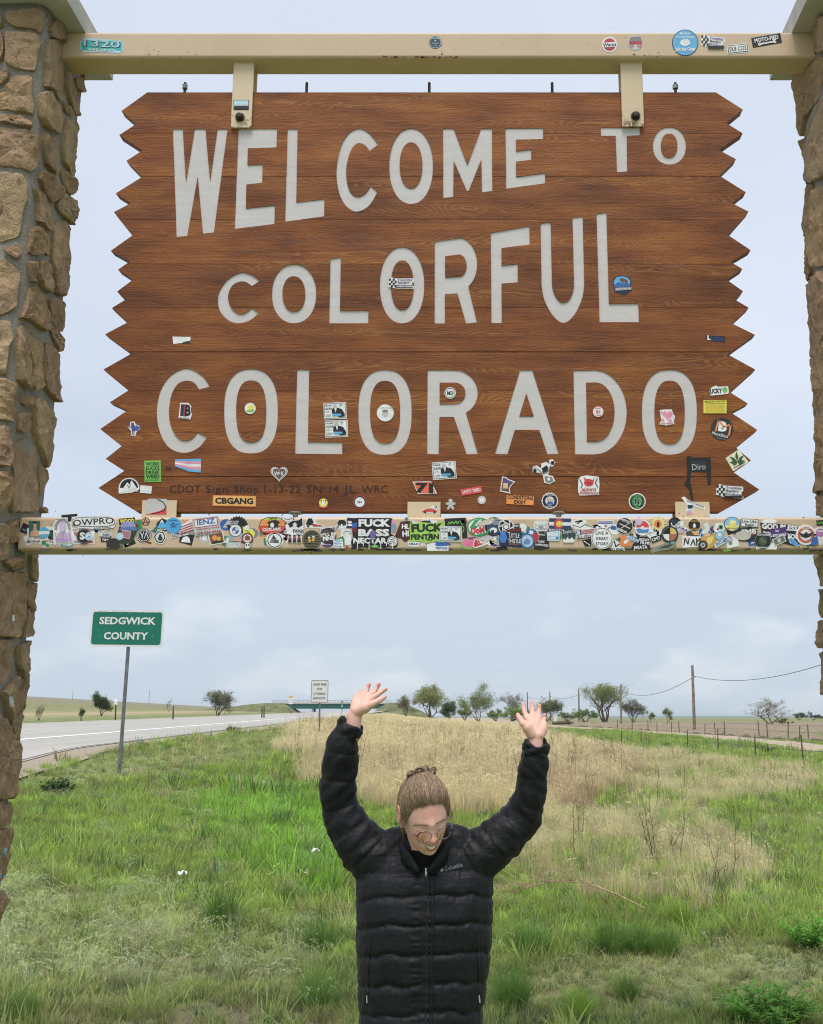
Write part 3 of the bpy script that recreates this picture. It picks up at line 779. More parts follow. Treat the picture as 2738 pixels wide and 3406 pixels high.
A_, B_, T_, C_, D_, E_, F_ = (520, 400, 2.015), (1080, 400, 2.015), (1738, 0, 1.733), (690, 690, 2.342), (1400, 690, 2.280), (500, 1200, 1.9256), (1380, 1200, 1.7684)
LET = [
 ('W', A_, [[(110, 58), (178, 58), (198, 412), (257, 58), (330, 58), (360, 405), (410, 58), (478, 58), (386, 752), (312, 760), (277, 380), (208, 775), (135, 782)]]),
 ('E', A_, [[(550, 58), (810, 56), (806, 182), (614, 188), (611, 300), (713, 294), (710, 418), (604, 430), (600, 590), (795, 570), (792, 695), (525, 728)]]),
 ('L', A_, [[(880, 58), (948, 58), (938, 550), (1127, 527), (1125, 643), (863, 680)]]),
 ('C', A_, [[arc((1488, 162), (1435, 95), (1365, 56), (1290, 88), (1235, 180), (1207, 335), (1222, 470), (1265, 565), (1340, 612), (1425, 572), (1482, 480)), arc((1437, 440), (1400, 492), (1345, 513), (1300, 480), (1277, 405), (1275, 310), (1300, 212), (1335, 163), (1365, 153), (1400, 168), (1430, 206))]]),
 ('O', B_, [oval(433, 726, 55, 560), oval(503, 655, 148, 456)]),
 ('M', B_, [[(793, 56), (865, 56), (957, 298), (1048, 56), (1122, 56), (1124, 473), (1055, 482), (1050, 262), (966, 470), (954, 474), (865, 270), (862, 513), (795, 520)]]),
 ('E', B_, [[(1212, 54), (1466, 52), (1464, 126), (1282, 130), (1283, 207), (1385, 194), (1385, 265), (1282, 278), (1284, 380), (1477, 352), (1478, 422), (1217, 458)]]),
 ('T', T_, [[(452, 735), (678, 735), (676, 780), (602, 783), (604, 988), (545, 993), (537, 783), (452, 783)]]),
 ('O', T_, [oval(752, 943, 732, 948), oval(798, 893, 770, 908)]),
 ('C', C_, [[arc((410, 572), (340, 524), (260, 508), (165, 555), (98, 640), (80, 720), (100, 810), (165, 880), (245, 902), (335, 878), (402, 818)), arc((345, 783), (300, 820), (250, 830), (200, 800), (168, 740), (163, 680), (190, 615), (240, 582), (295, 580), (348, 612))]]),
 ('O', C_, [oval(502, 848, 442, 902), oval(585, 762, 536, 812)]),
 ('L', C_, [[(958, 400), (1040, 388), (1033, 805), (1255, 803), (1253, 903), (948, 903)]]),
 ('O', C_, [oval(1343, 1690, 308, 903), oval(1430, 1607, 412, 798)]),
 ('R', D_, [[(105, 258), earc(287, 428, 140, 200, -84, 58), (427, 872), (343, 880), (278, 652), (183, 658), (183, 880), (104, 880)], [(184, 370), earc(288, 440, 59, 84, -88, 88), (184, 530)]]),
 ('F', D_, [[(530, 192), (823, 140), (826, 280), (612, 308), (612, 440), (735, 428), (735, 568), (612, 578), (614, 877), (535, 877)]]),
 ('U', D_, [[(908, 120), (985, 112), arc((995, 590), (1010, 650), (1045, 705), (1078, 722), (1120, 705), (1150, 650), (1162, 590)), (1150, 78), (1228, 68), arc((1240, 590), (1220, 700), (1160, 820), (1085, 875), (1010, 830), (940, 710), (915, 590))]]),
 ('L', D_, [[(1332, 48), (1408, 38), (1427, 730), (1650, 728), (1655, 870), (1355, 870)]]),
 ('C', E_, [[arc((382, 165), (330, 95), (235, 50), (135, 90), (65, 190), (40, 330), (62, 460), (120, 555), (215, 590), (305, 560), (365, 490)), arc((303, 458), (265, 500), (215, 512), (165, 480), (130, 410), (120, 320), (135, 220), (175, 150), (230, 127), (280, 140), (313, 183))]]),
 ('O', E_, [oval(472, 817, 53, 593, 2.5), oval(550, 742, 125, 523, 2.5)]),
 ('L', E_, [[(940, 58), (1018, 58), (1010, 520), (1230, 522), (1230, 598), (927, 595)]]),
 ('O', E_, [oval(1332, 1674, 58, 602, 2.5), oval(1408, 1600, 128, 528, 2.5)]),
 ('R', F_, [[(75, 55), earc(232, 189, 138, 134, -90, 60), (372, 548), (305, 550), (230, 330), (145, 330), (140, 550), (72, 548)], [(146, 128), earc(235, 191, 63, 63, -90, 90), (146, 255)]]),
 ('A', F_, [[(618, 55), (692, 55), (848, 548), (780, 550), (732, 406), (588, 406), (545, 550), (470, 548)], [(656, 190), (700, 327), (614, 327)]]),
 ('D', F_, [[(933, 58), earc(1055, 303, 192, 248, -90, 90, 12), (942, 550)], [(1008, 128), earc(1065, 301, 110, 174, -90, 90, 12), (1013, 475)]]),
 ('O', F_, [oval(1336, 1660, 53, 552, 2.5), oval(1410, 1588, 116, 490, 2.5)]),
]
RECESS = 0.0065
def outline_to_world(loop, tr, is_oval):
    ox, oy, s = tr
    pts = [(ox + a / s, oy + b / s) for a, b in loop] if is_oval else flat(loop, ox, oy, s)
    return [at(x, y, SF) for x, y in pts]
def filled(loops3, y0, y1):
    """closed solid between planes y0 and y1 from outer + hole loops (via a filled 2-D curve)"""
    cu = bpy.data.curves.new('c', 'CURVE'); cu.dimensions = '2D'; cu.fill_mode = 'BOTH'; cu.extrude = abs(y1 - y0) / 2
    for lp in loops3:
        sp = cu.splines.new('POLY'); sp.points.add(len(lp) - 1); sp.use_cyclic_u = True
        for q, p in zip(sp.points, lp): q.co = (p.x, p.z, 0, 1)
    ob = bpy.data.objects.new('c', cu); C.objects.link(ob)
    dg = bpy.context.evaluated_depsgraph_get(); me = bpy.data.meshes.new_from_object(ob.evaluated_get(dg))
    bpy.data.objects.remove(ob); bpy.data.curves.remove(cu)
    ym = (y0 + y1) / 2
    for v in me.vertices:
        x, z, d = v.co; v.co = (x, ym - d, z)
    bm = bmesh.new(); bm.from_mesh(me); bmesh.ops.remove_doubles(bm, verts=bm.verts, dist=1e-5); bmesh.ops.recalc_face_normals(bm, faces=bm.faces); bm.to_mesh(me); bm.free()
    return me
cut_mb = bmesh.new()
letters = []
for ch, tr, loops in LET:
    L3 = [outline_to_world(lp, tr, ch == 'O') for lp in loops]
    me = filled(L3, SF - 0.03, SF + RECESS); cut_mb.from_mesh(me); bpy.data.meshes.remove(me)
    letters.append((ch, filled(L3, SF + RECESS - 0.0022, SF + RECESS + 0.004)))
cut_me = bpy.data.meshes.new('cut'); cut_mb.to_mesh(cut_me); cut_mb.free()
cutter = bpy.data.objects.new('cut', cut_me); C.objects.link(cutter)
for i in range(len(SEAMS) - 1):
    z1, z0 = SEAMS[i] - (0.0011 if i else 0), SEAMS[i + 1] + (0.0011 if i < len(SEAMS) - 2 else 0)
    lp = [Vector((chain_x(fl, z1), 0, z1))] + [p for p in fl if z0 < p.z < z1] + [Vector((chain_x(fl, z0), 0, z0))]
    rp = [Vector((chain_x(fr, z0), 0, z0))] + [p for p in reversed(fr) if z0 < p.z < z1] + [Vector((chain_x(fr, z1), 0, z1))]
    poly = [(p.x, p.z) for p in lp + rp]
    dy = random.uniform(-0.0012, 0.0012)
    mb = MB(); mb.prism(poly, lambda a, b: (a, SF + dy, b), lambda a, b: (a, SF + ST + dy, b))
    me = mb.mesh('plank'); fix_normals(me)
    o = link_mesh('plank', me, MATS['wood_mat'])
    md = o.modifiers.new('b', 'BOOLEAN'); md.operation = 'DIFFERENCE'; md.solver = 'EXACT'; md.object = cutter
    dg = bpy.context.evaluated_depsgraph_get(); me2 = bpy.data.meshes.new_from_object(o.evaluated_get(dg))
    o.modifiers.clear(); o.data = me2; put(o, sign)
bpy.data.objects.remove(cutter)
for ch, me in letters:
    o = link_mesh('letter', me, MATS['letter_paint']); put(o, sign); o['label'] = 'pale grey carved letter ' + ch
# hanging straps, bolts, rods
for k, (x0, x1, y0, y1, bx, by) in enumerate(((771, 840, 200, 424, 799, 391), (2074, 2147, 196, 420, 2114, 387))):
    a, b = at(x0 - 4, y1, SF - 0.016), at(x1 - 4, y1, SF - 0.016)
    mb = MB(); mb.box((a.x, SF - 0.016, a.z), (b.x, SF - 0.004, UB0 + 0.01)); mb.box((a.x, SF + ST + 0.002, a.z), (b.x, SF + ST + 0.014, UB0 + 0.01))
    o = mb.build('strap', MATS['strap_paint'], up_beam)
    bm = bmesh.new(); bm.from_mesh(o.data); bmesh.ops.bevel(bm, geom=bm.edges[:], offset=0.002, segments=1, affect='EDGES'); bm.to_mesh(o.data); bm.free()
    c = at(bx, by, SF - 0.017); mb = MB(); mb.tube([c, c + Vector((0, -0.008, 0))], [0.024, 0.024], 16); mb.tube([c + Vector((0, -0.008, 0)), c + Vector((0, -0.022, 0)), c + Vector((0, -0.026, 0))], [0.018, 0.017, 0.010], 12)
    put(mb.build('bolt', dark_steel, None), up_beam)
for k, x in enumerate((615, 1020, 1428, 1837, 2247)):
    b = at(x, 300, SF + ST * 0.5); mb = MB(); b.z = ztop - 0.01
    mb.tube([b, b + Vector((0, 0, 0.085))], 0.0075, 8)
    mb.build('threaded_rod', dark_steel, sign)
    if k in (0, 4):
        mb = MB(); mb.tube([b + Vector((0, 0, 0.05)), b + Vector((0, 0, 0.072))], 0.015, 6); mb.build('nut', galv, sign)
for x in (983, 1858):
    b = at(x, 1708, SF + ST * 0.4); b.z = zbot; mb = MB()
    mb.tube([b, b + Vector((0, 0, -0.006))], 0.035, 14); mb.tube([b + Vector((0, 0, -.006)), b + Vector((0, 0, -.022))], 0.014, 6); mb.build('nut', galv, sign)
for x0, x1, y0 in ((474, 585, 1664), (1356, 1465, 1669), (2246, 2362, 1669)):
    a, b = at(x0, y0, SF - 0.014), at(x1, 1724, SF - 0.014)
    mb = MB(); mb.box((a.x, SF - 0.014, LB1 - 0.004), (b.x, SF - 0.004, a.z)); mb.box((a.x, SF + ST + .002, LB1 - .004), (b.x, SF + ST + .012, a.z)); mb.build('tab', MATS['strap_paint'], lo_beam)
# ------------------------------------------------------------------ the person
t = NT('skin', 0.55, 0.35)
po = t.coord('Position')
c = t.ramp(t.noise(po, 38, 4, 0.6), [(0.3, (0.72, 0.41, 0.325)), (0.7, (0.80, 0.50, 0.405))])
a = t.attr('blush'); c = t.mix(a, c, (0.80, 0.31, 0.25)); t.color(c)
t.b.inputs['Subsurface Weight'].default_value = 0.06; t.b.inputs['Subsurface Radius'].default_value = (0.012, 0.005, 0.003); t.b.inputs['Subsurface Scale'].default_value = 0.6
t.bump(t.noise(po, 320, 3), 0.12, 0.002)
t = NT('jacket_nylon', 0.6, 0.28); po = t.coord('Position')
t.color(t.ramp(t.noise(po, 14, 5, 0.6), [(0.3, (0.0032, 0.0037, 0.0054)), (0.7, (0.0058, 0.0066, 0.0092))]))
t.set(t.b.inputs['Roughness'], t.ramp(t.noise(po, 30, 4), [(0.3, 0.52), (0.7, 0.68)]))
t.bump(t.noise(t.coord('Position', (1, 1, 0.5)), 30, 2, 0.5), 0.22, 0.010)
t.b.inputs['Sheen Weight'].default_value = 0.05
t = NT('hair_mat', 0.42, 0.45); po = t.coord('Object')
hc = t.ramp(t.rand(), [(0, 0.5), (1, 0.5)])
c = t.ramp(t.noise(t.coord('Position'), 70, 4, 0.7), [(0.3, (0.16, 0.105, 0.065)), (0.55, (0.25, 0.17, 0.105)), (0.75, (0.34, 0.235, 0.15))]); t.color(c)
hair_l = plain('hair_light', (0.36, 0.25, 0.16), .45, .4, 0, .3, 60); hair_d = plain('hair_dark', (0.22, 0.15, 0.095), .45, .4, 0, .3, 60)
lip_m = plain('lips_mat', (0.50, 0.17, 0.15), 0.4, 0.4); teeth_m = plain('teeth_mat', (0.90, 0.86, 0.88), 0.3, 0.5)
dark_m = plain('mouth_dark', (0.07, 0.02, 0.018), 0.6, 0.2); brow_m = plain('brow_mat', (0.17, 0.09, 0.055), 0.7, 0.2)
denim = plain('denim', (0.035, 0.05, 0.09), 0.85, 0.2, 0, 0.3, 80); shoe_m = plain('shoe_mat', (0.06, 0.055, 0.05), 0.7, 0.3)
shirt_m = plain('shirt_mat', (0.012, 0.012, 0.013), 0.9, 0.1); zip_m = plain('zip_mat', (0.012, 0.012, 0.014), 0.6, 0.3); silver = plain('silver', (0.55, 0.55, 0.56), 0.3, 0.5, 0.8)
frame_m = plain('frame_metal', (0.22, 0.19, 0.19), 0.35, 0.5, 0.5); frame_d = plain('frame_dark', (0.02, 0.015, 0.02), 0.35, 0.5)
logo_m = plain('logo_grey', (0.20, 0.205, 0.225), 0.5, 0.4)

def capsule(mb, p0, p1, r0, r1, n=12, flat=None):
    p0, p1 = Vector(p0), Vector(p1); d = (p1 - p0); L = d.length; d = d.normalized() if L > 1e-6 else Vector((0, 0, 1))
    rows = [(-r0 * math.cos(a), r0 * math.sin(a)) for a in (0.25, 0.6, 1.0, 1.35)] + [(L * f, r0 + (r1 - r0) * f) for f in (0, 0.33, 0.66, 1)] + [(L + r1 * math.cos(a), r1 * math.sin(a)) for a in (1.35, 1.0, 0.6, 0.25)]
    a = d.orthogonal().normalized(); b = d.cross(a); vs, fs = [], []
    for s, r in rows:
        for k in range(n):
            q = 2 * math.pi * k / n; off = (a * math.cos(q) + b * math.sin(q)) * r
            if flat: off = off - flat[0] * off.dot(flat[0]) * (1 - flat[1])
            vs.append(p0 + d * s + off)
    m = len(rows)
    for i in range(m - 1):
        for k in range(n): fs.append((i * n + k, i * n + (k + 1) % n, (i + 1) * n + (k + 1) % n, (i + 1) * n + k))
    fs += [tuple(range(n))[::-1], tuple(range((m - 1) * n, m * n))]
    mb.add(vs, fs)
def chain(mb, pts, rad, n=12, flat=None):
    for i in range(len(pts) - 1): capsule(mb, pts[i], pts[i + 1], rad[i], rad[i + 1], n, flat)
def ellipsoid(mb, c, r, R=None, nu=20, nv=14):
    vs, fs = [], []
    for i in range(nv + 1):
        ph = math.pi * (i / nv - 0.5)
        for k in range(nu):
            th = 2 * math.pi * k / nu
            v = Vector((r[0] * math.cos(ph) * math.cos(th), r[1] * math.cos(ph) * math.sin(th), r[2] * math.sin(ph)))
            vs.append((R @ v if R else v) + Vector(c))
    for i in range(nv):
        for k in range(nu): fs.append((i * nu + k, i * nu + (k + 1) % nu, (i + 1) * nu + (k + 1) % nu, (i + 1) * nu + k))
    mb.add(vs, fs)
def remesh(mb, vox, smooth_it=2, fac=0.5):
    me = mb.mesh('tmp'); fix_normals(me); ob = bpy.data.objects.new('tmp', me); C.objects.link(ob)
    m = ob.modifiers.new('r', 'REMESH'); m.mode = 'VOXEL'; m.voxel_size = vox
    if smooth_it:
        s = ob.modifiers.new('s', 'SMOOTH'); s.iterations = smooth_it; s.factor = fac
    dg = bpy.context.evaluated_depsgraph_get(); out = bpy.data.meshes.new_from_object(ob.evaluated_get(dg))
    bpy.data.objects.remove(ob); return out

TY = 3.47                                     # torso centre line
foot_z = Hs(-0.17, 3.5)
person = empty('person', (at(1410, 3000, TY).x, TY, foot_z))
tag(person, 'person in a black puffer jacket and glasses, arms raised, looking down and smiling', 'person', None, 'thing')
HC = at(1411, 2702, 3.36)
HR = Matrix.Rotation(math.radians(19), 3, 'Z') @ Matrix.Rotation(math.radians(23), 3, 'X') @ Matrix.Rotation(math.radians(-9), 3, 'Y')
hw = lambda x, y, z: HC + HR @ Vector((x, y, z))
G = lambda v, s: math.exp(-(v / s) ** 2)
def head_r(th, ph):
    """head surface in head space: th azimuth (0 = face), ph elevation"""
    cx, cy, cz = math.sin(th) * math.cos(ph), -math.cos(th) * math.cos(ph), math.sin(ph)
    x, y, z = 0.0685 * cx, (0.091 if cy < 0 else 0.099) * cy, (0.115 if cz > 0 else 0.122) * cz
    if z < 0:
        k = (-z / 0.122); cf = max(math.cos(ph), .02); x *= (1 - 0.21 * k ** 1.5) * cf ** -.32
        if y > 0: y *= 1 - 0.45 * k ** 1.3
        else: y *= cf ** -.55 * (1 - .05 * k)
    f = max(0.0, -math.cos(th)) ** 0.5 * (1 if z > -.09 else 1) if z < 0 else max(0.0, -cy) ** .5
    f = max(0.0, math.cos(th)) ** .5 * (1 if z > -.107 else max(0, (z + .1215) / .0145)) if z < 0 else f
    ax = abs(x); dy = 0.0
    dy += 0.0045 * G(z - 0.010, 0.011) * G(x, 0.045)
    dy -= 0.0045 * G(ax - 0.031, 0.015) * G(z + 0.008, 0.011)
    dy += 0.0055 * G(ax - 0.031, 0.011) * G(z + 0.011, 0.0065)
    nz = max(0.0, min(1.0, (0.016 - z) / 0.056)); below = 1.0 if z > -0.042 else G(z + 0.042, 0.006)
    dy += (0.003 + 0.017 * nz) * G(x, 0.0085 + 0.004 * nz) * below * (1 if z < 0.02 else G(z - 0.02, 0.01))
    dy += 0.0075 * G(x, 0.0105) * G(z + 0.039, 0.009)
    dy += 0.0065 * G(ax - 0.0135, 0.006) * G(z + 0.044, 0.006)
    dy += 0.0095 * G(ax - 0.040, 0.019) * G(z + 0.030, 0.019)
    dy += 0.006 * G(x, 0.028) * G(z + 0.068, 0.019)
    zm = -0.073 + 0.013 * (x / 0.027) ** 2
    if ax < 0.030: dy -= 0.0055 * G(z - zm, 0.0042)
    dy -= 0.0035 * G(ax - 0.030, 0.006) * G(z + 0.050, 0.016)        # smile folds
    dy += 0.0075 * G(x, 0.022) * G(z + 0.107, 0.013)
    dy -= 0.003 * G(x, 0.02) * G(z + 0.092, 0.007)
    return Vector((x, y - dy * f, z))
body = MB(); NT_, NP_ = 150, 96; vs, fs = [], []
for i in range(NP_ + 1):
    ph = math.pi * (i / NP_ - 0.5)
    for k in range(NT_):
        vs.append(HC + HR @ head_r(2 * math.pi * k / NT_, ph))
for i in range(NP_):
    for k in range(NT_): fs.append((i * NT_ + k, i * NT_ + (k + 1) % NT_, (i + 1) * NT_ + (k + 1) % NT_, (i + 1) * NT_ + k))
body.add(vs, fs)
for s in (-1, 1):                                     # ears
    Re = HR @ Matrix.Rotation(math.radians(18 * s), 3, 'Z')
    ellipsoid(body, hw(0.0705 * s, 0.008, -0.004), (0.007, 0.019, 0.030), Re)
    chain(body, [hw(0.0775 * s, 0.018 * math.cos(q) + 0.006, 0.004 + 0.027 * math.sin(q)) for q in np.linspace(-1.3, 2.6, 9)], [0.0042] * 9, 8)
    chain(body, [hw(0.0715 * s, -0.002, -0.03), hw(0.0725 * s, -0.003, -0.034)], [0.006, 0.0055], 8)
nb0 = Vector((HC.x - 0.004, TY - 0.02, 1.375))
chain(body, [hw(0, 0.022, -0.055), Vector((HC.x - 0.002, TY - 0.045, 1.43)), nb0], [0.052, 0.052, 0.062], 18)
capsule(body, nb0, (nb0.x, TY, 1.20), 0.07, 0.12, 18, (Vector((0, 1, 0)), 0.7))
capsule(body, (nb0.x, TY, 1.22), (nb0.x, TY, 0.95), 0.13, 0.135, 18, (Vector((0, 1, 0)), 0.7))
for s in (-1, 1):
    chain(body, [(nb0.x + 0.085 * s, TY, 0.92), (nb0.x + 0.10 * s, TY - 0.01, foot_z + 0.48), (nb0.x + 0.11 * s, TY + 0.01, foot_z + 0.09)], [0.078, 0.052, 0.036], 14)
# arms (photo pixels + distance), forearms end in the hands
def P3(o, s, q, Y): return at(o[0] + q[0] / s, o[1] + q[1] / s, Y + (q[2] if len(q) > 2 else 0))
ARM_L = [(1300, 2860, 3.46), (1215, 2815, 3.47), (1120, 2690, 3.47), (1123, 2600, 3.45), (1163, 2440, 3.42)]
ARM_R = [(1510, 2860, 3.46), (1610, 2830, 3.47), (1745, 2725, 3.48), (1765, 2620, 3.46), (1783, 2500, 3.43)]
for A in (ARM_L, ARM_R): chain(body, [at(*q) for q in A], [0.05, 0.046, 0.04, 0.036, 0.025], 12)
H1o, H1s, H1Y = (1080, 2240), 6.418, 3.415
h1 = lambda *q: P3(H1o, H1s, q, H1Y)
vd = Vector((0, 1, 0))
chain(body, [h1(560, 1330), h1(600, 1150), h1(650, 880)], [0.0262, 0.0248, 0.0240], 16, (vd, 0.72))
for mcp, r in (((1010, 525, .014), .0125), ((930, 478, .030), .0135), ((820, 458, .044), .0135), ((715, 480, .052), .0125)):
    chain(body, [h1(655, 850, 0.004), h1((655 + mcp[0]) / 2 + 20, (850 + mcp[1]) / 2, mcp[2] * .5), h1(*mcp)], [0.0185, 0.0165, r], 12)
chain(body, [h1(690, 820, -.004), h1(860, 730, -.014), h1(970, 670, -.016)], [0.0175, 0.0185, 0.0135], 12)
chain(body, [h1(660, 800, .0), h1(670, 640, .02), h1(700, 520, .042)], [0.019, 0.0175, 0.014], 12)
FING = [([(1010, 525, .014), (1145, 440, .026), (1240, 375, .030), (1312, 333, .028)], (.0094, .0083, .0074, .0062)),
        ([(930, 478, .030), (1058, 405, .052), (1120, 295, .060), (1163, 222, .056)], (.0096, .0085, .0076, .0064)),
        ([(820, 458, .044), (888, 400, .072), (922, 300, .080), (955, 232, .076)], (.0095, .0083, .0074, .0062)),
        ([(715, 480, .052), (758, 430, .075), (776, 392, .082), (782, 372, .080)], (.0088, .0073, .0066, .0058)),
        ([(860, 730, -.014), (1000, 660, -.018), (1130, 592, -.014), (1225, 540, -.008), (1288, 500, -.004)], (.0165, .0125, .0098, .0086, .0066))]
for pts, rr in FING: chain(body, [h1(*q) for q in pts], rr, 12)
H2o, H2s, H2Y = (1680, 2300), 8.29, 3.425
h2 = lambda *q: P3(H2o, H2s, q, H2Y)
chain(body, [h2(835, 1760), h2(838, 1500), h2(842, 1270)], [0.0262, 0.0250, 0.0240], 16, (vd, 0.72))
for mcp, r in (((612, 735, .020), .0125), ((755, 690, .026), .0135), ((905, 730, .026), .0132), ((1050, 880, .022), .0122)):
    chain(body, [h2(845, 1230, 0.0), h2((845 + mcp[0]) / 2, (1230 + mcp[1]) / 2, mcp[2] * .5), h2(*mcp)], [0.0185, 0.0165, r], 12)
chain(body, [h2(740, 1180, -.004), h2(620, 1000, -.010), h2(560, 900, -.008)], [0.0185, 0.0175, 0.0125], 12)
chain(body, [h2(950, 1200, 0), h2(1030, 1050, .008), h2(1060, 930, .016)], [0.0175, 0.0165, 0.0135], 12)
FING2 = [([(612, 735, .020), (540, 570, .036), (512, 445, .046), (505, 350, .050)], (.0094, .0083, .0074, .0062)),
         ([(755, 690, .026), (750, 530, .046), (750, 385, .056), (752, 295, .058)], (.0096, .0085, .0076, .0064)),
         ([(905, 730, .026), (928, 585, .044), (945, 465, .050), (950, 385, .048)], (.0094, .0083, .0074, .0062)),
         ([(1050, 880, .022), (1078, 760, .040), (1088, 695, .044), (1090, 645, .040)], (.0086, .0073, .0066, .0058)),
         ([(620, 1000, -.010), (500, 890, -.012), (400, 745, -.004), (350, 640, .006)], (.0150, .0115, .0092, .0070))]
for pts, rr in FING2: chain(body, [h2(*q) for q in pts], rr, 12)
bme = remesh(body, 0.0024, 2, 0.45)
bo = link_mesh('body', bme, MATS['skin'], None, True); put(bo, person)
# skin redness: nose, cheeks, forehead, knuckles and finger tips
nv = len(bme.vertices); co = np.empty(nv * 3); bme.vertices.foreach_get('co', co); co = co.reshape(-1, 3)
loc = (np.array(HR.transposed()) @ (co - np.array(HC)).T).T
bl = 0.8 * np.exp(-((loc[:, 0] / 0.016) ** 2 + ((loc[:, 2] + 0.038) / 0.016) ** 2)) * (loc[:, 1] < -0.05)
bl += 0.5 * np.exp(-(((np.abs(loc[:, 0]) - 0.042) / 0.020) ** 2 + ((loc[:, 2] + 0.032) / 0.020) ** 2)) * (loc[:, 1] < 0)
bl += 0.45 * np.exp(-((loc[:, 0] / 0.030) ** 2 + ((loc[:, 2] - 0.040) / 0.026) ** 2)) * (loc[:, 1] < 0)
bl += 0.55 * (np.abs(loc[:, 0]) > 0.0695) * (np.abs(loc[:, 2]) < 0.05)
for fn, F in ((h1, FING), (h2, FING2)):
    for pts, rr in F:
        tip = np.array(fn(*pts[-1])); bl += 0.45 * np.exp(-(np.linalg.norm(co - tip, axis=1) / 0.018) ** 2)
ca = bme.color_attributes.new('blush', 'FLOAT_COLOR', 'POINT'); colr = np.ones((nv, 4), np.float32); colr[:, :3] = np.clip(bl, 0, 1)[:, None]; ca.data.foreach_set('color', colr.ravel())
bvh_body = BVHTree.FromPolygons([tuple(v) for v in co], [tuple(p.vertices) for p in bme.polygons])
def on_face(x, z, off=0.0015):
    """point on the face at head-space (x, z)"""
    o = hw(x, -0.2, z); d = (HR @ Vector((0, 1, 0))).normalized()
    hit = bvh_body.ray_cast(o, d)
    return (hit[0] - d * off) if hit[0] else hw(x, -0.1, z)
def face_strip(name, mat, top, bot, off, bulge=0.0):
    mb = MB(); n = len(top); vs = []
    for i in range(n):
        (x0, z0), (x1, z1) = top[i], bot[i]
        e = math.sin(math.pi * i / (n - 1))
        vs += [on_face(x0, z0, off - 0.0012), on_face((x0 + x1) / 2, (z0 + z1) / 2, off + bulge * e), on_face(x1, z1, off - 0.0012)]
    fs = []
    for i in range(n - 1):
        for k in (0, 1): fs.append((3 * i + k, 3 * i + k + 1, 3 * i + 4 + k, 3 * i + 3 + k))
    mb.add(vs, fs); o = mb.build(name, mat, person, True); return o
xs = np.linspace(-0.0280, 0.0280, 17)
arcz = lambda x, c0, k: c0 + k * (x / 0.0265) ** 2
face_strip('mouth', dark_m, [(x, arcz(x, -0.0665, 0.0125)) for x in xs], [(x, arcz(x, -0.0850, 0.0300)) for x in xs], 0.0012)
face_strip('teeth', teeth_m, [(x * .88, arcz(x, -0.0672, 0.0105)) for x in xs], [(x * .88, arcz(x, -0.0795, 0.0215)) for x in xs], 0.0026)
xs2 = np.linspace(-0.0295, 0.0295, 17)
face_strip('upper_lip', lip_m, [(x, arcz(x, -0.0632 + 0.001 * math.cos(x * 700), 0.0155)) for x in xs2], [(x, arcz(x, -0.0668, 0.0175)) for x in xs2], 0.0018, 0.002)
face_strip('lower_lip', lip_m, [(x, arcz(x, -0.0838, 0.0325)) for x in xs2], [(x, arcz(x, -0.0905, 0.0400)) for x in xs2], 0.0022, 0.0035)
for s in (-1, 1):
    xs3 = np.linspace(0.012, 0.050, 11)
    face_strip('eyebrow', brow_m, [(s * x, 0.0125 - 9.0 * (x - 0.026) ** 2 - .14 * (x - .012)) for x in xs3], [(s * x, 0.0095 - 10.0 * (x - 0.026) ** 2 - .14 * (x - .012)) for x in xs3], 0.0016)
    xs4 = np.linspace(0.0175, 0.0445, 11)
    face_strip('eyelashes', brow_m, [(s * x, -0.0145 + 14 * (x - 0.031) ** 2) for x in xs4], [(s * x, -0.0160 + 16 * (x - 0.031) ** 2) for x in xs4], 0.0016)
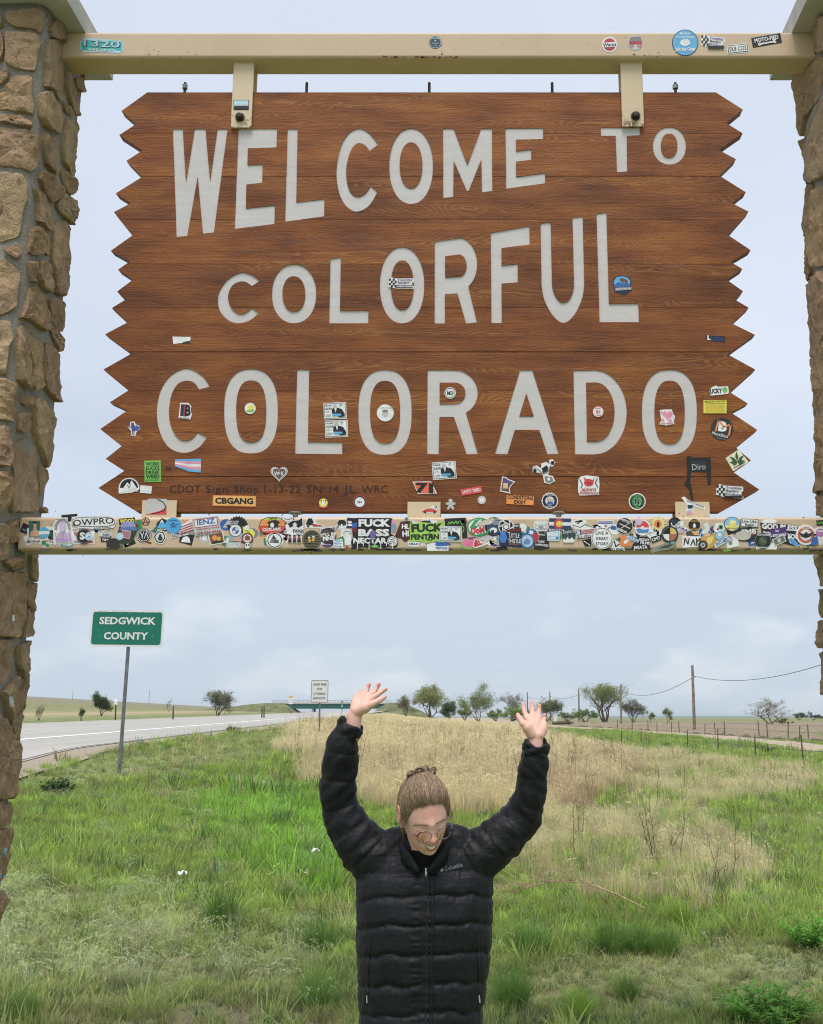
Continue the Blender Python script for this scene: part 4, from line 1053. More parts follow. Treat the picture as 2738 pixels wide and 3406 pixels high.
# glasses
gl = MB(); gd = MB(); GY = -0.117; GZ = -0.0135
gr = empty('glasses', person.location); gr.parent = person; gr.matrix_parent_inverse = Matrix.Translation(-Vector(person.location))
for s in (-1, 1):
    ring = [hw(0.0305 * s + 0.0215 * math.cos(q), GY + 0.16 * (abs(0.0305 * s + 0.0215 * math.cos(q)) - 0.02) * 0.5, GZ + 0.0185 * math.sin(q)) for q in np.linspace(0, 2 * math.pi, 33)]
    gl.tube(ring, 0.0013, 6, cap=False)
    q0 = np.linspace(0.1, 1.25, 8) if s > 0 else np.linspace(math.pi - 0.1, math.pi - 1.25, 8)
    gd.tube([hw(0.0305 * s + 0.0215 * math.cos(q), GY + 0.16 * (abs(0.0305 * s + 0.0215 * math.cos(q)) - 0.02) * 0.5 - 0.0005, GZ + 0.0187 * math.sin(q)) for q in q0], [0.0012, .0015, .0018, .002, .002, .0018, .0015, .0012], 6)
    gl.tube([hw(0.0515 * s, GY + 0.003, GZ + 0.007), hw(0.060 * s, GY + 0.012, GZ + 0.009), hw(0.0685 * s, GY + 0.06, GZ + 0.012), hw(0.0715 * s, 0.005, GZ + 0.014), hw(0.073 * s, 0.022, GZ - 0.004)], 0.0014, 6)
    gd.tube([hw(0.050 * s, GY + 0.001, GZ + 0.008), hw(0.0605 * s, GY + 0.009, GZ + 0.0095)], 0.0015, 6)
    gl.tube([hw(0.013 * s, GY + 0.004, GZ - 0.004), hw(0.010 * s, GY + 0.010, GZ - 0.009)], 0.0012, 5)
    ln = MB(); cx = hw(0.0305 * s, GY + 0.001, GZ); ln.add([cx] + ring[:-1], [(0, i + 1, (i + 1) % 32 + 1) for i in range(32)])
    if 'lens' not in MATS:
        tl = NT('lens', 0.05, 0.5); tr_ = tl.n.new('ShaderNodeBsdfTransparent'); tr_.inputs[0].default_value = (0.99, 0.985, 0.99, 1); gs = tl.n.new('ShaderNodeBsdfGlossy'); gs.inputs['Roughness'].default_value = 0.03
        mx = tl.n.new('ShaderNodeMixShader'); mx.inputs[0].default_value = 0.02; tl.l.new(tr_.outputs[0], mx.inputs[1]); tl.l.new(gs.outputs[0], mx.inputs[2]); tl.l.new(mx.outputs[0], tl.n['Material Output'].inputs[0])
    lo = ln.build('lens', MATS['lens'], None, True); lo.parent = gr; lo.matrix_parent_inverse = Matrix.Translation(-Vector(person.location))
gl.tube([hw(-0.010, GY + .001, GZ + 0.005), hw(0, GY - 0.001, GZ + 0.0075), hw(0.010, GY + .001, GZ + 0.005)], 0.0011, 6)
for nm, m_, mt in (('frame', gl, frame_m), ('frame_corner', gd, frame_d)):
    o = m_.build(nm, mt, None, True); o.parent = gr; o.matrix_parent_inverse = Matrix.Translation(-Vector(person.location))
# hair: a close cap with combed strands gathered at the crown, and three little twists
def hair_edge(th):
    """lowest elevation (radians) of the hair at azimuth th"""
    a = abs((th + math.pi) % (2 * math.pi) - math.pi)
    pts = [(0, 0.60), (0.25, 0.57), (0.5, 0.54), (0.8, 0.44), (1.08, 0.12), (1.25, -0.12), (1.42, 0.12), (1.7, 0.12), (2.0, -0.30), (2.5, -0.55), (math.pi, -0.6)]
    for (a0, e0), (a1, e1) in zip(pts[:-1], pts[1:]):
        if a0 <= a <= a1: return e0 + (e1 - e0) * (a - a0) / (a1 - a0)
    return -0.6
def scalp(th, ph, off):
    p = head_r(th, ph); n = Vector((p.x / 0.0685 ** 2, p.y / 0.095 ** 2, p.z / 0.115 ** 2)).normalized()
    return p + n * off
hm = MB(); nt, npz = 96, 30; vs, fs = [], []
for i in range(npz + 1):
    for k in range(nt):
        th = 2 * math.pi * k / nt; e = hair_edge(th); ph = e + (math.pi / 2 - e) * (i / npz)
        lift = 0.0008 + 0.0095 * min(1, i / 7)
        part = 0.004 * G(math.sin(th) * math.cos(ph), 0.03) * (1 if math.cos(th) > 0 else 0)
        rp = 0.0016 * math.sin(th * 46 + 2.4 * math.sin(ph * 9)) * min(1, i / 4)
        vs.append(HC + HR @ scalp(th, ph, lift - part + rp))
for i in range(npz):
    for k in range(nt): fs.append((i * nt + k, i * nt + (k + 1) % nt, (i + 1) * nt + (k + 1) % nt, (i + 1) * nt + k))
hm.add(vs, fs)
rs = random.Random(3); hl, hd = MB(), MB()
crown = Vector((0.0, 0.35, 0.94)).normalized()
def dirv(th, ph): return Vector((math.sin(th) * math.cos(ph), -math.cos(th) * math.cos(ph), math.sin(ph)))
for s in range(2200):
    th = rs.uniform(-math.pi, math.pi); e = hair_edge(th)
    f0 = abs(rs.gauss(0, 0.16)); ph0 = e + (math.pi / 2 - e) * min(0.7, f0) + rs.uniform(-0.05, 0.01)
    d0 = dirv(th, ph0); target = (crown + Vector((rs.uniform(-.35, .35), rs.uniform(-.25, .15), 0)) + Vector((math.copysign(.16, math.sin(th)), 0, 0))).normalized()
    n = 9; pts = []; amp = rs.uniform(0.006, 0.0125); wv = rs.uniform(-0.05, 0.05)
    for i in range(n):
        u = i / (n - 1) * rs.uniform(0.9, 1.0)
        d = d0.slerp(target, u); d = (d + Vector((wv * math.sin(u * 3.1), 0, 0))).normalized()
        ph = math.asin(max(-1, min(1, d.z))); thh = math.atan2(d.x, -d.y)
        pts.append(HC + HR @ scalp(thh, ph, 0.002 + amp * min(1, u * 6 + .15) + 0.001 * math.sin(u * 14 + s)))
    (hm, hl, hl, hd)[s % 4].tube(pts, [0.0006] + [rs.uniform(0.0005, 0.0009)] * (n - 2) + [0.0007], 4, cap=False)
for cxx, cyy, czz, R0 in ((-0.034, 0.030, 0.118, 0.0125), (-0.006, 0.022, 0.128, 0.0165), (0.036, 0.030, 0.116, 0.0125), (0.018, 0.045, 0.120, 0.011)):
    for q in range(9):
        ph0 = rs.uniform(0, 6.28); n = 22; r1 = R0 * rs.uniform(0.55, 1.0); tl_ = rs.uniform(-.5, .5)
        pts = [hw(cxx + r1 * math.cos(ph0 + 6.6 * i / n) + 0.002 * q * .3, cyy + tl_ * .01 * math.sin(6.6 * i / n) + rs.uniform(-.004, .004) * .3 + (q - 4) * .0016, czz + r1 * math.sin(ph0 + 6.6 * i / n)) for i in range(n)]
        hm.tube(pts, 0.0022, 5)
for q in range(46):                                     # loose wisps at the temples and nape
    s = rs.choice((-1, 1)); th = s * rs.uniform(1.0, 1.35); p0 = scalp(th, rs.uniform(-.1, .3), .004); dd = Vector((0.012 * s * rs.uniform(.2, 1.6), rs.uniform(-.01, .03), -rs.uniform(.02, .06)))
    hm.tube([HC + HR @ (p0 + dd * u + Vector((s * .006 * math.sin(u * 3), 0, 0))) for u in np.linspace(0, 1, 6)], [.0006] * 5 + [.0002], 3, cap=False)
hm.build('hair', MATS['hair_mat'], person, True); hl.build('hair_strands', hair_l, person, True)['kind'] = 'stuff'; hd.build('hair_strands', hair_d, person, True)['kind'] = 'stuff'

# jacket: torso and sleeves fused into one quilted shell
jk = MB()
rowsY = [(2738, 1340, 1496), (2752, 1290, 1545), (2770, 1262, 1585), (2800, 1238, 1605), (2850, 1205, 1630), (2905, 1187, 1643), (3000, 1183, 1643), (3130, 1185, 1638), (3250, 1188, 1623), (3406, 1195, 1607)]
prof = []
for y, x0, x1 in rowsY:
    a, b = at(x0, y, TY), at(x1, y, TY); prof.append((a.z, (a.x + b.x) / 2, (b.x - a.x) / 2))
prof.append((0.80, prof[-1][1], prof[-1][2] + 0.004)); prof.append((0.72, prof[-1][1], prof[-1][2] - 0.004))
depth = [(1.62, .06), (1.44, .066), (1.40, .078), (1.36, .094), (1.30, .118), (1.2, .138), (1.0, .140), (0.72, .145)]
def interp(tab, z, k=1):
    if z >= tab[0][0]: return tab[0][k]
    for p, q in zip(tab[:-1], tab[1:]):
        if p[0] >= z >= q[0]:
            f = (p[0] - z) / (p[0] - q[0]); return p[k] + (q[k] - p[k]) * f
    return tab[-1][k]
seams = [at(1400, y, 3.34).z for y in (2790, 2852, 2918, 2994, 3086, 3183, 3285, 3383)]
while seams[-1] > 0.74: seams.append(seams[-1] - 0.093)
def quilt(z, wob=0.0):
    z = z + wob
    for a, b in zip(seams[:-1], seams[1:]):
        if a >= z > b:
            f = (a - z) / (a - b); return 1 - abs(2 * f - 1) ** 6
    return 0.0
zs = np.arange(prof[0][0], 0.72, -0.006); nr = 96; vs, fs = [], []
for z in zs:
    cx, a, b = interp(prof, z, 1), interp(prof, z, 2), interp(depth, z, 1)
    for k in range(nr):
        th = 2 * math.pi * k / nr; c_, s_ = math.cos(th), math.sin(th)
        wob = 0.012 * math.sin(th * 2 + 1) + 0.012 * mnoise.noise(Vector((c_ * 3, s_ * 3, z * 4)))
        q = quilt(z, wob); zf = max(0.0, 1 - abs(c_) * 10) if s_ < 0 else 0
        r = -0.008 + 0.0115 * q * (1 - 0.5 * zf) * (0.55 + 0.45 * abs(s_)) * (0.35 if z > seams[2] else 1)
        ea = (a + r) * math.copysign(abs(c_) ** (2 / 2.5), c_); eb = (b + r) * math.copysign(abs(s_) ** (2 / 2.5), s_)
        vs.append((cx + ea, TY + eb, z))
for i in range(len(zs) - 1):
    for k in range(nr): fs.append((i * nr + k, i * nr + (k + 1) % nr, (i + 1) * nr + (k + 1) % nr, (i + 1) * nr + k))
fs += [tuple(range(nr))[::-1], tuple(range((len(zs) - 1) * nr, len(zs) * nr))]
jk.add(vs, fs)
SL = [(1160, 2436, 40, 3.42), (1146, 2462, 53, 3.425), (1136, 2500, 59, 3.43), (1130, 2550, 60, 3.44), (1124, 2610, 59, 3.45), (1126, 2665, 61, 3.46), (1146, 2722, 70, 3.47), (1187, 2790, 80, 3.47), (1240, 2850, 86, 3.47), (1300, 2890, 84, 3.47)]
SR = [(1781, 2497, 38, 3.43), (1778, 2524, 47, 3.435), (1774, 2560, 51, 3.44), (1768, 2605, 53, 3.45), (1760, 2655, 57, 3.46), (1736, 2715, 66, 3.475), (1690, 2768, 73, 3.475), (1630, 2818, 80, 3.47), (1560, 2868, 86, 3.47), (1500, 2895, 84, 3.47)]
for S, ph in ((SL, 0.3), (SR, 1.1)):
    ctr = cat_rom([at(x, y, Y) for x, y, r, Y in S], False, 16); rad = cat_rom([Vector((r * 0.95e-3, 0, 0)) for x, y, r, Y in S], False, 16)
    L = 0; pts, rr = [], []
    for i, (p, q) in enumerate(zip(ctr, rad)):
        if i: L += (p - ctr[i - 1]).length
        f = (L / 0.088 + ph) % 1.0
        pts.append(p); rr.append(q.x * (0.925 + 0.075 * (1 - abs(2 * f - 1) ** 7)))
    jk.tube(pts, rr, 26)
for c0, nrm, R0 in ((at(1166, 2424, 3.418), at(1180, 2400, 3.41) - at(1150, 2450, 3.42), 0.034), (at(1783, 2486, 3.428), at(1786, 2470, 3.42) - at(1780, 2500, 3.43), 0.033)):
    nrm = nrm.normalized(); u = nrm.orthogonal().normalized(); w = nrm.cross(u)
    for k, (dn, rr_, tr_) in enumerate(((0.012, R0 + 0.001, 0.0085), (0.001, R0 + 0.003, 0.0085), (-0.012, R0 + 0.001, 0.009))):
        jk.tube([c0 + nrm * (dn + 0.0035 * math.sin(3 * q + k)) + (u * math.cos(q) + w * math.sin(q)) * (rr_ + 0.0025 * math.sin(5 * q + 2 * k)) for q in np.linspace(0, 2 * math.pi, 40)], tr_, 8)
jme = remesh(jk, 0.0036, 1, 0.4)
nv = len(jme.vertices); co = np.empty(nv * 3); jme.vertices.foreach_get('co', co); co = co.reshape(-1, 3)
nn = np.empty(nv * 3); jme.vertices.foreach_get('normal', nn); nn = nn.reshape(-1, 3)
sm = np.array(seams); disp = np.zeros(nv)
cxz = np.interp(co[:, 2], [p[0] for p in prof][::-1], [p[1] for p in prof][::-1])
lat_ = co[:, 0] - cxz
torso = (np.abs(lat_) < 0.25) & (co[:, 2] < seams[1])
for i in range(nv):
    p = co[i]
    v = mnoise.noise(Vector((p[0] * 11, p[1] * 11, p[2] * 18))) * 0.0035 + mnoise.noise(Vector((p[0] * 40, p[1] * 40, p[2] * 14))) * 0.0022
    if torso[i]:
        ds = np.min(np.abs(sm - p[2]))
        v += 0.0024 * math.exp(-(ds / 0.020) ** 2) * mnoise.noise(Vector((p[0] * 75, p[2] * 9, 3.0)))
        if p[1] < TY: v += 0.0026 * math.exp(-((abs(lat_[i] - 0.0) - 0.020) / 0.014) ** 2) * math.sin(p[2] * 290 + 9 * mnoise.noise(Vector((p[2] * 22, 1 + (lat_[i] > 0) * 5, 0)))) * max(0, mnoise.noise(Vector((p[2] * 13, 4, lat_[i] * 9))) + .6)
    else:                                            # diagonal drag folds on the sleeves and shoulders
        s_ = 1 if lat_[i] > 0 else -1
        v += 0.0065 * mnoise.noise(Vector(((p[0] * s_ + p[2]) * 30, (p[0] * s_ - p[2]) * 7, p[1] * 12)))
    disp[i] = v + 0.0013 * mnoise.noise(Vector((p[0] * 95, p[1] * 95, p[2] * 30))) + 0.0010 * mnoise.noise(Vector((p[0] * 50, p[1] * 50, p[2] * 120 + 7)))
co2 = co + nn * disp[:, None]; jme.vertices.foreach_set('co', co2.ravel()); jme.update()
jo = link_mesh('jacket', jme, MATS['jacket_nylon'], None, True); put(jo, person)
bvh_j = BVHTree.FromPolygons([tuple(v) for v in co2], [tuple(p.vertices) for p in jme.polygons])
def on_jacket(x, z, off=0.002):
    h = bvh_j.ray_cast(Vector((x, 2.9, z)), Vector((0, 1, 0)))
    return (h[0] - Vector((0, off, 0))) if h[0] else Vector((x, 3.33, z))
def jstrip(name, mat, pxs, w, off, n=60):
    c_ = cat_rom([at(x, y, 3.34) for x, y in pxs], False, max(2, n // (len(pxs) - 1))); mb = MB(); vs, fs = [], []
    for p in c_:
        for k in (-1, -.4, .4, 1): vs.append(on_jacket(p.x + k * w, p.z, off if abs(k) < 1 else -0.002))
    for i in range(len(c_) - 1):
        for k in range(3): fs.append((4 * i + k, 4 * i + k + 1, 4 * i + 5 + k, 4 * i + 4 + k))
    mb.add(vs, fs); return mb.build(name, mat, person, True)
jstrip('zipper', zip_m, [(1418, 2905), (1424, 3000), (1421, 3150), (1419, 3300), (1418, 3420), (1418, 3560)], 0.0055, 0.003)
jstrip('zipper_placket', MATS['jacket_nylon'], [(1433, 2905), (1440, 3000), (1437, 3150), (1435, 3300), (1434, 3420)], 0.007, 0.006)
for px_ in ([(1226, 3152), (1220, 3220), (1217, 3325)], [(1590, 3158), (1594, 3220), (1594, 3330)]):
    jstrip('pocket_zip', zip_m, px_, 0.004, 0.004, 30)
    q = at(*px_[-1], 3.34); b_ = on_jacket(q.x, q.z, 0.006); mb = MB(); mb.tube([b_ + Vector((0, 0, .006)), b_ + Vector((0.002, -.002, -.014))], [.0018, .0026], 6); mb.build('zip_pull', silver, person)
q = at(1416, 2903, 3.34); b_ = on_jacket(q.x, q.z, 0.006); mb = MB(); mb.tube([b_ + Vector((0, 0, .010)), b_ + Vector((0, -.003, -.008)), b_ + Vector((0.001, -.003, -.022))], [.0035, .0035, .0022], 6); mb.build('zip_pull', silver, person)
# stand collar, open at the front
col_ = MB(); vs, fs = [], []; n = 40
cb = Vector((HC.x - 0.002, TY - 0.012, 0))
for i in range(n + 1):
    th = math.radians(-90 + 17) + math.radians(326) * i / n; f = abs(2 * i / n - 1)
    zt = 1.472 - 0.118 * f ** 3.2; zb = zt - 0.06 + 0.045 * f ** 4; lo_ = .02 * (1 - f ** 3)
    for rr_, zz, in ((0.100, zb - lo_), (0.097, (zb + zt) / 2), (0.094, zt - 0.006), (0.088, zt), (0.082, zt - 0.006), (0.080, (zb + zt) / 2), (0.082, zb - lo_)):
        rj = rr_ + 0.0025 * math.sin(i * 2.1 + zz * 60)
        fx = 1 - 0.42 * f ** 7
        vs.append((cb.x + 0.003 + rj * 1.0 * math.cos(th) * fx, cb.y + rj * 1.12 * math.sin(th) * (1 + 0.10 * f ** 6), zz))
m = 7
for i in range(n):
    for k in range(m): fs.append((i * m + k, i * m + (k + 1) % m, (i + 1) * m + (k + 1) % m, (i + 1) * m + k))
fs += [tuple(range(m)), tuple(range(n * m, n * m + m))[::-1]]
col_.add(vs, fs); o = col_.build('collar', MATS['jacket_nylon'], person, True); fix_normals(o.data)
sh = MB(); capsule(sh, (cb.x, TY - 0.03, 1.36), (cb.x, TY - 0.035, 1.372), 0.075, 0.062, 20); sh.build('shirt', shirt_m, person, True)
# trousers and shoes
for s in (-1, 1):
    mb = MB(); chain(mb, [(nb0.x + 0.085 * s, TY, 0.90), (nb0.x + 0.10 * s, TY - 0.01, foot_z + 0.48), (nb0.x + 0.11 * s, TY + 0.01, foot_z + 0.10)], [0.095, 0.072, 0.062], 18)
    mb.build('trouser_leg', denim, person, True)
    mb = MB(); chain(mb, [(nb0.x + 0.11 * s, TY + 0.04, foot_z + 0.045), (nb0.x + 0.12 * s, TY - 0.09, foot_z + 0.04), (nb0.x + 0.125 * s, TY - 0.15, foot_z + 0.032)], [0.045, 0.044, 0.034], 14)
    capsule(mb, (nb0.x + 0.11 * s, TY + 0.03, foot_z + 0.05), (nb0.x + 0.11 * s, TY + 0.02, foot_z + 0.11), 0.042, 0.046, 14); mb.build('shoe', shoe_m, person, True)
# ------------------------------------------------------------------ lettering and stickers
_txt = {}
_ts = bpy.data.scenes.new('lettering')
def text_tris(s, bold=0.0):
    """(verts2d, faces) of a string, scaled so that cap height = 1, origin at its centre"""
    key = (s, bold)
    if key in _txt: return _txt[key]
    cu = bpy.data.curves.new('t', 'FONT'); cu.body = s; cu.resolution_u = 2; cu.offset = bold; cu.fill_mode = 'FRONT'
    ob = bpy.data.objects.new('t', cu); _ts.collection.objects.link(ob)
    with bpy.context.temp_override(scene=_ts, view_layer=_ts.view_layers[0]):
        dg = bpy.context.evaluated_depsgraph_get(); me = bpy.data.meshes.new_from_object(ob.evaluated_get(dg))
    bpy.data.objects.remove(ob); bpy.data.curves.remove(cu)
    v = np.array([(p.co.x, p.co.y) for p in me.vertices]) if len(me.vertices) else np.zeros((1, 2))
    f = [tuple(p.vertices) for p in me.polygons]; bpy.data.meshes.remove(me)
    lo, hi = v.min(0), v.max(0); cap = 0.69 + 2 * bold
    w = (hi[0] - lo[0]) / cap
    v = np.column_stack([(v[:, 0] - (lo[0] + hi[0]) / 2) / cap, (v[:, 1] - 0.345) / cap])
    _txt[key] = (v, f, w); return _txt[key]
PAL = {'w': 'E9E8E6', 'k': '18181A', 'g': '7C7C7C', 'lg': 'B9B9B8', 'r': 'B9242C', 'b': '1D5FB0', 'n': '1B2547', 'lb': '4BA9DC', 'pb': 'A9D0E6', 'o': 'EE8423', 'y': 'E9D524', 'gr': '2E8A48', 'lgr': '74BE45', 'dg': '1F3B2A', 'p': '5A3A86', 'lp': 'CDB6DC', 'pk': 'E58AA8', 'lpk': 'F0C4D0', 't': '1AB3AE', 'tan': 'D9B98C', 'br': '6B4630', 'sk': 'D9A583', 'ol': '4C4A33', 'cr': 'E4E0BE', 'gd': 'D2A23C', 'v': 'D9D2E8', 'dr': '6F1F22', 'engr': '33180D'}
def vinyl(c):
    nm = 'vinyl_' + c
    if nm in MATS: return MATS[nm]
    col = hexc(PAL.get(c, c)); g_ = sum(col) / 3; return plain(nm, tuple(min(0.78, (q * .86 + g_ * .14) * 1.05 + .006) for q in col), 0.45, 0.4, 0, 0.12, 18)
def rot2(x, y, a):
    a = math.radians(a); return x * math.cos(a) - y * math.sin(a), x * math.sin(a) + y * math.cos(a)
def sticker(parent, tr, Y, items, name='sticker', label=None, lift=0.0012, curl=None):
    """a printed sticker lying on the plane at distance Y; shapes in crop pixels"""
    ox, oy, s = tr; mb = MB(); mats = []; idx = {}
    def W(x, y, k):
        p = at(ox + x / s, oy + y / s, Y); off = lift + 0.00035 * k
        return Vector((p.x, Y - off, p.z))
    for k, it in enumerate(items):
        kind, c = it[0], it[1]
        if c not in idx: idx[c] = len(mats); mats.append(vinyl(c))
        mi = idx[c]; polys = []
        if kind == 'p': polys = [it[2]]
        elif kind == 'r':
            x0, y0, x1, y1 = it[2:6]; a = it[6] if len(it) > 6 else 0; cx, cy = (x0 + x1) / 2, (y0 + y1) / 2
            polys = [[(cx + rot2(dx, dy, a)[0], cy + rot2(dx, dy, a)[1]) for dx, dy in ((x0 - cx, y0 - cy), (x1 - cx, y0 - cy), (x1 - cx, y1 - cy), (x0 - cx, y1 - cy))]]
        elif kind == 'c':
            cx, cy, rx = it[2:5]; ry = it[5] if len(it) > 5 else rx
            polys = [[(cx + rx * math.cos(q), cy + ry * math.sin(q)) for q in np.linspace(0, 2 * math.pi, 25)[:-1]]]
        elif kind == 'l':                                 # stroke: width, points
            w_, pts = it[2], it[3]
            for a, b in zip(pts[:-1], pts[1:]):
                d = Vector((b[0] - a[0], b[1] - a[1])); d = d.normalized() if d.length > 0 else Vector((1, 0)); n_ = Vector((-d.y, d.x)) * w_ / 2; e = d * w_ * .3
                polys.append([(a[0] + n_.x - e.x, a[1] + n_.y - e.y), (b[0] + n_.x + e.x, b[1] + n_.y + e.y), (b[0] - n_.x + e.x, b[1] - n_.y + e.y), (a[0] - n_.x - e.x, a[1] - n_.y - e.y)])
        elif kind == 'ring':
            cx, cy, r1, r0 = it[2:6]; n = 28
            for q in range(n):
                a, b = 2 * math.pi * q / n, 2 * math.pi * (q + 1) / n
                polys.append([(cx + r1 * math.cos(a), cy + r1 * math.sin(a)), (cx + r1 * math.cos(b), cy + r1 * math.sin(b)), (cx + r0 * math.cos(b), cy + r0 * math.sin(b)), (cx + r0 * math.cos(a), cy + r0 * math.sin(a))])
        elif kind == 'wedge':
            cx, cy, r_, a0, a1 = it[2:7]; polys = [[(cx, cy)] + [(cx + r_ * math.cos(math.radians(q)), cy + r_ * math.sin(math.radians(q))) for q in np.linspace(a0, a1, 9)]]
        elif kind == 'star':
            cx, cy, r1, r0, n = it[2:7]; polys = [[(cx + (r1 if q % 2 == 0 else r0) * math.cos(math.pi * q / n), cy + (r1 if q % 2 == 0 else r0) * math.sin(math.pi * q / n)) for q in range(2 * n)]]
        elif kind == 't':
            txt, cx, cy, w_, h_ = it[2:7]; a = it[7] if len(it) > 7 else 0; bold = it[8] if len(it) > 8 else 0.018
            v, f, wn_ = text_tris(txt, bold); vs = []
            for q in v:
                dx, dy = rot2(q[0] / wn_ * w_, -q[1] * h_, a); vs.append(W(cx + dx, cy + dy, k))
            mb.add(vs, f, mi)
        for pl in polys:
            if k == 0:                                     # the sticker itself has an edge
                n = len(pl); vs = [W(x, y, 0) for x, y in pl]; vs += [v + Vector((0, lift - 0.0001, 0)) for v in vs]
                mb.add(vs, [tuple(range(n))] + [((i + 1) % n, i, n + i, n + (i + 1) % n) for i in range(n)], mi)
            else: mb.add([W(x, y, k) for x, y in pl], [tuple(range(len(pl)))], mi)
    o = mb.build(name, mats, parent)
    if label: o['label'] = label
    return o
R4 = lambda x0, y0, x1, y1: [(x0, y0), (x1, y0), (x1, y1), (x0, y1)]
def trumbley(x0, y0, x1, y1, a=0):
    w, h = x1 - x0, y1 - y0; f = lambda u, v: (x0 + u * w, y0 + v * h + math.tan(math.radians(a)) * (u - .5) * w)
    it = [('p', 'w', [f(.12, .0), f(.3, .1), f(1, .12), f(1, .45), f(.93, .5), f(.95, .78), f(1, .8), f(1, 1), f(.3, .96), f(.0, .8), f(.02, .3)])]
    for i in range(4):
        for j in range(4):
            if (i + j) % 2 == 0: it.append(('p', 'k', [f(.03 + i * .075, .1 + j * .19), f(.03 + (i + 1) * .075, .1 + j * .19), f(.02 + (i + 1) * .075, .1 + (j + 1) * .19), f(.02 + i * .075, .1 + (j + 1) * .19)]))
    for k, (tx, u, v, wd) in enumerate((('Trumbley', .66, .24, .6), ('Racing', .60, .48, .46), ('Products', .64, .73, .6))):
        cx, cy = f(u, v); it.append(('t', 'p' if k != 1 else 'k', tx, cx, cy, wd * w, h * .16, a, .03))
    it.append(('r', 'k', *f(.3, .86), *f(.97, .95))); return it
def lawyer(x0, y0, x1, y1, a):
    cx, cy, w, h = (x0 + x1) / 2, (y0 + y1) / 2, x1 - x0, y1 - y0
    f = lambda u, v: (cx + rot2((u - .5) * w, (v - .5) * h, a)[0], cy + rot2((u - .5) * w, (v - .5) * h, a)[1])
    return [('p', 'w', [f(0, 0), f(1, 0), f(1, 1), f(0, 1)]), ('p', 'k', [f(.03, .04), f(.97, .04), f(.97, .96), f(.03, .96)]), ('p', 'w', [f(.05, .07), f(.95, .07), f(.95, .93), f(.05, .93)]),
            ('t', 'k', 'FRANK', *f(.22, .17), w * .30, h * .10, a), ('t', 'k', 'AZAR', *f(.22, .36), w * .32, h * .12, a), ('t', 'g', 'IS A', *f(.18, .55), w * .16, h * .08, a), ('t', 'g', 'LION', *f(.2, .78), w * .22, h * .14, a),
            ('p', 'k', [f(.36, .40), f(.46, .33), f(.62, .33), f(.80, .42), f(.92, .70), f(.92, .86), f(.70, .9), f(.36, .66)]), ('p', 'w', [f(.47, .33), f(.58, .33), f(.53, .62)]), ('c', 'lg', *f(.50, .22), w * .075, h * .12), ('p', 'lb', [f(.36, .68), f(.76, .70), f(.76, .82), f(.36, .80)]), ('t', 'k', '#1', *f(.75, .15), w * .1, h * .09, a)]
# ---- on the upper beam
U0, U1, U2 = (0, 0, 1.733), (900, 0, 1.733), (1738, 0, 1.733)
UP = lambda tr, it, lb=None: sticker(up_beam, tr, BF, it, label=lb)
UP(U0, [('p', 'pb', [(460, 250), (478, 226), (505, 220), (640, 230), (715, 240), (712, 290), (690, 308), (600, 302), (480, 300), (462, 285)]), ('p', 't', [(470, 252), (484, 232), (640, 236), (706, 244), (700, 292), (600, 296), (474, 290)]), ('t', 'n', '1320', 590, 256, 215, 40, 3, .04), ('t', 'pb', '1320', 588, 253, 208, 36, 3, .01), ('t', 'w', 'VIDEO', 585, 289, 165, 12, 3)], 'teal sticker reading 1320 VIDEO')
UP(U1, [('c', '2F4350', 950, 245, 36), ('ring', 'pb', 950, 245, 33, 31), ('t', 'pb', 'DOGWALKERS', 950, 222, 50, 8), ('star', 'pb', 950, 237, 7, 3, 4), ('t', 'pb', 'COFFEE', 950, 252, 38, 6), ('t', 'pb', 'CO', 950, 265, 16, 6)], 'dark round sticker in the middle of the beam')
UP(U2, [('c', 'w', 502, 258, 45), ('c', 'r', 502, 258, 36), ('p', 'w', [(460, 248), (545, 242), (545, 270), (460, 274)]), ('t', 'n', 'Warps', 502, 258, 78, 20, -4, .03)], 'white round sticker with red disc')
UP(U2, [('c', 'lg', 650, 246, 44), ('p', 'g', [(622, 215), (680, 212), (690, 238), (615, 240)]), ('r', 'r', 615, 240, 688, 256), ('ring', 'r', 630, 262, 11, 7), ('ring', 'r', 674, 262, 11, 7)], 'pale round sticker with a red wagon')
UP(U2, [('c', 'n', 938, 247, 76), ('c', 'lb', 938, 247, 72), ('t', 'w', 'Be Safe', 938, 193, 60, 13), ('t', 'w', 'Around Water', 938, 214, 115, 14), ('c', 'w', 938, 247, 30, 20), ('t', 'w', 'Josh the Otter', 938, 284, 118, 22, 0, .03)], 'large light blue round sticker')
UP(U2, trumbley(1028, 203, 1166, 282, 6)); UP(U2, [('r', 'w', 1180, 254, 1303, 308, -6), ('r', 'dg', 1184, 258, 1299, 304, -6), ('r', 'w', 1188, 262, 1295, 300, -6), ('t', 'k', 'SK8 COS', 1241, 281, 98, 26, -6, .01)], 'small licence plate sticker reading SK8 COS')
UP(U2, [('r', 'k', 1322, 205, 1492, 262, -10), ('t', 'w', 'MOTO-FIED', 1406, 224, 140, 24, -10, .03), ('l', 'w', 9, [(1368, 255), (1450, 240)]), ('ring', 'w', 1366, 256, 9, 4), ('wedge', 'w', 1454, 238, 12, 30, 310)], 'black sticker reading MOTO-FIED')
sticker(up_beam, U0, SF - 0.016, [('r', 'n', 1347, 577, 1435, 634), ('p', 'pb', [(1350, 580), (1432, 580), (1432, 612), (1350, 612)]), ('p', 'lg', [(1350, 612), (1370, 598), (1390, 606), (1412, 596), (1432, 610)]), ('r', 'k', 1350, 612, 1432, 631)], label='small photo of mountains on the strap')
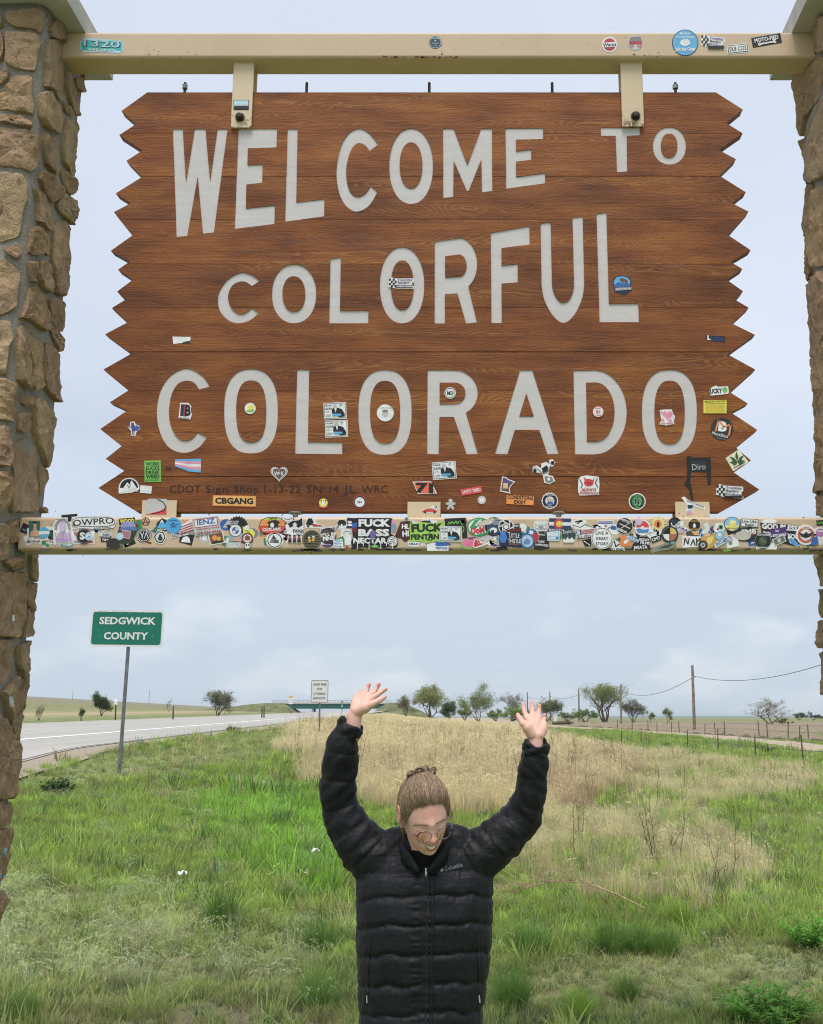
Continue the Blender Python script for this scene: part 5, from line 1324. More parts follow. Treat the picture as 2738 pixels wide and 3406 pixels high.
# ---- on the sign face
S0, S1, S2 = (0, 1000, 1.733), (900, 1000, 1.733), (1738, 1000, 1.733)
SG = lambda tr, it, lb=None: sticker(sign, tr, SF, it, label=lb, lift=0.0022)
SG(S0, [('p', 'w', [(995, 208), (1100, 210), (1097, 240), (1060, 244), (1000, 250)]), ('p', 'dg', [(1060, 238), (1098, 232), (1096, 246), (1050, 246)])], 'curled white paper scrap')
SG(S0, [('p', 'w', [(1040, 590), (1085, 590), (1104, 610), (1100, 635), (1108, 660), (1098, 686), (1030, 678)]), ('r', 'n', 1042, 598, 1062, 666, 4), ('r', 'r', 1060, 598, 1078, 668, 4), ('t', 'k', 'B', 1084, 633, 34, 66, 4, .05), ('t', 'k', 'Brockhaus', 1066, 677, 55, 8, 4)], 'red and blue sticker with a black B')
SG(S0, [('c', 'w', 1443, 622, 32), ('p', 'y', [(1430, 610), (1460, 602), (1465, 628), (1432, 632)]), ('p', 'lgr', [(1422, 632), (1466, 626), (1462, 644), (1428, 642)])], 'white round sticker inside a letter')
SG(S0, [('p', 'w', [(752, 700), (775, 697), (785, 715), (803, 720), (805, 745), (788, 758), (780, 782), (755, 780), (757, 755), (736, 728), (750, 725)]), ('p', 'p', [(757, 704), (772, 704), (778, 722), (782, 752), (762, 756), (758, 730)]), ('c', 'b', 790, 736, 13, 16), ('l', 'p', 5, [(766, 752), (762, 776)]), ('l', 'p', 5, [(776, 752), (772, 776)]), ('l', 'p', 4, [(760, 728), (742, 730)])], 'small purple hiker sticker')
SG(S0, [('r', 'lgr', 834, 922, 929, 1046, -1)] + [('t', 'dg', w, 881, y, 80, 21, -1, .03) for w, y in (('WORK', 942), ('SUCKS', 966), ('DRINK', 990), ('WEED', 1014))] + [('t', 'dg', '@STATION BREWING', 881, 1035, 76, 7, -1)], 'green sticker with four lines of text')
flag = [(1010, 916), (1160, 912), (1157, 992), (1085, 985), (1010, 955)]
def lerp_band(v0, v1): 
    L = lambda v: ((1010, 916 + 40 * v), (1085, 914 + 71 * v), (1160, 912 + 80 * v)); a, b = L(v0), L(v1); return [a[0], a[1], a[2], b[2], b[1], b[0]]
SG(S0, [('p', 'lb', flag)] + [('p', c, lerp_band(v, v + .2)) for c, v in (('pk', .2), ('w', .4), ('pk', .6), ('lb', .8))], 'striped blue pink and white flag sticker')
def heart(cx, cy, s): return [(cx + s * 0.0625 * 16 * math.sin(q) ** 3, cy - s * 0.0625 * (13 * math.cos(q) - 5 * math.cos(2 * q) - 2 * math.cos(3 * q) - math.cos(4 * q))) for q in np.linspace(0, 2 * math.pi, 40)[:-1]]
SG(S0, [('p', 'w', heart(1610, 996, 49)), ('p', 'n', heart(1610, 996, 45)), ('p', 'w', heart(1610, 996, 42)), ('p', 'br', heart(1610, 996, 37)), ('t', 'w', 'W K', 1610, 997, 58, 24), ('p', 'pb', heart(1610, 996, 7))], 'heart outline sticker with W and K')
SG(S0, [('p', 'w', [(685, 1106)] + [(745 + 60 * math.cos(q), 1082 + 60 * math.sin(q)) for q in np.linspace(math.pi, 2 * math.pi, 16)] + [(800, 1092), (760, 1108), (690, 1113)]), ('p', 'k', [(745 + 52 * math.cos(q), 1080 + 52 * math.sin(q)) for q in np.linspace(math.pi, 2 * math.pi, 16)]), ('p', 'w', [(712, 1080), (735, 1048), (748, 1062), (760, 1036), (790, 1080)]), ('t', 'w', 'LAHOUTS', 745, 1094, 100, 20, -3, .02), ('l', 'k', 3, [(735, 1062), (745, 1078), (755, 1062)])], 'half round black sticker with white mountains')
SG(S0, [('p', 'w', [(810, 1064), (877, 1070), (873, 1113), (808, 1108)]), ('l', 'lg', 2, [(810, 1095), (874, 1100)])], 'blank white paper tag')
SG(S0, [('r', 'o', 1227, 1124, 1477, 1186, 1), ('r', 'F4A94A', 1231, 1128, 1473, 1182, 1), ('t', 'k', 'CBGANG', 1351, 1155, 220, 36, 1, .045)], 'orange bumper sticker reading CBGANG')
for q in ((307, 588, 438, 683, -2), (315, 690, 446, 788, -2), (933, 929, 1070, 1030, -4)): SG(S1, lawyer(*q), 'white card sticker with a man in a black suit')
SG(S1, [('c', 'w', 662, 648, 49), ('c', 'lg', 661, 652, 18, 22), ('c', 'g', 661, 637, 17, 8), ('t', 'g', 'Your Senator is a nonessential', 662, 618, 78, 7)], 'white round sticker with a small grey face')
SG(S1, [('c', 'w', 1036, 533, 33), ('ring', 'k', 1036, 533, 29, 26), ('t', 'dg', 'MD', 1036, 533, 36, 22, 0, .02), ('l', 'gr', 2, [(1018, 540), (1036, 545), (1056, 528)])], 'white round monogram sticker')
SG(S1, [('p', 'w', [(818, 1044), (925, 1042), (960, 1112), (850, 1116)]), ('p', 'F0602A', [(824, 1048), (922, 1046), (952, 1109), (854, 1112)]), ('t', 'k', '71', 888, 1080, 100, 58, 3, .06)], 'orange sticker with a black number 71')
SG(S1, [('r', 'D9303A', 1096, 1078, 1220, 1116, -10), ('t', 'w', 'SAFETY THIRD', 1158, 1097, 106, 20, -10, .02)], 'red sticker reading SAFETY THIRD')
SG(S1, [('c', 'r', 305, 1186, 28, 12), ('c', 'y', 305, 1166, 25), ('p', 'k', [(288, 1150), (322, 1150), (316, 1162), (294, 1162)]), ('p', 'w', [(295, 1152), (315, 1152), (312, 1182), (298, 1182)])], 'small yellow face sticker')
SG(S1, [('c', 'r', 514, 1162, 40), ('c', 'n', 514, 1162, 35), ('c', 'w', 514, 1162, 28), ('t', 'n', '324', 514, 1162, 26, 13, 0, .03)], 'round red and blue sticker with 324')
SG(S1, [('p', 'lg', [(1026, 1150), (1038, 1140), (1050, 1150), (1048, 1162), (1066, 1164), (1066, 1176), (1052, 1180), (1060, 1200), (1052, 1208), (1038, 1192), (1024, 1208), (1016, 1200), (1026, 1180), (1010, 1176), (1010, 1164), (1028, 1162)]), ('c', 'w', 1034, 1152, 3), ('c', 'w', 1042, 1152, 3), ('c', 'w', 1038, 1170, 3), ('c', 'w', 1038, 1182, 3)], 'grey gingerbread figure sticker')
SG(S1, [('c', 'lg', 1218, 1150, 24), ('p', 'w', [(1200, 1142), (1226, 1136), (1232, 1158), (1210, 1164)])], 'faded pale round sticker')
SG(S1, [('r', 'F08A1E', 1360, 1124, 1517, 1176, 3), ('t', 'k', 'CONDITIONS', 1440, 1136, 148, 22, 3, .03), ('t', 'k', 'EXIST', 1438, 1162, 68, 20, 3, .03)], 'orange sticker reading CONDITIONS EXIST')
SG(S1, [('star', 'w', 1610, 1155, 49, 46, 18), ('ring', 'n', 1610, 1155, 42, 26), ('c', 'sk', 1604, 1148, 12), ('p', 'b', [(1590, 1175), (1600, 1158), (1622, 1160), (1632, 1176)]), ('c', 'lg', 1622, 1152, 10), ('t', 'w', 'FLEET OF ALL', 1610, 1121, 44, 8), ('t', 'w', 'TRAVELS', 1610, 1189, 44, 9)], 'round photo sticker with navy ring')
SG(S1, [('p', 'w', [(1336, 1014), (1360, 1018), (1372, 1030), (1411, 1044), (1392, 1062), (1380, 1080), (1382, 1113), (1324, 1100), (1328, 1060)]), ('p', 'br', [(1340, 1020), (1358, 1024), (1370, 1036), (1402, 1046), (1386, 1062), (1374, 1080), (1376, 1104), (1330, 1094), (1334, 1060)]), ('p', 'p', [(1342, 1024), (1400, 1046), (1380, 1058), (1342, 1050)]), ('r', 'tan', 1340, 1052, 1368, 1084)], 'brown sticker shaped like a state')
SG(S1, [('p', 'w', [(1510, 985), (1512, 955), (1535, 950), (1560, 968), (1562, 938), (1590, 930), (1610, 945), (1605, 920), (1625, 913), (1642, 935), (1630, 955), (1610, 958), (1605, 990), (1600, 1005), (1628, 1012), (1640, 1040), (1610, 1058), (1578, 1050), (1570, 1010), (1558, 996)]), ('p', 'k', [(1562, 968), (1590, 950), (1602, 962), (1596, 990), (1570, 994)]), ('c', 'lg', 1524, 968, 14), ('c', 'k', 1524, 980, 10), ('c', 'k', 1626, 936, 11), ('l', 'g', 5, [(1540, 970), (1570, 1000), (1600, 985), (1615, 950)]), ('p', 'g', [(1580, 1012), (1622, 1018), (1630, 1040), (1606, 1050), (1584, 1042)]), ('c', 'w', 1604, 1030, 9)], 'black and white skeleton cutout sticker')
RM = (1400, 690, 2.280)
SG(RM, [('p', 'n', [(1455, 555), (1480, 525), (1525, 517), (1570, 525), (1596, 555), (1590, 600), (1600, 630), (1545, 668), (1466, 640)]), ('p', 'lb', [(1462, 560), (1484, 532), (1525, 524), (1565, 532), (1588, 558), (1584, 600), (1468, 600)]), ('p', 'b', [(1466, 588), (1500, 566), (1530, 580), (1560, 568), (1586, 590), (1586, 606), (1468, 606)]), ('p', 'br', [(1505, 548), (1520, 535), (1560, 548), (1570, 560), (1562, 582), (1552, 568), (1530, 568), (1528, 582), (1520, 565)]), ('p', 'g', [(1470, 610), (1596, 604), (1600, 626), (1474, 636)]), ('t', 'w', 'ROCKY MOUNTAIN', 1535, 619, 112, 14, -3, .02)], 'blue shield sticker with a mountain sheep')
TR = (690, 690, 2.342)
SG(TR, trumbley(1410, 545, 1608, 636, -1), 'white checkered racing sticker inside a letter')
SG(S2, trumbley(1115, 1060, 1272, 1138, 3), 'white checkered racing sticker at the lower corner')
SG(S2, [('p', 'k', [(1056, 200), (1170, 206), (1168, 240), (1110, 236), (1056, 222)]), ('t', 'w', 'L', 1075, 214, 20, 26, 4, .05), ('t', '24386E', 'UZSA', 1126, 222, 80, 26, 4, .05)], 'dark blue torn sticker')
SG(S2, [('p', 'w', [(1078, 520), (1090, 500), (1115, 490), (1128, 497), (1185, 494), (1190, 528), (1185, 538), (1085, 548)]), ('t', 'k', 'UCKY', 1116, 522, 70, 28, -4, .05), ('c', 'lgr', 1160, 514, 9), ('c', 'lgr', 1172, 514, 9), ('c', 'lgr', 1166, 507, 9), ('c', 'lgr', 1166, 521, 9)], 'white sticker with a green clover')
SG(S2, [('r', 'y', 1043, 574, 1176, 650), ('t', 'k', 'MALACHI COUNTRY', 1110, 582, 118, 11, -1), ('l', 'k', 2, [(1056, 596), (1166, 594)])] + [('l', 'gd', 2, [(1056, 606 + 7 * k), (1164, 606 + 7 * k)]) for k in range(6)], 'bright yellow card with fine print')
SG(S2, [('c', '2A2A2C', 1150, 740, 65), ('t', 'w', 'B', 1154, 726, 50, 60, 8, .06), ('l', 'F08040', 10, [(1112, 752), (1130, 690), (1160, 728), (1200, 716), (1190, 776)]), ('t', 'w', 'MatteBlack', 1140, 774, 96, 17, 14, .01), ('t', 'g', 'GRAPHICS', 1144, 796, 66, 8, 12)], 'round black sticker with orange M and white B')
leafp = []
for q, L in ((-90, 62), (-140, 56), (-40, 56), (-180, 46), (0, 46), (150, 34), (30, 34)):
    a = math.radians(q - 6); d = (math.cos(a), math.sin(a)); n_ = (-d[1], d[0]); leafp.append(('p', '3E5A33', [(1238, 930), (1238 + d[0] * L * .5 + n_[0] * 9, 930 + d[1] * L * .5 + n_[1] * 9), (1238 + d[0] * L, 930 + d[1] * L), (1238 + d[0] * L * .5 - n_[0] * 9, 930 + d[1] * L * .5 - n_[1] * 9)]))
SG(S2, [('p', 'cr', [(1170, 908), (1246, 858), (1304, 932), (1215, 984)])] + leafp + [('l', 'k', 4, [(1216, 966), (1280, 932)]), ('l', 'r', 4, [(1240, 968), (1276, 950)])], 'cream card with a green leaf on the sign tip')
SG(S2, [('p', 'k', [(945, 898), (970, 896), (975, 906), (1085, 904), (1086, 1058), (1068, 1056), (1062, 990), (972, 986), (965, 1040), (978, 1100), (984, 1160), (972, 1158), (962, 1090), (932, 1056), (950, 1030)]), ('p', '26282A', [(968, 925), (1064, 926), (1060, 984), (972, 980)]), ('t', 'lg', 'Diro', 1016, 958, 78, 34, -4, -.004)], 'torn black cloth banner with a handwritten name')
SG(S2, [('p', 'w', [(322, 1030), (335, 1014), (372, 1008), (440, 1016), (444, 1060), (440, 1120), (330, 1124), (320, 1100)]), ('c', 'D8223A', 382, 1050, 28, 22), ('p', 'D8223A', [(360, 1040), (352, 1018), (374, 1032)]), ('p', 'D8223A', [(404, 1036), (414, 1018), (412, 1046)]), ('c', 'k', 374, 1052, 4), ('c', 'k', 392, 1052, 4), ('l', 'k', 4, [(330, 1030), (345, 1060), (336, 1080)]), ('l', 'k', 4, [(432, 1024), (420, 1050), (434, 1076)]), ('t', 'r', 'ALWAYS', 382, 1090, 84, 16, 0, .03), ('t', 'r', 'BOARDSHOP', 384, 1110, 106, 14, 3, .03)], 'white sticker with a red horned head')
SG(S2, [('c', 'w', 661, 1158, 49), ('star', 'dg', 661, 1158, 44, 41, 18), ('c', '2E8A48', 661, 1158, 30), ('t', 'w', 'N', 662, 1159, 32, 38, 0, .06), ('t', 'k', 'N', 661, 1158, 28, 34, 0, .04), ('t', 'lgr', 'NORTHLAND', 661, 1126, 50, 8), ('t', 'lgr', 'SUPPLY', 661, 1193, 34, 8)], 'green round sticker with a black N')
SG(S2, [('c', 'r', 436, 641, 33), ('c', 'w', 436, 641, 30), ('t', 'r', '81', 436, 642, 24, 20, 0, .03), ('t', 'r', 'SUPPORT', 436, 621, 36, 7), ('t', 'r', 'THING', 436, 661, 32, 7)], 'small white round sticker with red 81')
SG(S2, [('p', 'w', [(790, 632), (818, 628), (860, 628), (868, 650), (880, 668), (872, 700), (876, 712), (830, 720), (788, 714), (800, 690), (795, 660)]), ('p', 'pk', heart(836, 660, 30)), ('c', 'pk', 808, 690, 10), ('c', 'pk', 850, 692, 10), ('l', 'pk', 5, [(810, 655), (796, 640)]), ('t', 'r', 'SHE BIKES', 832, 709, 74, 9)], 'pink smiling heart sticker')
# engraved maker's line
for tx, x0, x1 in (('CDOT', 565, 667), ('Sign', 684, 758), ('Shop', 779, 862), ('1-13-22', 880, 1000), ('SN:', 1020, 1082), ('14', 1096, 1126), ('JL', 1142, 1186), ('WRC', 1203, 1291)):
    mb = MB(); v, f, wn_ = text_tris(tx, -0.004); mb.add([Vector((*at((x0 + x1) / 2 + q[0] / wn_ * (x1 - x0), 1626 - q[1] * 24, SF).xz, 0)).xzy + Vector((0, SF - 0.0021, 0)) for q in v], f)
    o = mb.build('engraved_word', vinyl('engr'), sign); o['kind'] = 'stuff'
# ---- stickers on the tabs of the lower beam
TB = lambda tr, it, lb=None: sticker(lo_beam, tr, SF - 0.014, it, label=lb)
K1, K3, K4 = (0, 1650, 2.476), (1300, 1650, 2.476), (1950, 1650, 2.199)
K2 = (650, 1650, 2.476)
TB(K1, [('p', 'lg', [(1215, 30), (1230, 22), (1375, 24), (1372, 150), (1195, 152), (1200, 60)]), ('p', 'D8343C', [(1200, 152), (1320, 122), (1372, 90), (1372, 152)]), ('l', 'k', 7, [(1300, 28), (1345, 50), (1368, 88), (1350, 120), (1300, 138), (1250, 146)])], 'grey and red torn sticker on the tab')
TB(K3, [('p', 'w', [(255, 120), (285, 104), (330, 92), (350, 76), (388, 90), (380, 112), (384, 134), (300, 138)]), ('p', 'D03A28', [(258, 124), (290, 106), (330, 96), (360, 110), (382, 120), (380, 132), (262, 132)]), ('c', 'k', 284, 132, 9), ('c', 'k', 360, 132, 9), ('p', 'lg', [(300, 108), (326, 100), (344, 110)]), ('ring', 'k', 370, 92, 10, 6)], 'small red car sticker on the tab')
TB(K4, [('p', 'w', [(695, 10), (720, 4), (740, 24), (870, 78), (868, 100), (780, 70), (785, 120), (760, 138), (728, 130), (736, 60)]), ('t', 'k', 'ENJOY THE RIDE', 800, 58, 130, 14, 22), ('p', 'n', [(740, 66), (780, 66), (778, 90), (742, 92)]), ('p', 'pb', [(745, 92), (772, 92), (770, 108), (748, 110)]), ('p', 'pk', [(732, 112), (776, 108), (770, 130), (740, 132)])], 'white arrow sticker on the tab')
# ---- the crowd of stickers on the lower beam: weathered under-layer first
rs = random.Random(77)
for k in range(84):
    x, y = 80 + 2650 * (k + rs.uniform(-.4, .4)) / 84, rs.uniform(1738, 1806); w, h = rs.uniform(13, 30), rs.uniform(10, 22); c1, c2, c3 = rs.sample(['w', 'k', 'lg', 'n', 'g', 'w', 'k', 'dr', 'b', 'gr', 'w', 'tan', 'p', 'o', '7A8C9A', 'w'], 3); a = rs.uniform(-25, 25)
    it = [('c', c1, x, y, h, h * rs.uniform(.8, 1)) if rs.random() < .45 else ('r', c1, x - w, y - h * .8, x + w, y + h * .8, a)]
    for q in range(rs.randrange(2, 5)):
        u, v = x + rs.uniform(-.5, .5) * w, y + rs.uniform(-.5, .5) * h
        it.append(rs.choice([('r', c2, u - w * .4, v - h * .15, u + w * .4, v + h * .15, a), ('c', c3, u, v, h * .3), ('l', c2, 2, [(u - 6, v - 4), (u, v + 4), (u + 6, v - 3)]), ('p', c3, [(u - 8, v + 6), (u, v - 8), (u + 8, v + 6)])]))
    sticker(lo_beam, (0, 0, 1), BF, it, lift=0.0006)
LW = lambda tr, it, lb=None, lift=0.0012: sticker(lo_beam, tr, BF, it, label=lb, lift=lift)
OV = lambda x0, y0, x1, y1, n=20, e=3: oval(x0, x1, y0, y1, e, n)
LW(K1, [('p', 'w', [(225, 264), (780, 258), (778, 396), (222, 390)]), ('t', 'dr', 'CONESVILLE', 300, 345, 130, 16), ('t', 'dr', 'SCRAP METAL', 340, 374, 210, 18, 0, .03), ('t', 'r', 'ED NO VOO', 690, 278, 170, 16), ('t', 'r', 'G', 622, 308, 26, 30, 0, .04), ('t', 'dr', 'NO', 630, 376, 40, 18), ('r', 'r', 690, 372, 768, 386)], 'long white sticker with red print')
LW(K1, [('r', '2E6B5E', 240, 205, 332, 335), ('p', 'sk', [(248, 332), (256, 292), (276, 280), (280, 250), (300, 250), (304, 280), (322, 292), (328, 332)]), ('c', 'sk', 290, 238, 14, 18), ('p', 'k', [(272, 240), (276, 214), (300, 210), (310, 236), (302, 228), (282, 226)])], 'small teal portrait sticker', .0018)
LW(K1, [('p', 'k', [(395, 285), (440, 280), (440, 362), (400, 356)]), ('l', 'gr', 5, [(400, 300), (440, 350)]), ('l', 'gr', 5, [(412, 290), (440, 325)])], None, .0020)
LW(K1, [('c', 'lb', 365, 303, 46), ('p', 'w', [(322, 292), (408, 288), (410, 312), (324, 318)])], 'light blue round sticker near the pillar', .0024)
LW(K1, [('c', 't', 555, 402, 50, 16), ('c', 'w', 555, 398, 44, 13)], None, .0016)
pe = [('p', 'w', [(450, 402), (436, 255), (455, 205), (500, 178), (545, 176), (588, 205), (598, 260), (606, 385)])]
for q in range(22):
    a = math.radians(160 + q * 10); pe.append(('l', 'k', 4, [(520 + 50 * math.cos(a), 262 + 52 * math.sin(a)), (520 + 68 * math.cos(a + .15), 262 + 72 * math.sin(a + .15))]))
pe += [('p', 'lp', [(498, 250), (506, 212), (516, 212), (520, 246), (530, 212), (542, 216), (540, 280), (525, 300), (504, 292)]), ('t', 'B48CC8', 'UNCLE', 527, 322, 130, 34, -3, .05), ('t', 'B48CC8', 'FISH', 532, 362, 130, 36, -3, .05), ('t', 'k', 'FLAME WORKED GLASS', 512, 196, 90, 8, 0)]
LW(K1, pe, 'white arch sticker with purple peace hand', .0028)
LW(K1, [('p', 'w', [(500, 152), (648, 138), (645, 180), (600, 186), (600, 215), (550, 218), (548, 190), (505, 190)]), ('p', 'k', [(508, 158), (640, 146), (638, 168), (594, 172), (590, 210), (562, 210), (560, 176), (512, 178)])], None, .0032)
LW(K1, [('p', 'w', [(590, 225), (610, 180), (700, 168), (900, 160), (955, 180), (962, 215), (940, 262), (820, 276), (640, 262)]), ('p', 'k', OV(598, 172, 952, 256)), ('p', 'w', OV(603, 177, 947, 251)), ('t', 'k', 'OWPRO', 772, 212, 336, 52, -4, .012), ('t', 'k', 'ROPE TOWS', 845, 264, 140, 12, -3)], 'large white oval sticker reading OWPRO', .0036)
LW(K1, [('c', 'k', 695, 332, 64), ('ring', 'w', 695, 332, 50, 46), ('t', 'w', 'S', 680, 330, 46, 62, 0, .05), ('star', 'g', 695, 332, 62, 57, 20), ('c', 'k', 695, 332, 54), ('t', 'w', 'S', 682, 330, 44, 60, 0, .05)], 'black round sticker with white S', .0040)
LW(K1, [('c', 'w', 738, 333, 34), ('ring', 'lb', 738, 333, 28, 24), ('p', 'lb', [(722, 345), (740, 320), (756, 345)])], None, .0062)
LW(K1, [('r', 'w', 812, 282, 892, 326, -3), ('l', 'k', 3, [(818, 320), (836, 292), (850, 318), (866, 290), (886, 320)])]); LW(K1, [('r', 'k', 832, 327, 916, 380, 2), ('t', 'w', 'PLANTS', 874, 336, 72, 12, 2), ('t', 'w', 'TIME', 874, 362, 66, 20, 2, .03)])
LW(K1, [('p', '2A2B22', [(880, 372), (905, 350), (950, 348), (1010, 385), (1016, 420), (960, 430), (880, 422)]), ('p', '6B6A3A', [(985, 392), (1010, 392), (1014, 415), (992, 420)])], None, .0030)
LW(K1, [('p', 'k', [(980, 186), (1112, 178), (1112, 235), (984, 240)]), ('t', 'y', 'WOOD', 1048, 206, 120, 36, -3, .05)])
LW(K1, [('p', '2E3A2A', [(985, 250), (1138, 270), (1090, 385), (1020, 400), (960, 340)]), ('p', '8F8FC4', [(1000, 232), (1040, 206), (1100, 215), (1122, 250), (1000, 262)]), ('p', '4E6FA8', [(990, 262), (1122, 250), (1132, 285), (985, 285)]), ('r', 'C89AA0', 1002, 282, 1078, 350, 12), ('r', 'A86E78', 1010, 292, 1070, 342, 12), ('c', 'pb', 990, 332, 30)], 'dark collage sticker', .0024)
LW(K1, [('ring', 'dr', 1200, 209, 34, 28), ('l', 'dr', 6, [(1180, 240), (1198, 178), (1222, 238)]), ('l', 'dr', 6, [(1170, 216), (1236, 212)])], 'dark red letter A drawn in a circle', .0008)
LW(K1, [('c', 'k', 1187, 326, 62), ('ring', 'w', 1187, 326, 58, 54), ('ring', 'w', 1187, 326, 46, 42), ('l', 'w', 6, [(1160, 300), (1178, 350)]), ('l', 'w', 6, [(1186, 296), (1170, 340)]), ('l', 'w', 6, [(1192, 350), (1206, 300), (1222, 346)]), ('c', 'w', 1210, 296, 5)], 'black round sticker with white lines')
LW(K1, [('p', 'k', [(1290, 225), (1335, 180), (1382, 205), (1380, 282), (1335, 300), (1288, 285)]), ('p', 'lb', [(1294, 262), (1335, 190), (1376, 262)]), ('p', 'w', [(1318, 222), (1335, 190), (1354, 225), (1335, 216)]), ('t', 'w', 'BANSHEE', 1335, 274, 74, 12)])
LW(K1, [('p', 'w', [(1265, 330), (1300, 282), (1352, 290), (1372, 345), (1340, 398), (1285, 388)]), ('p', 'k', [(1270, 332), (1302, 290), (1348, 297), (1365, 345), (1336, 390), (1290, 380)]), ('p', 'w', [(1280, 334), (1306, 300), (1342, 306), (1356, 345), (1332, 380), (1296, 372)]), ('c', '333333', 1322, 350, 20), ('r', '333333', 1310, 316, 334 + 998, 336)], 'white hexagon sticker with a dark kettle', .0020)
bb = [('p', 'w', [(1406, 300), (1575, 188), (1612, 250), (1606, 306), (1412, 352)])]
for k in range(4): bb.append(('p', 'r', [(1470 + 6 * k, 262 + 16 * k), (1596, 212 + 20 * k), (1598, 221 + 20 * k), (1470 + 6 * k, 270 + 16 * k)]))
bb.append(('t', 'k', 'BULLETS BOTH WAYS', 1508, 312, 186, 26, -11, .01)); LW(K1, bb, 'striped red and white sticker', .0018)
LW(K1, [('c', '2E9EDC', 1430, 242, 65), ('l', 'n', 4, [(1404, 244), (1430, 222), (1446, 240), (1470, 232)]), ('l', 'n', 3, [(1410, 262), (1436, 246), (1456, 264)]), ('ring', 'n', 1430, 242, 14, 11), ('t', 'n', 'Saskatchewan', 1430, 200, 70, 9)], 'bright blue round sticker', .0042)
LW(K1, [('p', 'k', [(1490, 310), (1602, 320), (1580, 408), (1474, 380)]), ('p', 'w', [(1490, 378), (1510, 340), (1540, 330), (1560, 345), (1570, 385), (1530, 382)])], None, .0010)
LW(K2, [('p', 'lg', [(-25, 190), (190, 164), (218, 300), (5, 330), (-20, 260)]), ('p', 'r', [(-12, 196), (182, 172), (192, 240), (0, 266)]), ('p', 'w', [(-6, 202), (176, 179), (185, 235), (4, 260)]), ('t', 'b', 'IENZ', 90, 212, 150, 44, -7, .03), ('t', 'r', 'WATER & SOILS', 106, 266, 190, 12, -7), ('t', 'r', '678-324-8446', 112, 300, 200, 22, -7, .02)], 'white sticker with blue capitals IENZ', .0046)
LW(K2, [('c', 'w', 75, 345, 38), ('ring', 'g', 75, 345, 30, 24)]); LW(K2, [('p', 'w', [(105, 316), (228, 294), (246, 385), (128, 408)]), ('p', '7A4A22', [(112, 321), (222, 302), (236, 380), (132, 398)]), ('c', 'o', 160, 345, 22), ('c', 'gd', 195, 352, 18), ('r', 'k', 140, 372, 225, 386, -10)], None, .002)
LW(K2, [('star', 'k', 350, 250, 88, 76, 22), ('c', 'k', 350, 250, 72), ('t', 'w', 'MCLURE', 322, 210, 70, 12), ('t', 'w', 'LEATHER', 318, 226, 70, 12), ('t', 'w', 'MAKER', 314, 242, 50, 12)]); LW(K2, [('p', 'DDE13A', [(390, 250), (452, 268), (492, 300), (482, 350), (445, 430), (400, 360)]), ('c', 'w', 425, 262, 20), ('l', 'k', 4, [(410, 280), (450, 300)])], None, .0018)
LW(K2, [('p', '8DA6B6', [(278, 318), (402, 305), (404, 374), (272, 374)]), ('p', 'sk', [(300, 372), (320, 340), (360, 338), (385, 372)])], None, .0022)
LW(K2, [('c', 'w', 332, 284, 50), ('ring', 'g', 332, 284, 50, 47), ('wedge', 'b', 332, 284, 26, 180, 270), ('wedge', 'b', 332, 284, 26, 0, 90), ('ring', 'k', 332, 284, 28, 26)], 'white roundel sticker with blue quarters', .0032)
LW(K2, [('p', 'lg', [(255, 382), (375, 378), (380, 425), (250, 430)]), ('ring', 'w', 300, 405, 20, 15), ('ring', 'w', 345, 405, 20, 15)]); LW(K2, [('c', '7A2E28', 430, 350, 48), ('c', 'w', 430, 350, 34), ('p', '8A4A30', [(405, 340), (425, 320), (455, 335), (452, 366), (410, 366)]), ('c', 'w', 432, 408, 30), ('ring', 'k', 432, 408, 30, 26), ('c', 'k', 422, 404, 7), ('c', 'k', 444, 404, 7)], None, .0034)
LW(K2, [('p', 'k', [(522, 248), (548, 192), (605, 172), (690, 176), (742, 208), (742, 280), (695, 308), (590, 314), (540, 296)]), ('p', 'F08A30', [(528, 246), (552, 198), (606, 178), (688, 182), (736, 210), (736, 250)]), ('p', 'C9D23A', [(552, 198), (606, 178), (688, 182), (720, 200)]), ('p', 'D8402C', [(528, 250), (736, 252), (736, 278), (692, 302), (592, 308), (544, 292)]), ('p', '2A2422', [(590, 215), (660, 195), (700, 215), (680, 232), (690, 262), (640, 275), (600, 262), (606, 232)]), ('c', 'w', 634, 240, 16, 20), ('t', 'w', 'OUTLAWS', 630, 276, 150, 28, -3, .04), ('t', 'k', 'OMAHA', 640, 187, 70, 12, -2)], 'orange and red sticker with a cowboy', .0022)
LW(K2, [('p', 'w', [(698, 180), (820, 178), (805, 200), (760, 212), (715, 204)]), ('ring', 'k', 762, 178, 52, 47), ('l', 'k', 4, [(730, 184), (762, 196), (800, 182)])], None, .0012)
LW(K2, [('p', 'w', [(755, 230), (790, 205), (850, 195), (880, 170), (888, 250), (896, 300), (880, 330), (730, 310), (725, 262)]), ('p', 'k', [(762, 228), (800, 206), (850, 200), (878, 180), (884, 240), (850, 262), (820, 240), (780, 262)]), ('p', 'w', [(800, 236), (820, 216), (842, 236), (822, 258)]), ('c', 'lb', 806, 238, 4), ('c', 'lb', 836, 236, 4), ('t', 'k', 'DOGS', 850, 288, 88, 26, 2, .03), ('t', 'k', 'A', 740, 270, 20, 18), ('t', 'k', 'OF', 742, 296, 26, 16), ('t', 'k', 'ADS', 856, 318, 50, 16)], 'white sticker with a black and white dog head', .0016)
LW(K2, [('c', 'w', 655, 365, 74, 64), ('ring', 'k', 655, 365, 60, 53), ('p', 'g', [(610, 385), (645, 320), (690, 385)]), ('p', 'k', [(636, 352), (645, 322), (662, 352)]), ('t', 'k', 'WZ', 668, 376, 44, 20, -5, .03), ('l', 'k', 4, [(582, 370), (600, 372)]), ('l', 'k', 4, [(710, 360), (728, 356)])], 'white round sticker with grey mountain', .0030)
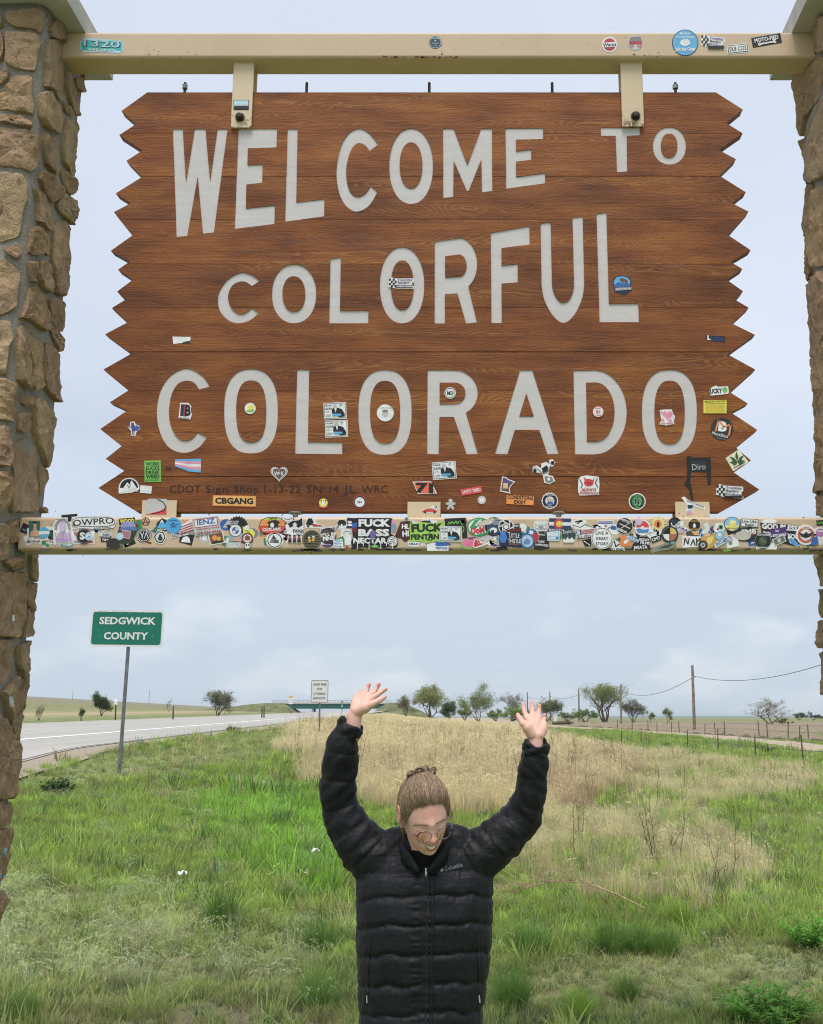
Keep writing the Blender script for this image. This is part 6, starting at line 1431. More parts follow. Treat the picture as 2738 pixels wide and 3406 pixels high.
LW(K2, [('p', 'w', [(760, 330), (800, 308), (850, 312), (880, 330), (875, 385), (820, 390), (765, 384)])] + [q for k in range(3) for q in (('c', 'k', 780 + 38 * k, 330, 11), ('p', '7A3A3A', [(768 + 38 * k, 342), (792 + 38 * k, 342), (796 + 38 * k, 382), (764 + 38 * k, 382)]), ('r', 'k', 772 + 38 * k, 360, 788 + 38 * k, 384), ('c', 'pk', 780 + 38 * k, 338, 5))], None, .0036)
LW(K2, [('c', '3C3A2A', 960, 358, 77), ('ring', '6A6648', 960, 358, 74, 66)] + [('r', '6E6A4C', 900, 322 + 20 * k, 1018, 330 + 20 * k, 2) for k in range(5)] + [('r', '3C3A2A', 906, 312, 946, 346), ('r', 'gd', 932, 344, 952, 382, -12), ('r', 'gd', 962, 338, 984, 376, 12), ('c', 'w', 940, 342, 10, 6), ('c', 'w', 974, 336, 11, 6)], 'olive round sticker with beer mugs', .0040)
LW(K2, [('p', 'w', [(902, 240), (915, 195), (945, 172), (990, 190), (1000, 225), (1072, 248), (1040, 262), (905, 262)]), ('p', 'k', [(912, 225), (930, 185), (958, 184), (975, 215), (960, 240), (915, 240)]), ('p', 'r', [(955, 225), (1040, 242), (1056, 250), (970, 252)]), ('c', '2E5A4A', 930, 246, 12)])
LW(K2, [('p', 'v', [(1028, 262), (1180, 248), (1180, 275), (1030, 300)]), ('t', '3C2C5A', 'BOOM HILL', 1104, 272, 140, 20, -8, .03)]); LW(K2, [('p', 'v', [(1030, 375), (1080, 378), (1085, 400), (1035, 402)])])
LW(K2, [('c', '3A2E2E', 1095, 330, 68), ('c', '5A4640', 1080, 310, 30), ('c', 'r', 1150, 330, 12), ('t', 'w', "IT'LL BE", 1096, 318, 128, 28, -8, .04), ('t', 'w', 'FINE', 1100, 350, 100, 34, -8, .05)], 'dark round sticker with white words', .0030)
LW(K2, [('p', 'w', [(1135, 362), (1212, 356), (1222, 432), (1140, 428)]), ('t', '2E8AD0', 'NOT', 1182, 370, 62, 16, 4, .03), ('t', '2E8AD0', 'NOW', 1174, 391, 62, 16, 4, .03), ('t', '2E8AD0', 'WHEN', 1174, 416, 66, 14, 4, .02)], None, .0034)
LW(K2, [('c', 'w', 1206, 236, 42), ('c', '3A3A3C', 1206, 228, 36, 28), ('c', 'w', 1206, 250, 24, 18), ('c', 'k', 1194, 240, 6), ('c', 'k', 1218, 240, 6), ('p', 'k', [(1168, 222), (1188, 196), (1226, 198), (1246, 220)])]); LW(K2, [('p', 'w', [(1222, 276), (1284, 282), (1284, 304), (1222, 300)]), ('l', 'b', 5, [(1228, 288), (1280, 294)])]); LW(K2, [('p', 'w', [(1228, 330), (1282, 320), (1284, 400), (1230, 405)]), ('p', 'r', [(1236, 420), (1250, 405), (1264, 425), (1248, 438)])])
dr = [('p', 'k', [(1286, 190), (1330, 180), (1618, 182), (1610, 310), (1640, 330), (1668, 372), (1655, 425), (1600, 412), (1560, 430), (1500, 418), (1440, 432), (1380, 420), (1292, 438), (1282, 380), (1298, 340)]), ('r', 'b', 1290, 220, 1332, 260, -8), ('r', 'dr', 1292, 262, 1330, 300, 6), ('c', 'lgr', 1475, 415, 34, 12)]
for tx, cx, cy, w_, h_ in (('FUCK', 1476, 222, 262, 62), ('BASS', 1470, 302, 256, 60), ('NECTAR', 1440, 368, 276, 48)): dr += [('t', 'w', tx, cx, cy, w_, h_, 0, .055)]
for k in range(14):
    x = 1312 + 24 * k; dr.append(('l', 'w' if k % 2 else 'k', 6, [(x, 385), (x, 400 + 12 * ((k * 7) % 4))]))
dr += [('c', '6A5AA8', 1462, 318, 26, 32), ('c', 'D8603A', 1468, 300, 8)]
LW(K2, dr, 'big black sticker with dripping white capitals', .0020)
LW(K2, [('c', 'pk', 1622, 245, 34, 52), ('c', '7A96B8', 1634, 262, 22, 36)], None, .0010)
LW(K2, [('c', 'k', 1624, 374, 46), ('c', 'w', 1624, 374, 41), ('ring', 'k', 1624, 374, 34, 31), ('l', 'k', 5, [(1606, 362), (1640, 352)]), ('l', 'k', 5, [(1604, 376), (1644, 368)]), ('l', 'k', 5, [(1606, 392), (1642, 384)])], 'small white and black round sticker', .0062)
LW(K3, [('p', '4A1E1E', [(82, 212), (160, 205), (160, 352), (120, 380), (84, 350), (30, 340)]), ('t', 'w', 'HL', 122, 250, 62, 40, 3, .05), ('t', 'w', 'HI', 122, 310, 54, 46, -3, .05), ('p', 'tan', [(95, 205), (130, 172), (180, 205)]), ('c', '4A7890', 130, 190, 14)])
LW(K3, [('p', '9CCB4A', [(155, 232), (250, 216), (330, 222), (445, 212), (448, 300), (440, 385), (380, 372), (300, 388), (220, 372), (160, 382)]), ('t', '1C2A12', 'FUCK', 300, 262, 262, 68, -2, .055), ('t', '1C2A12', 'FENTAN', 282, 336, 232, 44, -1, .045), ('ring', '1C2A12', 322, 338, 30, 25), ('l', '1C2A12', 5, [(306, 368), (322, 312), (340, 366)])], 'lime green sticker with black capitals', .0024)
LW(K3, [('c', 'k', 288, 215, 36, 14)]); LW(K3, [('p', '1C1E1C', [(442, 186), (618, 178), (632, 346), (590, 348), (585, 250), (446, 248)]), ('l', 'lgr', 6, [(470, 238), (482, 208), (492, 236), (506, 206), (520, 232), (536, 204), (548, 232), (566, 206), (590, 240), (604, 268), (592, 300)]), ('l', 'lgr', 5, [(478, 222), (560, 214)])], 'black square sticker with green scrawl', .0020)
LW(K3, lawyer(405, 250, 583, 376, 1), 'white card sticker with a man in a suit on the beam', .0044)
LW(K3, [('r', 'w', 145, 376, 235, 416, 2), ('t', 'n', 'HEAD', 190, 396, 78, 16, 2, .04)]); LW(K3, [('p', 'w', [(242, 370), (268, 382), (284, 366), (280, 410), (256, 416)]), ('l', 'g', 3, [(250, 380), (276, 404)])])
LW(K3, [('p', 'w', [(300, 400), (345, 384), (475, 396), (476, 450), (300, 452)]), ('p', 'b', [(365, 400), (380, 362), (400, 380), (440, 372), (500, 398), (460, 410), (380, 412)]), ('t', 'b', 'FESTIVAL', 420, 428, 96, 18, 2, .03)])
LW(K3, [('c', '2E9A58', 728, 256, 100, 78), ('c', 'w', 728, 256, 88, 66), ('p', '2E9A58', [(650, 262), (690, 200), (730, 190), (770, 196), (700, 270)]), ('p', 'w', [(690, 240), (735, 192), (752, 196), (712, 250)]), ('t', 'D02030', 'DoM', 716, 282, 112, 56, -6, .06), ('p', '2E9A58', [(700, 322), (780, 300), (820, 260), (800, 310), (740, 332)]), ('p', 'C8C0A8', [(690, 226), (850, 178), (830, 232), (740, 246)])], 'green and white oval sticker with red letters', .0022)
LW(K3, [('p', 'lg', [(690, 335), (780, 318), (850, 345), (800, 372), (740, 360)])]); LW(K3, [('c', 'lgr', 650, 400, 78, 40), ('p', 'E86A98', [(585, 398), (600, 362), (660, 356), (690, 372), (680, 425), (610, 420)]), ('c', 'k', 640, 396, 3)], None, .0024); LW(K3, [('p', 'w', [(680, 378), (700, 352), (730, 360), (745, 385), (800, 382), (800, 396), (700, 432), (676, 420)]), ('p', 'C82830', [(688, 380), (702, 360), (726, 368), (742, 392), (780, 390), (700, 420), (684, 412)]), ('l', 'w', 3, [(712, 376), (730, 396)])], 'red sneaker sticker', .0042)
LW(K3, [('c', 'k', 850, 252, 78), ('c', '2E4468', 850, 258, 62), ('c', 'w', 846, 282, 30, 22), ('r', '2A2A2A', 826, 282, 850, 310), ('t', 'w', 'ADVENTURE', 856, 195, 84, 16, -10), ('t', 'w', 'EDUCATION', 860, 214, 90, 14, -6), ('t', 'w', 'CLUB', 866, 230, 44, 12)], 'navy round sticker with small trailer', .0028)
ap = [('c', 'w', 950, 256, 64), ('c', 'k', 950, 256, 57)] + [('l', 'w', 9, [(950 + 57 * math.cos(a), 256 + 57 * math.sin(a)), (950 + 28 * math.cos(a + 1.3), 256 + 28 * math.sin(a + 1.3))]) for a in np.linspace(0, 2 * math.pi, 7)[:-1]] + [('c', 'w', 950, 256, 18)]
LW(K3, ap, 'black and white camera shutter sticker', .0050)
LW(K3, [('p', 'k', [(1010, 232), (1060, 226), (1062, 262), (1012, 266)]), ('t', 'w', 'NY', 1036, 246, 36, 20)]); LW(K3, [('c', 'w', 1086, 260, 33)]); LW(K3, [('c', 'w', 880, 360, 40), ('c', '8A98A8', 878, 362, 30), ('p', 'k', [(870, 420), (950, 415), (965, 445), (880, 452)])])
LW(K3, [('p', '1B2547', [(890, 298), (1072, 288), (1080, 425), (895, 412)]), ('p', 'dr', [(950, 280), (1072, 262), (1074, 292), (952, 300)]), ('c', '2E7AC8', 925, 305, 26, 14), ('c', '2E7AC8', 925, 345, 32, 34), ('p', '2E7AC8', [(900, 372), (950, 372), (940, 386), (910, 386)]), ('t', 'w', 'LITTLE', 1018, 328, 82, 34, 2, .01), ('t', 'w', 'THISTLE', 1018, 372, 104, 34, 2, .01), ('t', 'o', 'COFFEE CO', 1012, 398, 80, 8, 2)], 'navy square sticker with blue thistle', .0058)
LW(K3, [('c', 'w', 1165, 330, 58), ('c', 'r', 1168, 334, 52), ('wedge', 'b', 1158, 322, 52, 150, 330), ('star', 'w', 1156, 300, 26, 12, 7)], None, .0040); LW(K3, [('c', '2E6AA8', 1124, 372, 58, 62), ('c', 'A8C4DC', 1124, 372, 46, 48), ('p', '4E82B8', [(1090, 380), (1120, 350), (1150, 372), (1140, 400), (1100, 402)]), ('l', 'w', 4, [(1094, 350), (1124, 338), (1152, 352)])], 'blue and white round sticker', .0075)
LW(K3, [('p', 'w', [(1178, 235), (1190, 205), (1282, 205), (1294, 238), (1290, 290), (1182, 290)]), ('p', 'B4B8BC', [(1186, 236), (1196, 212), (1276, 212), (1288, 240), (1284, 282), (1190, 282)]), ('r', 'E8E8E8', 1198, 216, 1274, 236), ('c', 'w', 1206, 256, 10), ('c', 'w', 1266, 256, 10)] + [('r', '6A6E72', 1222 + 7 * k, 248, 1225 + 7 * k, 268) for k in range(5)], 'grey off-road car front sticker', .0022)
LW(K3, [('r', 'w', 1304, 184, 1484, 290, 1), ('r', '22386E', 1304, 184, 1484, 214, 1), ('r', '22386E', 1304, 244, 1484, 272, 1), ('wedge', 'C8303A', 1385, 230, 44, 35, 325), ('c', 'E8C838', 1386, 230, 24), ('t', '22386E', '-HOHCA', 1380, 282, 140, 14, 1, .05)], 'blue and white flag sticker with red C', .0018)
LW(K3, [('p', 'w', [(1284, 296), (1392, 290), (1388, 372), (1290, 370)]), ('p', '8AC0E0', [(1290, 302), (1386, 296), (1382, 366), (1296, 364)]), ('t', 'w', 'RIDE', 1336, 318, 84, 26, -1, .05), ('t', 'w', 'ON', 1326, 348, 52, 26, -1, .05), ('p', '2E6AA8', [(1360, 340), (1384, 338), (1372, 360)])], 'light blue sticker reading RIDE ON', .0034)
LW(K3, [('p', '1E1E20', [(1178, 440), (1200, 300), (1260, 290), (1300, 360), (1306, 430), (1240, 450)]), ('t', 'w', 'THING', 1238, 318, 60, 14, 6), ('t', 'w', 'TAKE', 1236, 376, 60, 20, 4, .02), ('t', 'w', 'HAPPINESS', 1244, 404, 108, 18, 6, .02)], 'black blob sticker with white words', .0030)
LW(K3, [('c', '2E4444', 1464, 318, 57), ('p', 'w', [(1414, 372), (1428, 348), (1440, 366), (1456, 336), (1472, 362), (1490, 340), (1514, 370), (1500, 384), (1430, 384)]), ('t', 'w', 'Explore', 1466, 292, 92, 28, -6, -.002)], 'dark teal round sticker with white peaks', .0044)
LW(K3, [('p', 'w', [(1495, 240), (1550, 228), (1670, 248), (1660, 268), (1520, 275)]), ('l', 'k', 5, [(1500, 240), (1560, 258), (1600, 236), (1660, 256)])]); b2 = [('p', 'w', [(1522, 284), (1698, 260), (1700, 330), (1532, 352)]), ('p', '22386E', [(1526, 286), (1570, 280), (1572, 322), (1532, 328)]), ('t', 'w', 'B', 1548, 302, 24, 34, -6, .05)] + [('p', 'r', [(1575, 284 + 13 * k), (1698, 267 + 13 * k), (1698, 274 + 13 * k), (1575, 291 + 13 * k)]) for k in range(3)] + [('t', 'k', 'BULLETS BOT', 1612, 336, 150, 24, -6, .02)]
LW(K3, b2, 'white sticker with small flag and black words', .0036); LW(K3, [('p', 'k', [(1575, 362), (1650, 352), (1652, 412), (1600, 415)]), ('l', 'w', 6, [(1590, 370), (1640, 405)])], None, .0018)
LW(K4, [('c', 'F2EFF8', 115, 310, 80), ('ring', '3A3A44', 115, 310, 75, 71), ('t', '2A2A34', 'LIVE A', 115, 272, 92, 22, 0, .012), ('t', '2A2A34', 'GREAT', 115, 312, 92, 22, 0, .012), ('t', '2A2A34', 'STORY', 115, 350, 92, 22, 0, .012)], 'large white round sticker with three words', .0060)
LW(K4, [('p', 'w', [(82, 182), (202, 178), (202, 210), (142, 242), (84, 214)]), ('r', '2E4C96', 88, 186, 196, 204, -1), ('t', 'w', 'ROCKIES MOUNTAIN', 142, 195, 102, 9, -1), ('star', 'r', 142, 220, 14, 5, 5)], None, .0040)
LW(K4, [('c', 'w', 280, 220, 62), ('c', '222222', 280, 220, 59), ('t', 'w', 'WESTCOTT', 292, 184, 84, 18, 20, .03), ('t', 'w', 'BABBLER', 262, 254, 76, 18, 24, .03), ('l', 'lg', 9, [(246, 204), (318, 238)]), ('l', 'lg', 6, [(250, 240), (312, 200)])], 'black round sticker with crossed tools', .0030)
LW(K4, [('r', 'F07A22', 250, 292, 332, 369), ('p', 'w', [(272, 346), (282, 322), (296, 318), (310, 304), (306, 322), (316, 330), (298, 340), (290, 352)])], 'orange square sticker with a white animal', .0026); LW(K4, [('p', 'w', [(180, 395), (205, 316), (262, 352), (285, 398)]), ('t', 'k', 'DEAD END', 206, 391, 136, 18, 0, .04), ('l', 'k', 8, [(206, 330), (216, 370), (244, 350)])], None, .0014)
LW(K4, [('p', 'B8CEE4', [(292, 296), (305, 290), (384, 322), (380, 342), (300, 316)]), ('t', '3A5A96', 'SO GOOD', 340, 317, 72, 16, 20, .02)], None, .0044); LW(K4, [('p', '1A1A1C', [(370, 330), (388, 298), (450, 296), (470, 320), (462, 380), (400, 400), (332, 386), (340, 352)]), ('t', 'w', 'HODAY', 424, 320, 76, 20, 4, .04), ('t', 'w', 'FILMS', 430, 344, 68, 20, 4, .04), ('t', 'w', 'JWATA', 396, 376, 104, 26, -4, .04)], 'black burst sticker with white words', .0032)
LW(K4, [('c', 'w', 412, 232, 58), ('wedge', 'D8342E', 412, 230, 48, 180, 360), ('p', '3A82C4', [(364, 244), (390, 236), (416, 250), (460, 238), (452, 268), (380, 270)]), ('c', 'w', 412, 232, 13), ('c', 'lp', 384, 190, 26, 24)], 'white round sticker with red and blue halves', .0024)
LW(K4, [('star', 'E6D38A', 525, 202, 60, 40, 16), ('c', 'F0C060', 525, 204, 32), ('c', 'E8822A', 525, 204, 28), ('p', 'k', [(518, 228), (516, 200), (526, 184), (536, 200), (534, 228)])], 'pale sunburst sticker', .0020)
LW(K4, [('p', 'w', [(618, 196), (712, 182), (710, 236), (690, 242), (630, 230)]), ('t', '4A4A4A', 'NORT', 662, 206, 56, 20, -4, .02), ('t', '4A4A4A', 'WALL', 680, 228, 60, 20, -4, .02), ('c', 'C8A8B8', 690, 258, 28, 16)]); LW(K4, [('c', 'k', 610, 280, 62), ('c', '6A6A6A', 610, 280, 54), ('wedge', 'k', 610, 280, 48, 180, 270), ('wedge', 'D8C04A', 610, 280, 48, 270, 360), ('wedge', 'B8604A', 610, 280, 48, 0, 90), ('wedge', 'E8E4DC', 610, 280, 48, 90, 180), ('l', 'k', 6, [(610, 200), (610, 350)])], 'round sticker with four coloured quarters', .0044)
LW(K4, [('p', 'k', [(475, 300), (545, 280), (550, 320), (480, 345)]), ('t', 'w', 'LIMIT', 512, 312, 60, 24, -18, .03)], None, .0030); LW(K4, [('p', '8A8A78', [(470, 405), (480, 380), (560, 352), (640, 330), (660, 360), (600, 396), (540, 400), (480, 418)]), ('p', '4A4A3A', [(520, 385), (580, 360), (640, 350), (600, 382)]), ('p', '4AA0A0', [(590, 348), (650, 336), (640, 352)])], None, .0050)
LW(K4, [('c', 'w', 790, 213, 50), ('c', '1E1E1E', 790, 213, 47), ('ring', 'gd', 790, 213, 46, 43), ('t', 'gd', 'LEADPLAN', 790, 184, 60, 11), ('t', 'gd', 'BREWING', 790, 244, 56, 11), ('p', 'w', [(778, 216), (790, 196), (802, 216), (798, 232), (782, 232)])], 'black round sticker with yellow lettering', .0026)
LW(K4, [('p', 'EDE9E2', [(840, 262), (868, 240), (862, 205), (890, 195), (905, 240), (890, 270), (850, 280)])]); LW(K4, [('p', '4A4440', [(728, 262), (770, 250), (820, 268), (825, 290), (735, 295)]), ('p', 'F0A030', [(770, 262), (820, 262), (822, 285), (790, 285)])], None, .0016); LW(K4, [('p', 'F4E8EC', [(700, 290), (838, 298), (842, 372), (704, 378)]), ('p', 'lpk', [(706, 296), (762, 300), (752, 340), (710, 345)]), ('l', 'k', 8, [(714, 360), (722, 310), (744, 352), (752, 312)]), ('l', 'k', 8, [(764, 360), (782, 320), (796, 360)]), ('l', 'k', 8, [(806, 310), (808, 362)]), ('l', 'k', 8, [(806, 336), (832, 312), (832, 362)])], 'white and pink sticker with black scrawl', .0030)
LW(K4, [('p', 'C89A3A', [(835, 300), (900, 290), (940, 262), (942, 320), (930, 370), (870, 396), (830, 380)]), ('p', 'E6C870', [(880, 310), (930, 290), (920, 340), (890, 360)]), ('c', '2A2A2A', 852, 360, 34), ('c', 'lg', 852, 360, 18), ('c', '5A5A5A', 852, 360, 8)], 'golden flaming wheel sticker', .0044)
LW(K4, [('p', 'w', [(928, 240), (950, 198), (1000, 202), (1018, 240), (990, 268), (940, 262)]), ('c', '4AA06A', 984, 228, 19), ('c', 'k', 984, 228, 10), ('c', 'r', 962, 242, 8)], 'green eyeball sticker', .0024); LW(K4, [('p', '7AB8DC', [(945, 272), (975, 252), (1010, 262), (1008, 302), (970, 322), (945, 305)]), ('c', 'w', 976, 284, 12)], None, .0038)
LW(K4, [('p', 'w', [(935, 352), (1062, 282), (1072, 312), (945, 382)]), ('t', '3A7AB8', 'SNO-MELTS', 1003, 330, 128, 28, -28, .04)], 'white slanted sticker with blue words', .0056); LW(K4, [('p', 'E4E0DC', [(1020, 310), (1110, 302), (1116, 365), (1030, 385)]), ('c', 'g', 1055, 345, 14), ('p', '7A9A3A', [(1000, 392), (1060, 385), (1055, 405), (1005, 406)])], None, .0020)
LW(K4, [('c', '3A5A7A', 1066, 206, 60, 54), ('c', '7AB4DC', 1066, 206, 55, 49), ('p', 'EAD86A', [(1014, 216), (1118, 216), (1106, 244), (1066, 256), (1026, 244)]), ('p', 'E8D23A', [(1044, 196), (1060, 176), (1088, 176), (1098, 200), (1092, 220), (1048, 220)]), ('r', 'w', 1056, 184, 1092, 196), ('t', 'k', 'BUSES TO COAST', 1066, 238, 86, 12)], 'sky blue round sticker with yellow bus', .0036)
LW(K4, [('p', '2A2A2C', [(1080, 270), (1110, 240), (1200, 228), (1252, 250), (1250, 300), (1200, 335), (1120, 330)]), ('t', 'w', 'EMB', 1190, 262, 108, 40, -4, .04), ('c', 'BDB6AA', 1146, 290, 58, 34), ('c', 'r', 1214, 280, 9)], 'black oval sticker with big white letters', .0022)
LW(K4, [('r', '2A2A3A', 1130, 168, 1256, 228, 2), ('r', 'w', 1134, 172, 1252, 224, 2), ('t', '22222E', 'Live Like', 1192, 186, 104, 22, 2, .02), ('t', '22222E', 'Ralph', 1194, 211, 68, 20, 2, .02)], 'white framed sticker with two lines', .0044)
LW(K4, [('p', 'w', [(1280, 185), (1340, 160), (1400, 182), (1380, 200), (1290, 205)])]); LW(K4, [('p', '222226', [(1272, 195), (1545, 214), (1560, 372), (1500, 360), (1290, 312)]), ('t', 'w', 'GOD BLESS', 1414, 228, 262, 42, 4, .05), ('t', 'w', '"G', 1318, 276, 50, 30, 4, .05), ('t', 'w', 'YOU', 1510, 296, 90, 36, 6, .05)], 'black sticker reading GOD BLESS', .0026)
LW(K4, [('p', '4A2C72', [(1338, 244), (1462, 226), (1466, 292), (1344, 306)]), ('t', 'w', 'Leonard', 1402, 282, 112, 30, -3, .01), ('p', 'lp', [(1378, 262), (1386, 244), (1394, 258), (1404, 244), (1406, 264)])], 'purple sticker with white name', .0050)
LW(K4, [('p', 'E8E4DC', [(1240, 390), (1245, 340), (1340, 340), (1396, 360), (1390, 392)]), ('c', '1E2220', 1290, 330, 62), ('ring', 'lg', 1290, 330, 60, 58), ('c', '3E5236', 1290, 330, 32, 34), ('c', '5A6E48', 1284, 322, 14), ('c', '5A6E48', 1300, 336, 13), ('t', 'w', 'NORTHLAND', 1290, 286, 84, 13, 0, .02), ('t', 'w', 'BREWING CO', 1292, 378, 88, 12, 0, .02)], 'black round sticker with green hop cone', .0056)
LW(K4, [('r', 'F0EEE6', 1362, 298, 1455, 352, -24), ('r', '6A6E66', 1368, 303, 1449, 347, -24), ('c', 'lg', 1408, 326, 14, 18)], 'tilted small photo sticker', .0078); LW(K4, [('p', 'w', [(1470, 300), (1490, 292), (1560, 362), (1545, 372), (1490, 345)]), ('p', '2E94DC', [(1478, 318), (1496, 306), (1556, 358), (1548, 368), (1500, 350)])], 'blue kayak sticker', .0044)
LW(K4, [('c', 'w', 1605, 285, 74), ('ring', 'C85A40', 1605, 285, 60, 42), ('p', '333338', [(1552, 268), (1590, 278), (1606, 262), (1624, 276), (1668, 262), (1640, 296), (1604, 308), (1572, 298)]), ('t', 'w', 'RED WING', 1605, 236, 66, 11), ('c', 'k', 1605, 292, 12)], 'white round sticker with winged emblem', .0034)
LW(K4, [('p', 'F0EEF4', [(1660, 245), (1700, 226), (1800, 224), (1800, 352), (1690, 358)]), ('c', 'B070B0', 1712, 268, 34, 30), ('p', 'E8E0F0', [(1690, 262), (1700, 246), (1712, 258), (1724, 246), (1732, 262)])]); LW(K4, [('p', '2E62B0', [(1640, 356), (1650, 310), (1668, 280), (1690, 300), (1698, 350), (1670, 362)]), ('c', 'k', 1670, 290, 13), ('c', 'E0C0A0', 1670, 296, 6)], None, .0050); LW(K4, [('p', '222222', [(1682, 178), (1800, 172), (1800, 215), (1686, 218)]), ('l', 'lgr', 7, [(1690, 190), (1704, 206), (1720, 186), (1733, 206)])])
# scraps and grime on the rounded underside edge
for k in range(46):
    x = random.uniform(70, 2730); y = random.uniform(1822, 1830); w = random.uniform(12, 60)
    sticker(lo_beam, (0, 0, 1), BF, [('p', random.choice(['2A2F22', '3A3A2A', '4A3A28', '1E1E1C', '5A5A4A']), [(x, y), (x + w, y + random.uniform(-2, 2)), (x + w * .9, y + random.uniform(3, 7)), (x + w * .1, y + 6)])], name='sticker_scrap', lift=0.0006)
# jacket chest print
def jacket_print(items):
    mb = MB()
    for txt, cx, cy, w_, h_, a in items:
        v, f, wn_ = text_tris(txt, 0.008); vs = []
        for q in v:
            dx, dy = rot2(q[0] / wn_ * w_, -q[1] * h_, a); p = at(cx + dx, cy + dy, 3.34); vs.append(on_jacket(p.x, p.z, 0.0016))
        mb.add(vs, f)
    vs = [on_jacket(*(lambda p: (p.x, p.z))(at(1469 + dx, 2899 + dy, 3.34)), 0.0016) for dx, dy in ((-7, 2), (0, -6), (7, -2), (0, 6))]
    mb.add(vs, [(0, 1, 2, 3)]); o = mb.build('chest_logo', logo_m, person); o['label'] = 'small grey word printed on the chest'
jacket_print([('Columbia', 1508, 2889, 60, 14, -13)])
# ------------------------------------------------------------------ roadside signs
sheet_green = plain('sign_green', (0.008, 0.165, 0.105), 0.45, 0.4, 0, 0.06, 3); sheet_white = plain('sign_white', (0.72, 0.73, 0.72), 0.45, 0.4, 0, 0.05, 3)
sheet_black = plain('sign_black', (0.03, 0.03, 0.032), 0.5, 0.3); post_m = plain('post_steel', (0.17, 0.175, 0.185), 0.55, 0.4, 0.4, 0.3, 12); wood_post = plain('wood_post', (0.13, 0.10, 0.075), 0.95, 0.1, 0, 0.4, 9); pole_m = plain('pole_wood', (0.24, 0.20, 0.165), 0.95, 0.1, 0, 0.35, 3)
def rrect(cx, cz, w, h, r, n=5):
    o = []
    for sx, sz, a0 in ((1, 1, 0), (-1, 1, 90), (-1, -1, 180), (1, -1, 270)):
        for k in range(n):
            a = math.radians(a0 + 90 * k / (n - 1)); o.append((cx + sx * (w / 2 - r) + r * math.cos(a), cz + sz * (h / 2 - r) + r * math.sin(a)))
    return o
def road_sign(name, base, top, quad, layers, texts, label, panel_label=None, rivets=None, yaw=0.0):
    """base/top: ends of the post; quad: (centre, width, height, roll); layers: (material, inset, radius)"""
    root = empty(name, base); tag(root, label, 'road sign')
    mb = MB(); d = (top - base); w = 0.036
    ax = Vector((1, 0, 0))
    mb.tube([base - Vector((0, 0, .2)), top], w, 4); o = mb.build('post', post_m, root)
    c, W_, H_, roll = quad; cr, sr = math.cos(roll), math.sin(roll)
    T = lambda x, z, k: Vector((c.x + x * cr - z * sr, c.y - 0.035 - 0.0016 * k + yaw * x, c.z + x * sr + z * cr))
    pan = None
    for k, (m, ins, r) in enumerate(layers):
        mb = MB(); pl = rrect(0, 0, W_ - 2 * ins, H_ - 2 * ins, r)
        if k == 0: mb.prism(pl, lambda a, b: T(a, b, 0), lambda a, b: T(a, b, 0) + Vector((0, 0.004, 0)))
        else: mb.add([T(a, b, k) for a, b in pl], [tuple(range(len(pl)))])
        o = mb.build('panel' if k == 0 else 'border' if k < len(layers) - 1 else 'face', m, root)
        if pan is None: pan = o
    for tx, x, z, w_, h_, m, bold in texts:
        v, f, wn_ = text_tris(tx, bold); mb = MB(); mb.add([T(x + q[0] / wn_ * w_, z + q[1] * h_, len(layers) + 1) for q in v], f); mb.build('lettering', m, root)
    return root, T
b = ground_hit(396, 2574); Yb = b.y; s = Yb / ray(424, 2090).y / FOC
top = at(431, 2100, Yb + 0.02); c = at(424, 2090.5, Yb)
W_, H_ = 244 * s, 122 * s
root, T = road_sign('county_sign', b, top, (c, W_, H_, math.radians(-0.6)), [(sheet_white, 0, 0.06), (sheet_green, 0.038, 0.05)],
    [('SEDGWICK', 0.008, 0.205 * H_, 0.77 * W_, 0.20 * H_, sheet_white, .032), ('COUNTY', -0.004, -0.205 * H_, 0.60 * W_, 0.20 * H_, sheet_white, .032)], 'green county line sign reading SEDGWICK COUNTY on a leaning steel post')
mb = MB()
for k in range(26):
    x = -W_ * .45 + W_ * .9 * random.random(); mb.add([T(x + dx, H_ / 2 - 0.036 + dz, 2) for dx, dz in ((-.02, .004), (-.008, -.012), (.01, -.006), (.024, .004))], [(0, 1, 2, 3)])
for k in range(12):
    x, z = random.uniform(-.4, .42) * W_, random.choice((.2, .18, -.2, -.22, random.uniform(-.4, .3))) * H_; r_ = random.uniform(.004, .009); mb.add([T(x + r_ * math.cos(q), z + r_ * math.sin(q), 5) for q in np.linspace(0, 2 * math.pi, 7)[:-1]], [tuple(range(6))])
mb.build('peeling_paint', sheet_white, root)
Y2 = 36.0; b2 = at(1064, 2420, Y2); b2.z = Hs(b2.x, Y2); s = Y2 / ray(1064, 2300).y / FOC
c = at(1064, 2299.5, Y2); W_, H_ = 58.5 * s, 75 * s
road_sign('litter_sign', b2, at(1064, 2300, Y2 + .02), (c, W_, H_, 0), [(sheet_white, 0, .05), (sheet_black, 0.012, .045), (sheet_white, 0.026, .04)],
    [('$1000 FINE', 0, .30 * H_, .74 * W_, .095 * H_, sheet_black, .02), ('FOR', 0, .105 * H_, .30 * W_, .095 * H_, sheet_black, .02), ('LITTERING', 0, -.105 * H_, .68 * W_, .095 * H_, sheet_black, .02), ('ENFORCED', 0, -.30 * H_, .68 * W_, .095 * H_, sheet_black, .02)], 'white notice reading $1000 FINE FOR LITTERING ENFORCED beside the highway')
sheet_or = plain('sign_orange', (0.72, 0.36, 0.05), 0.5, 0.3)
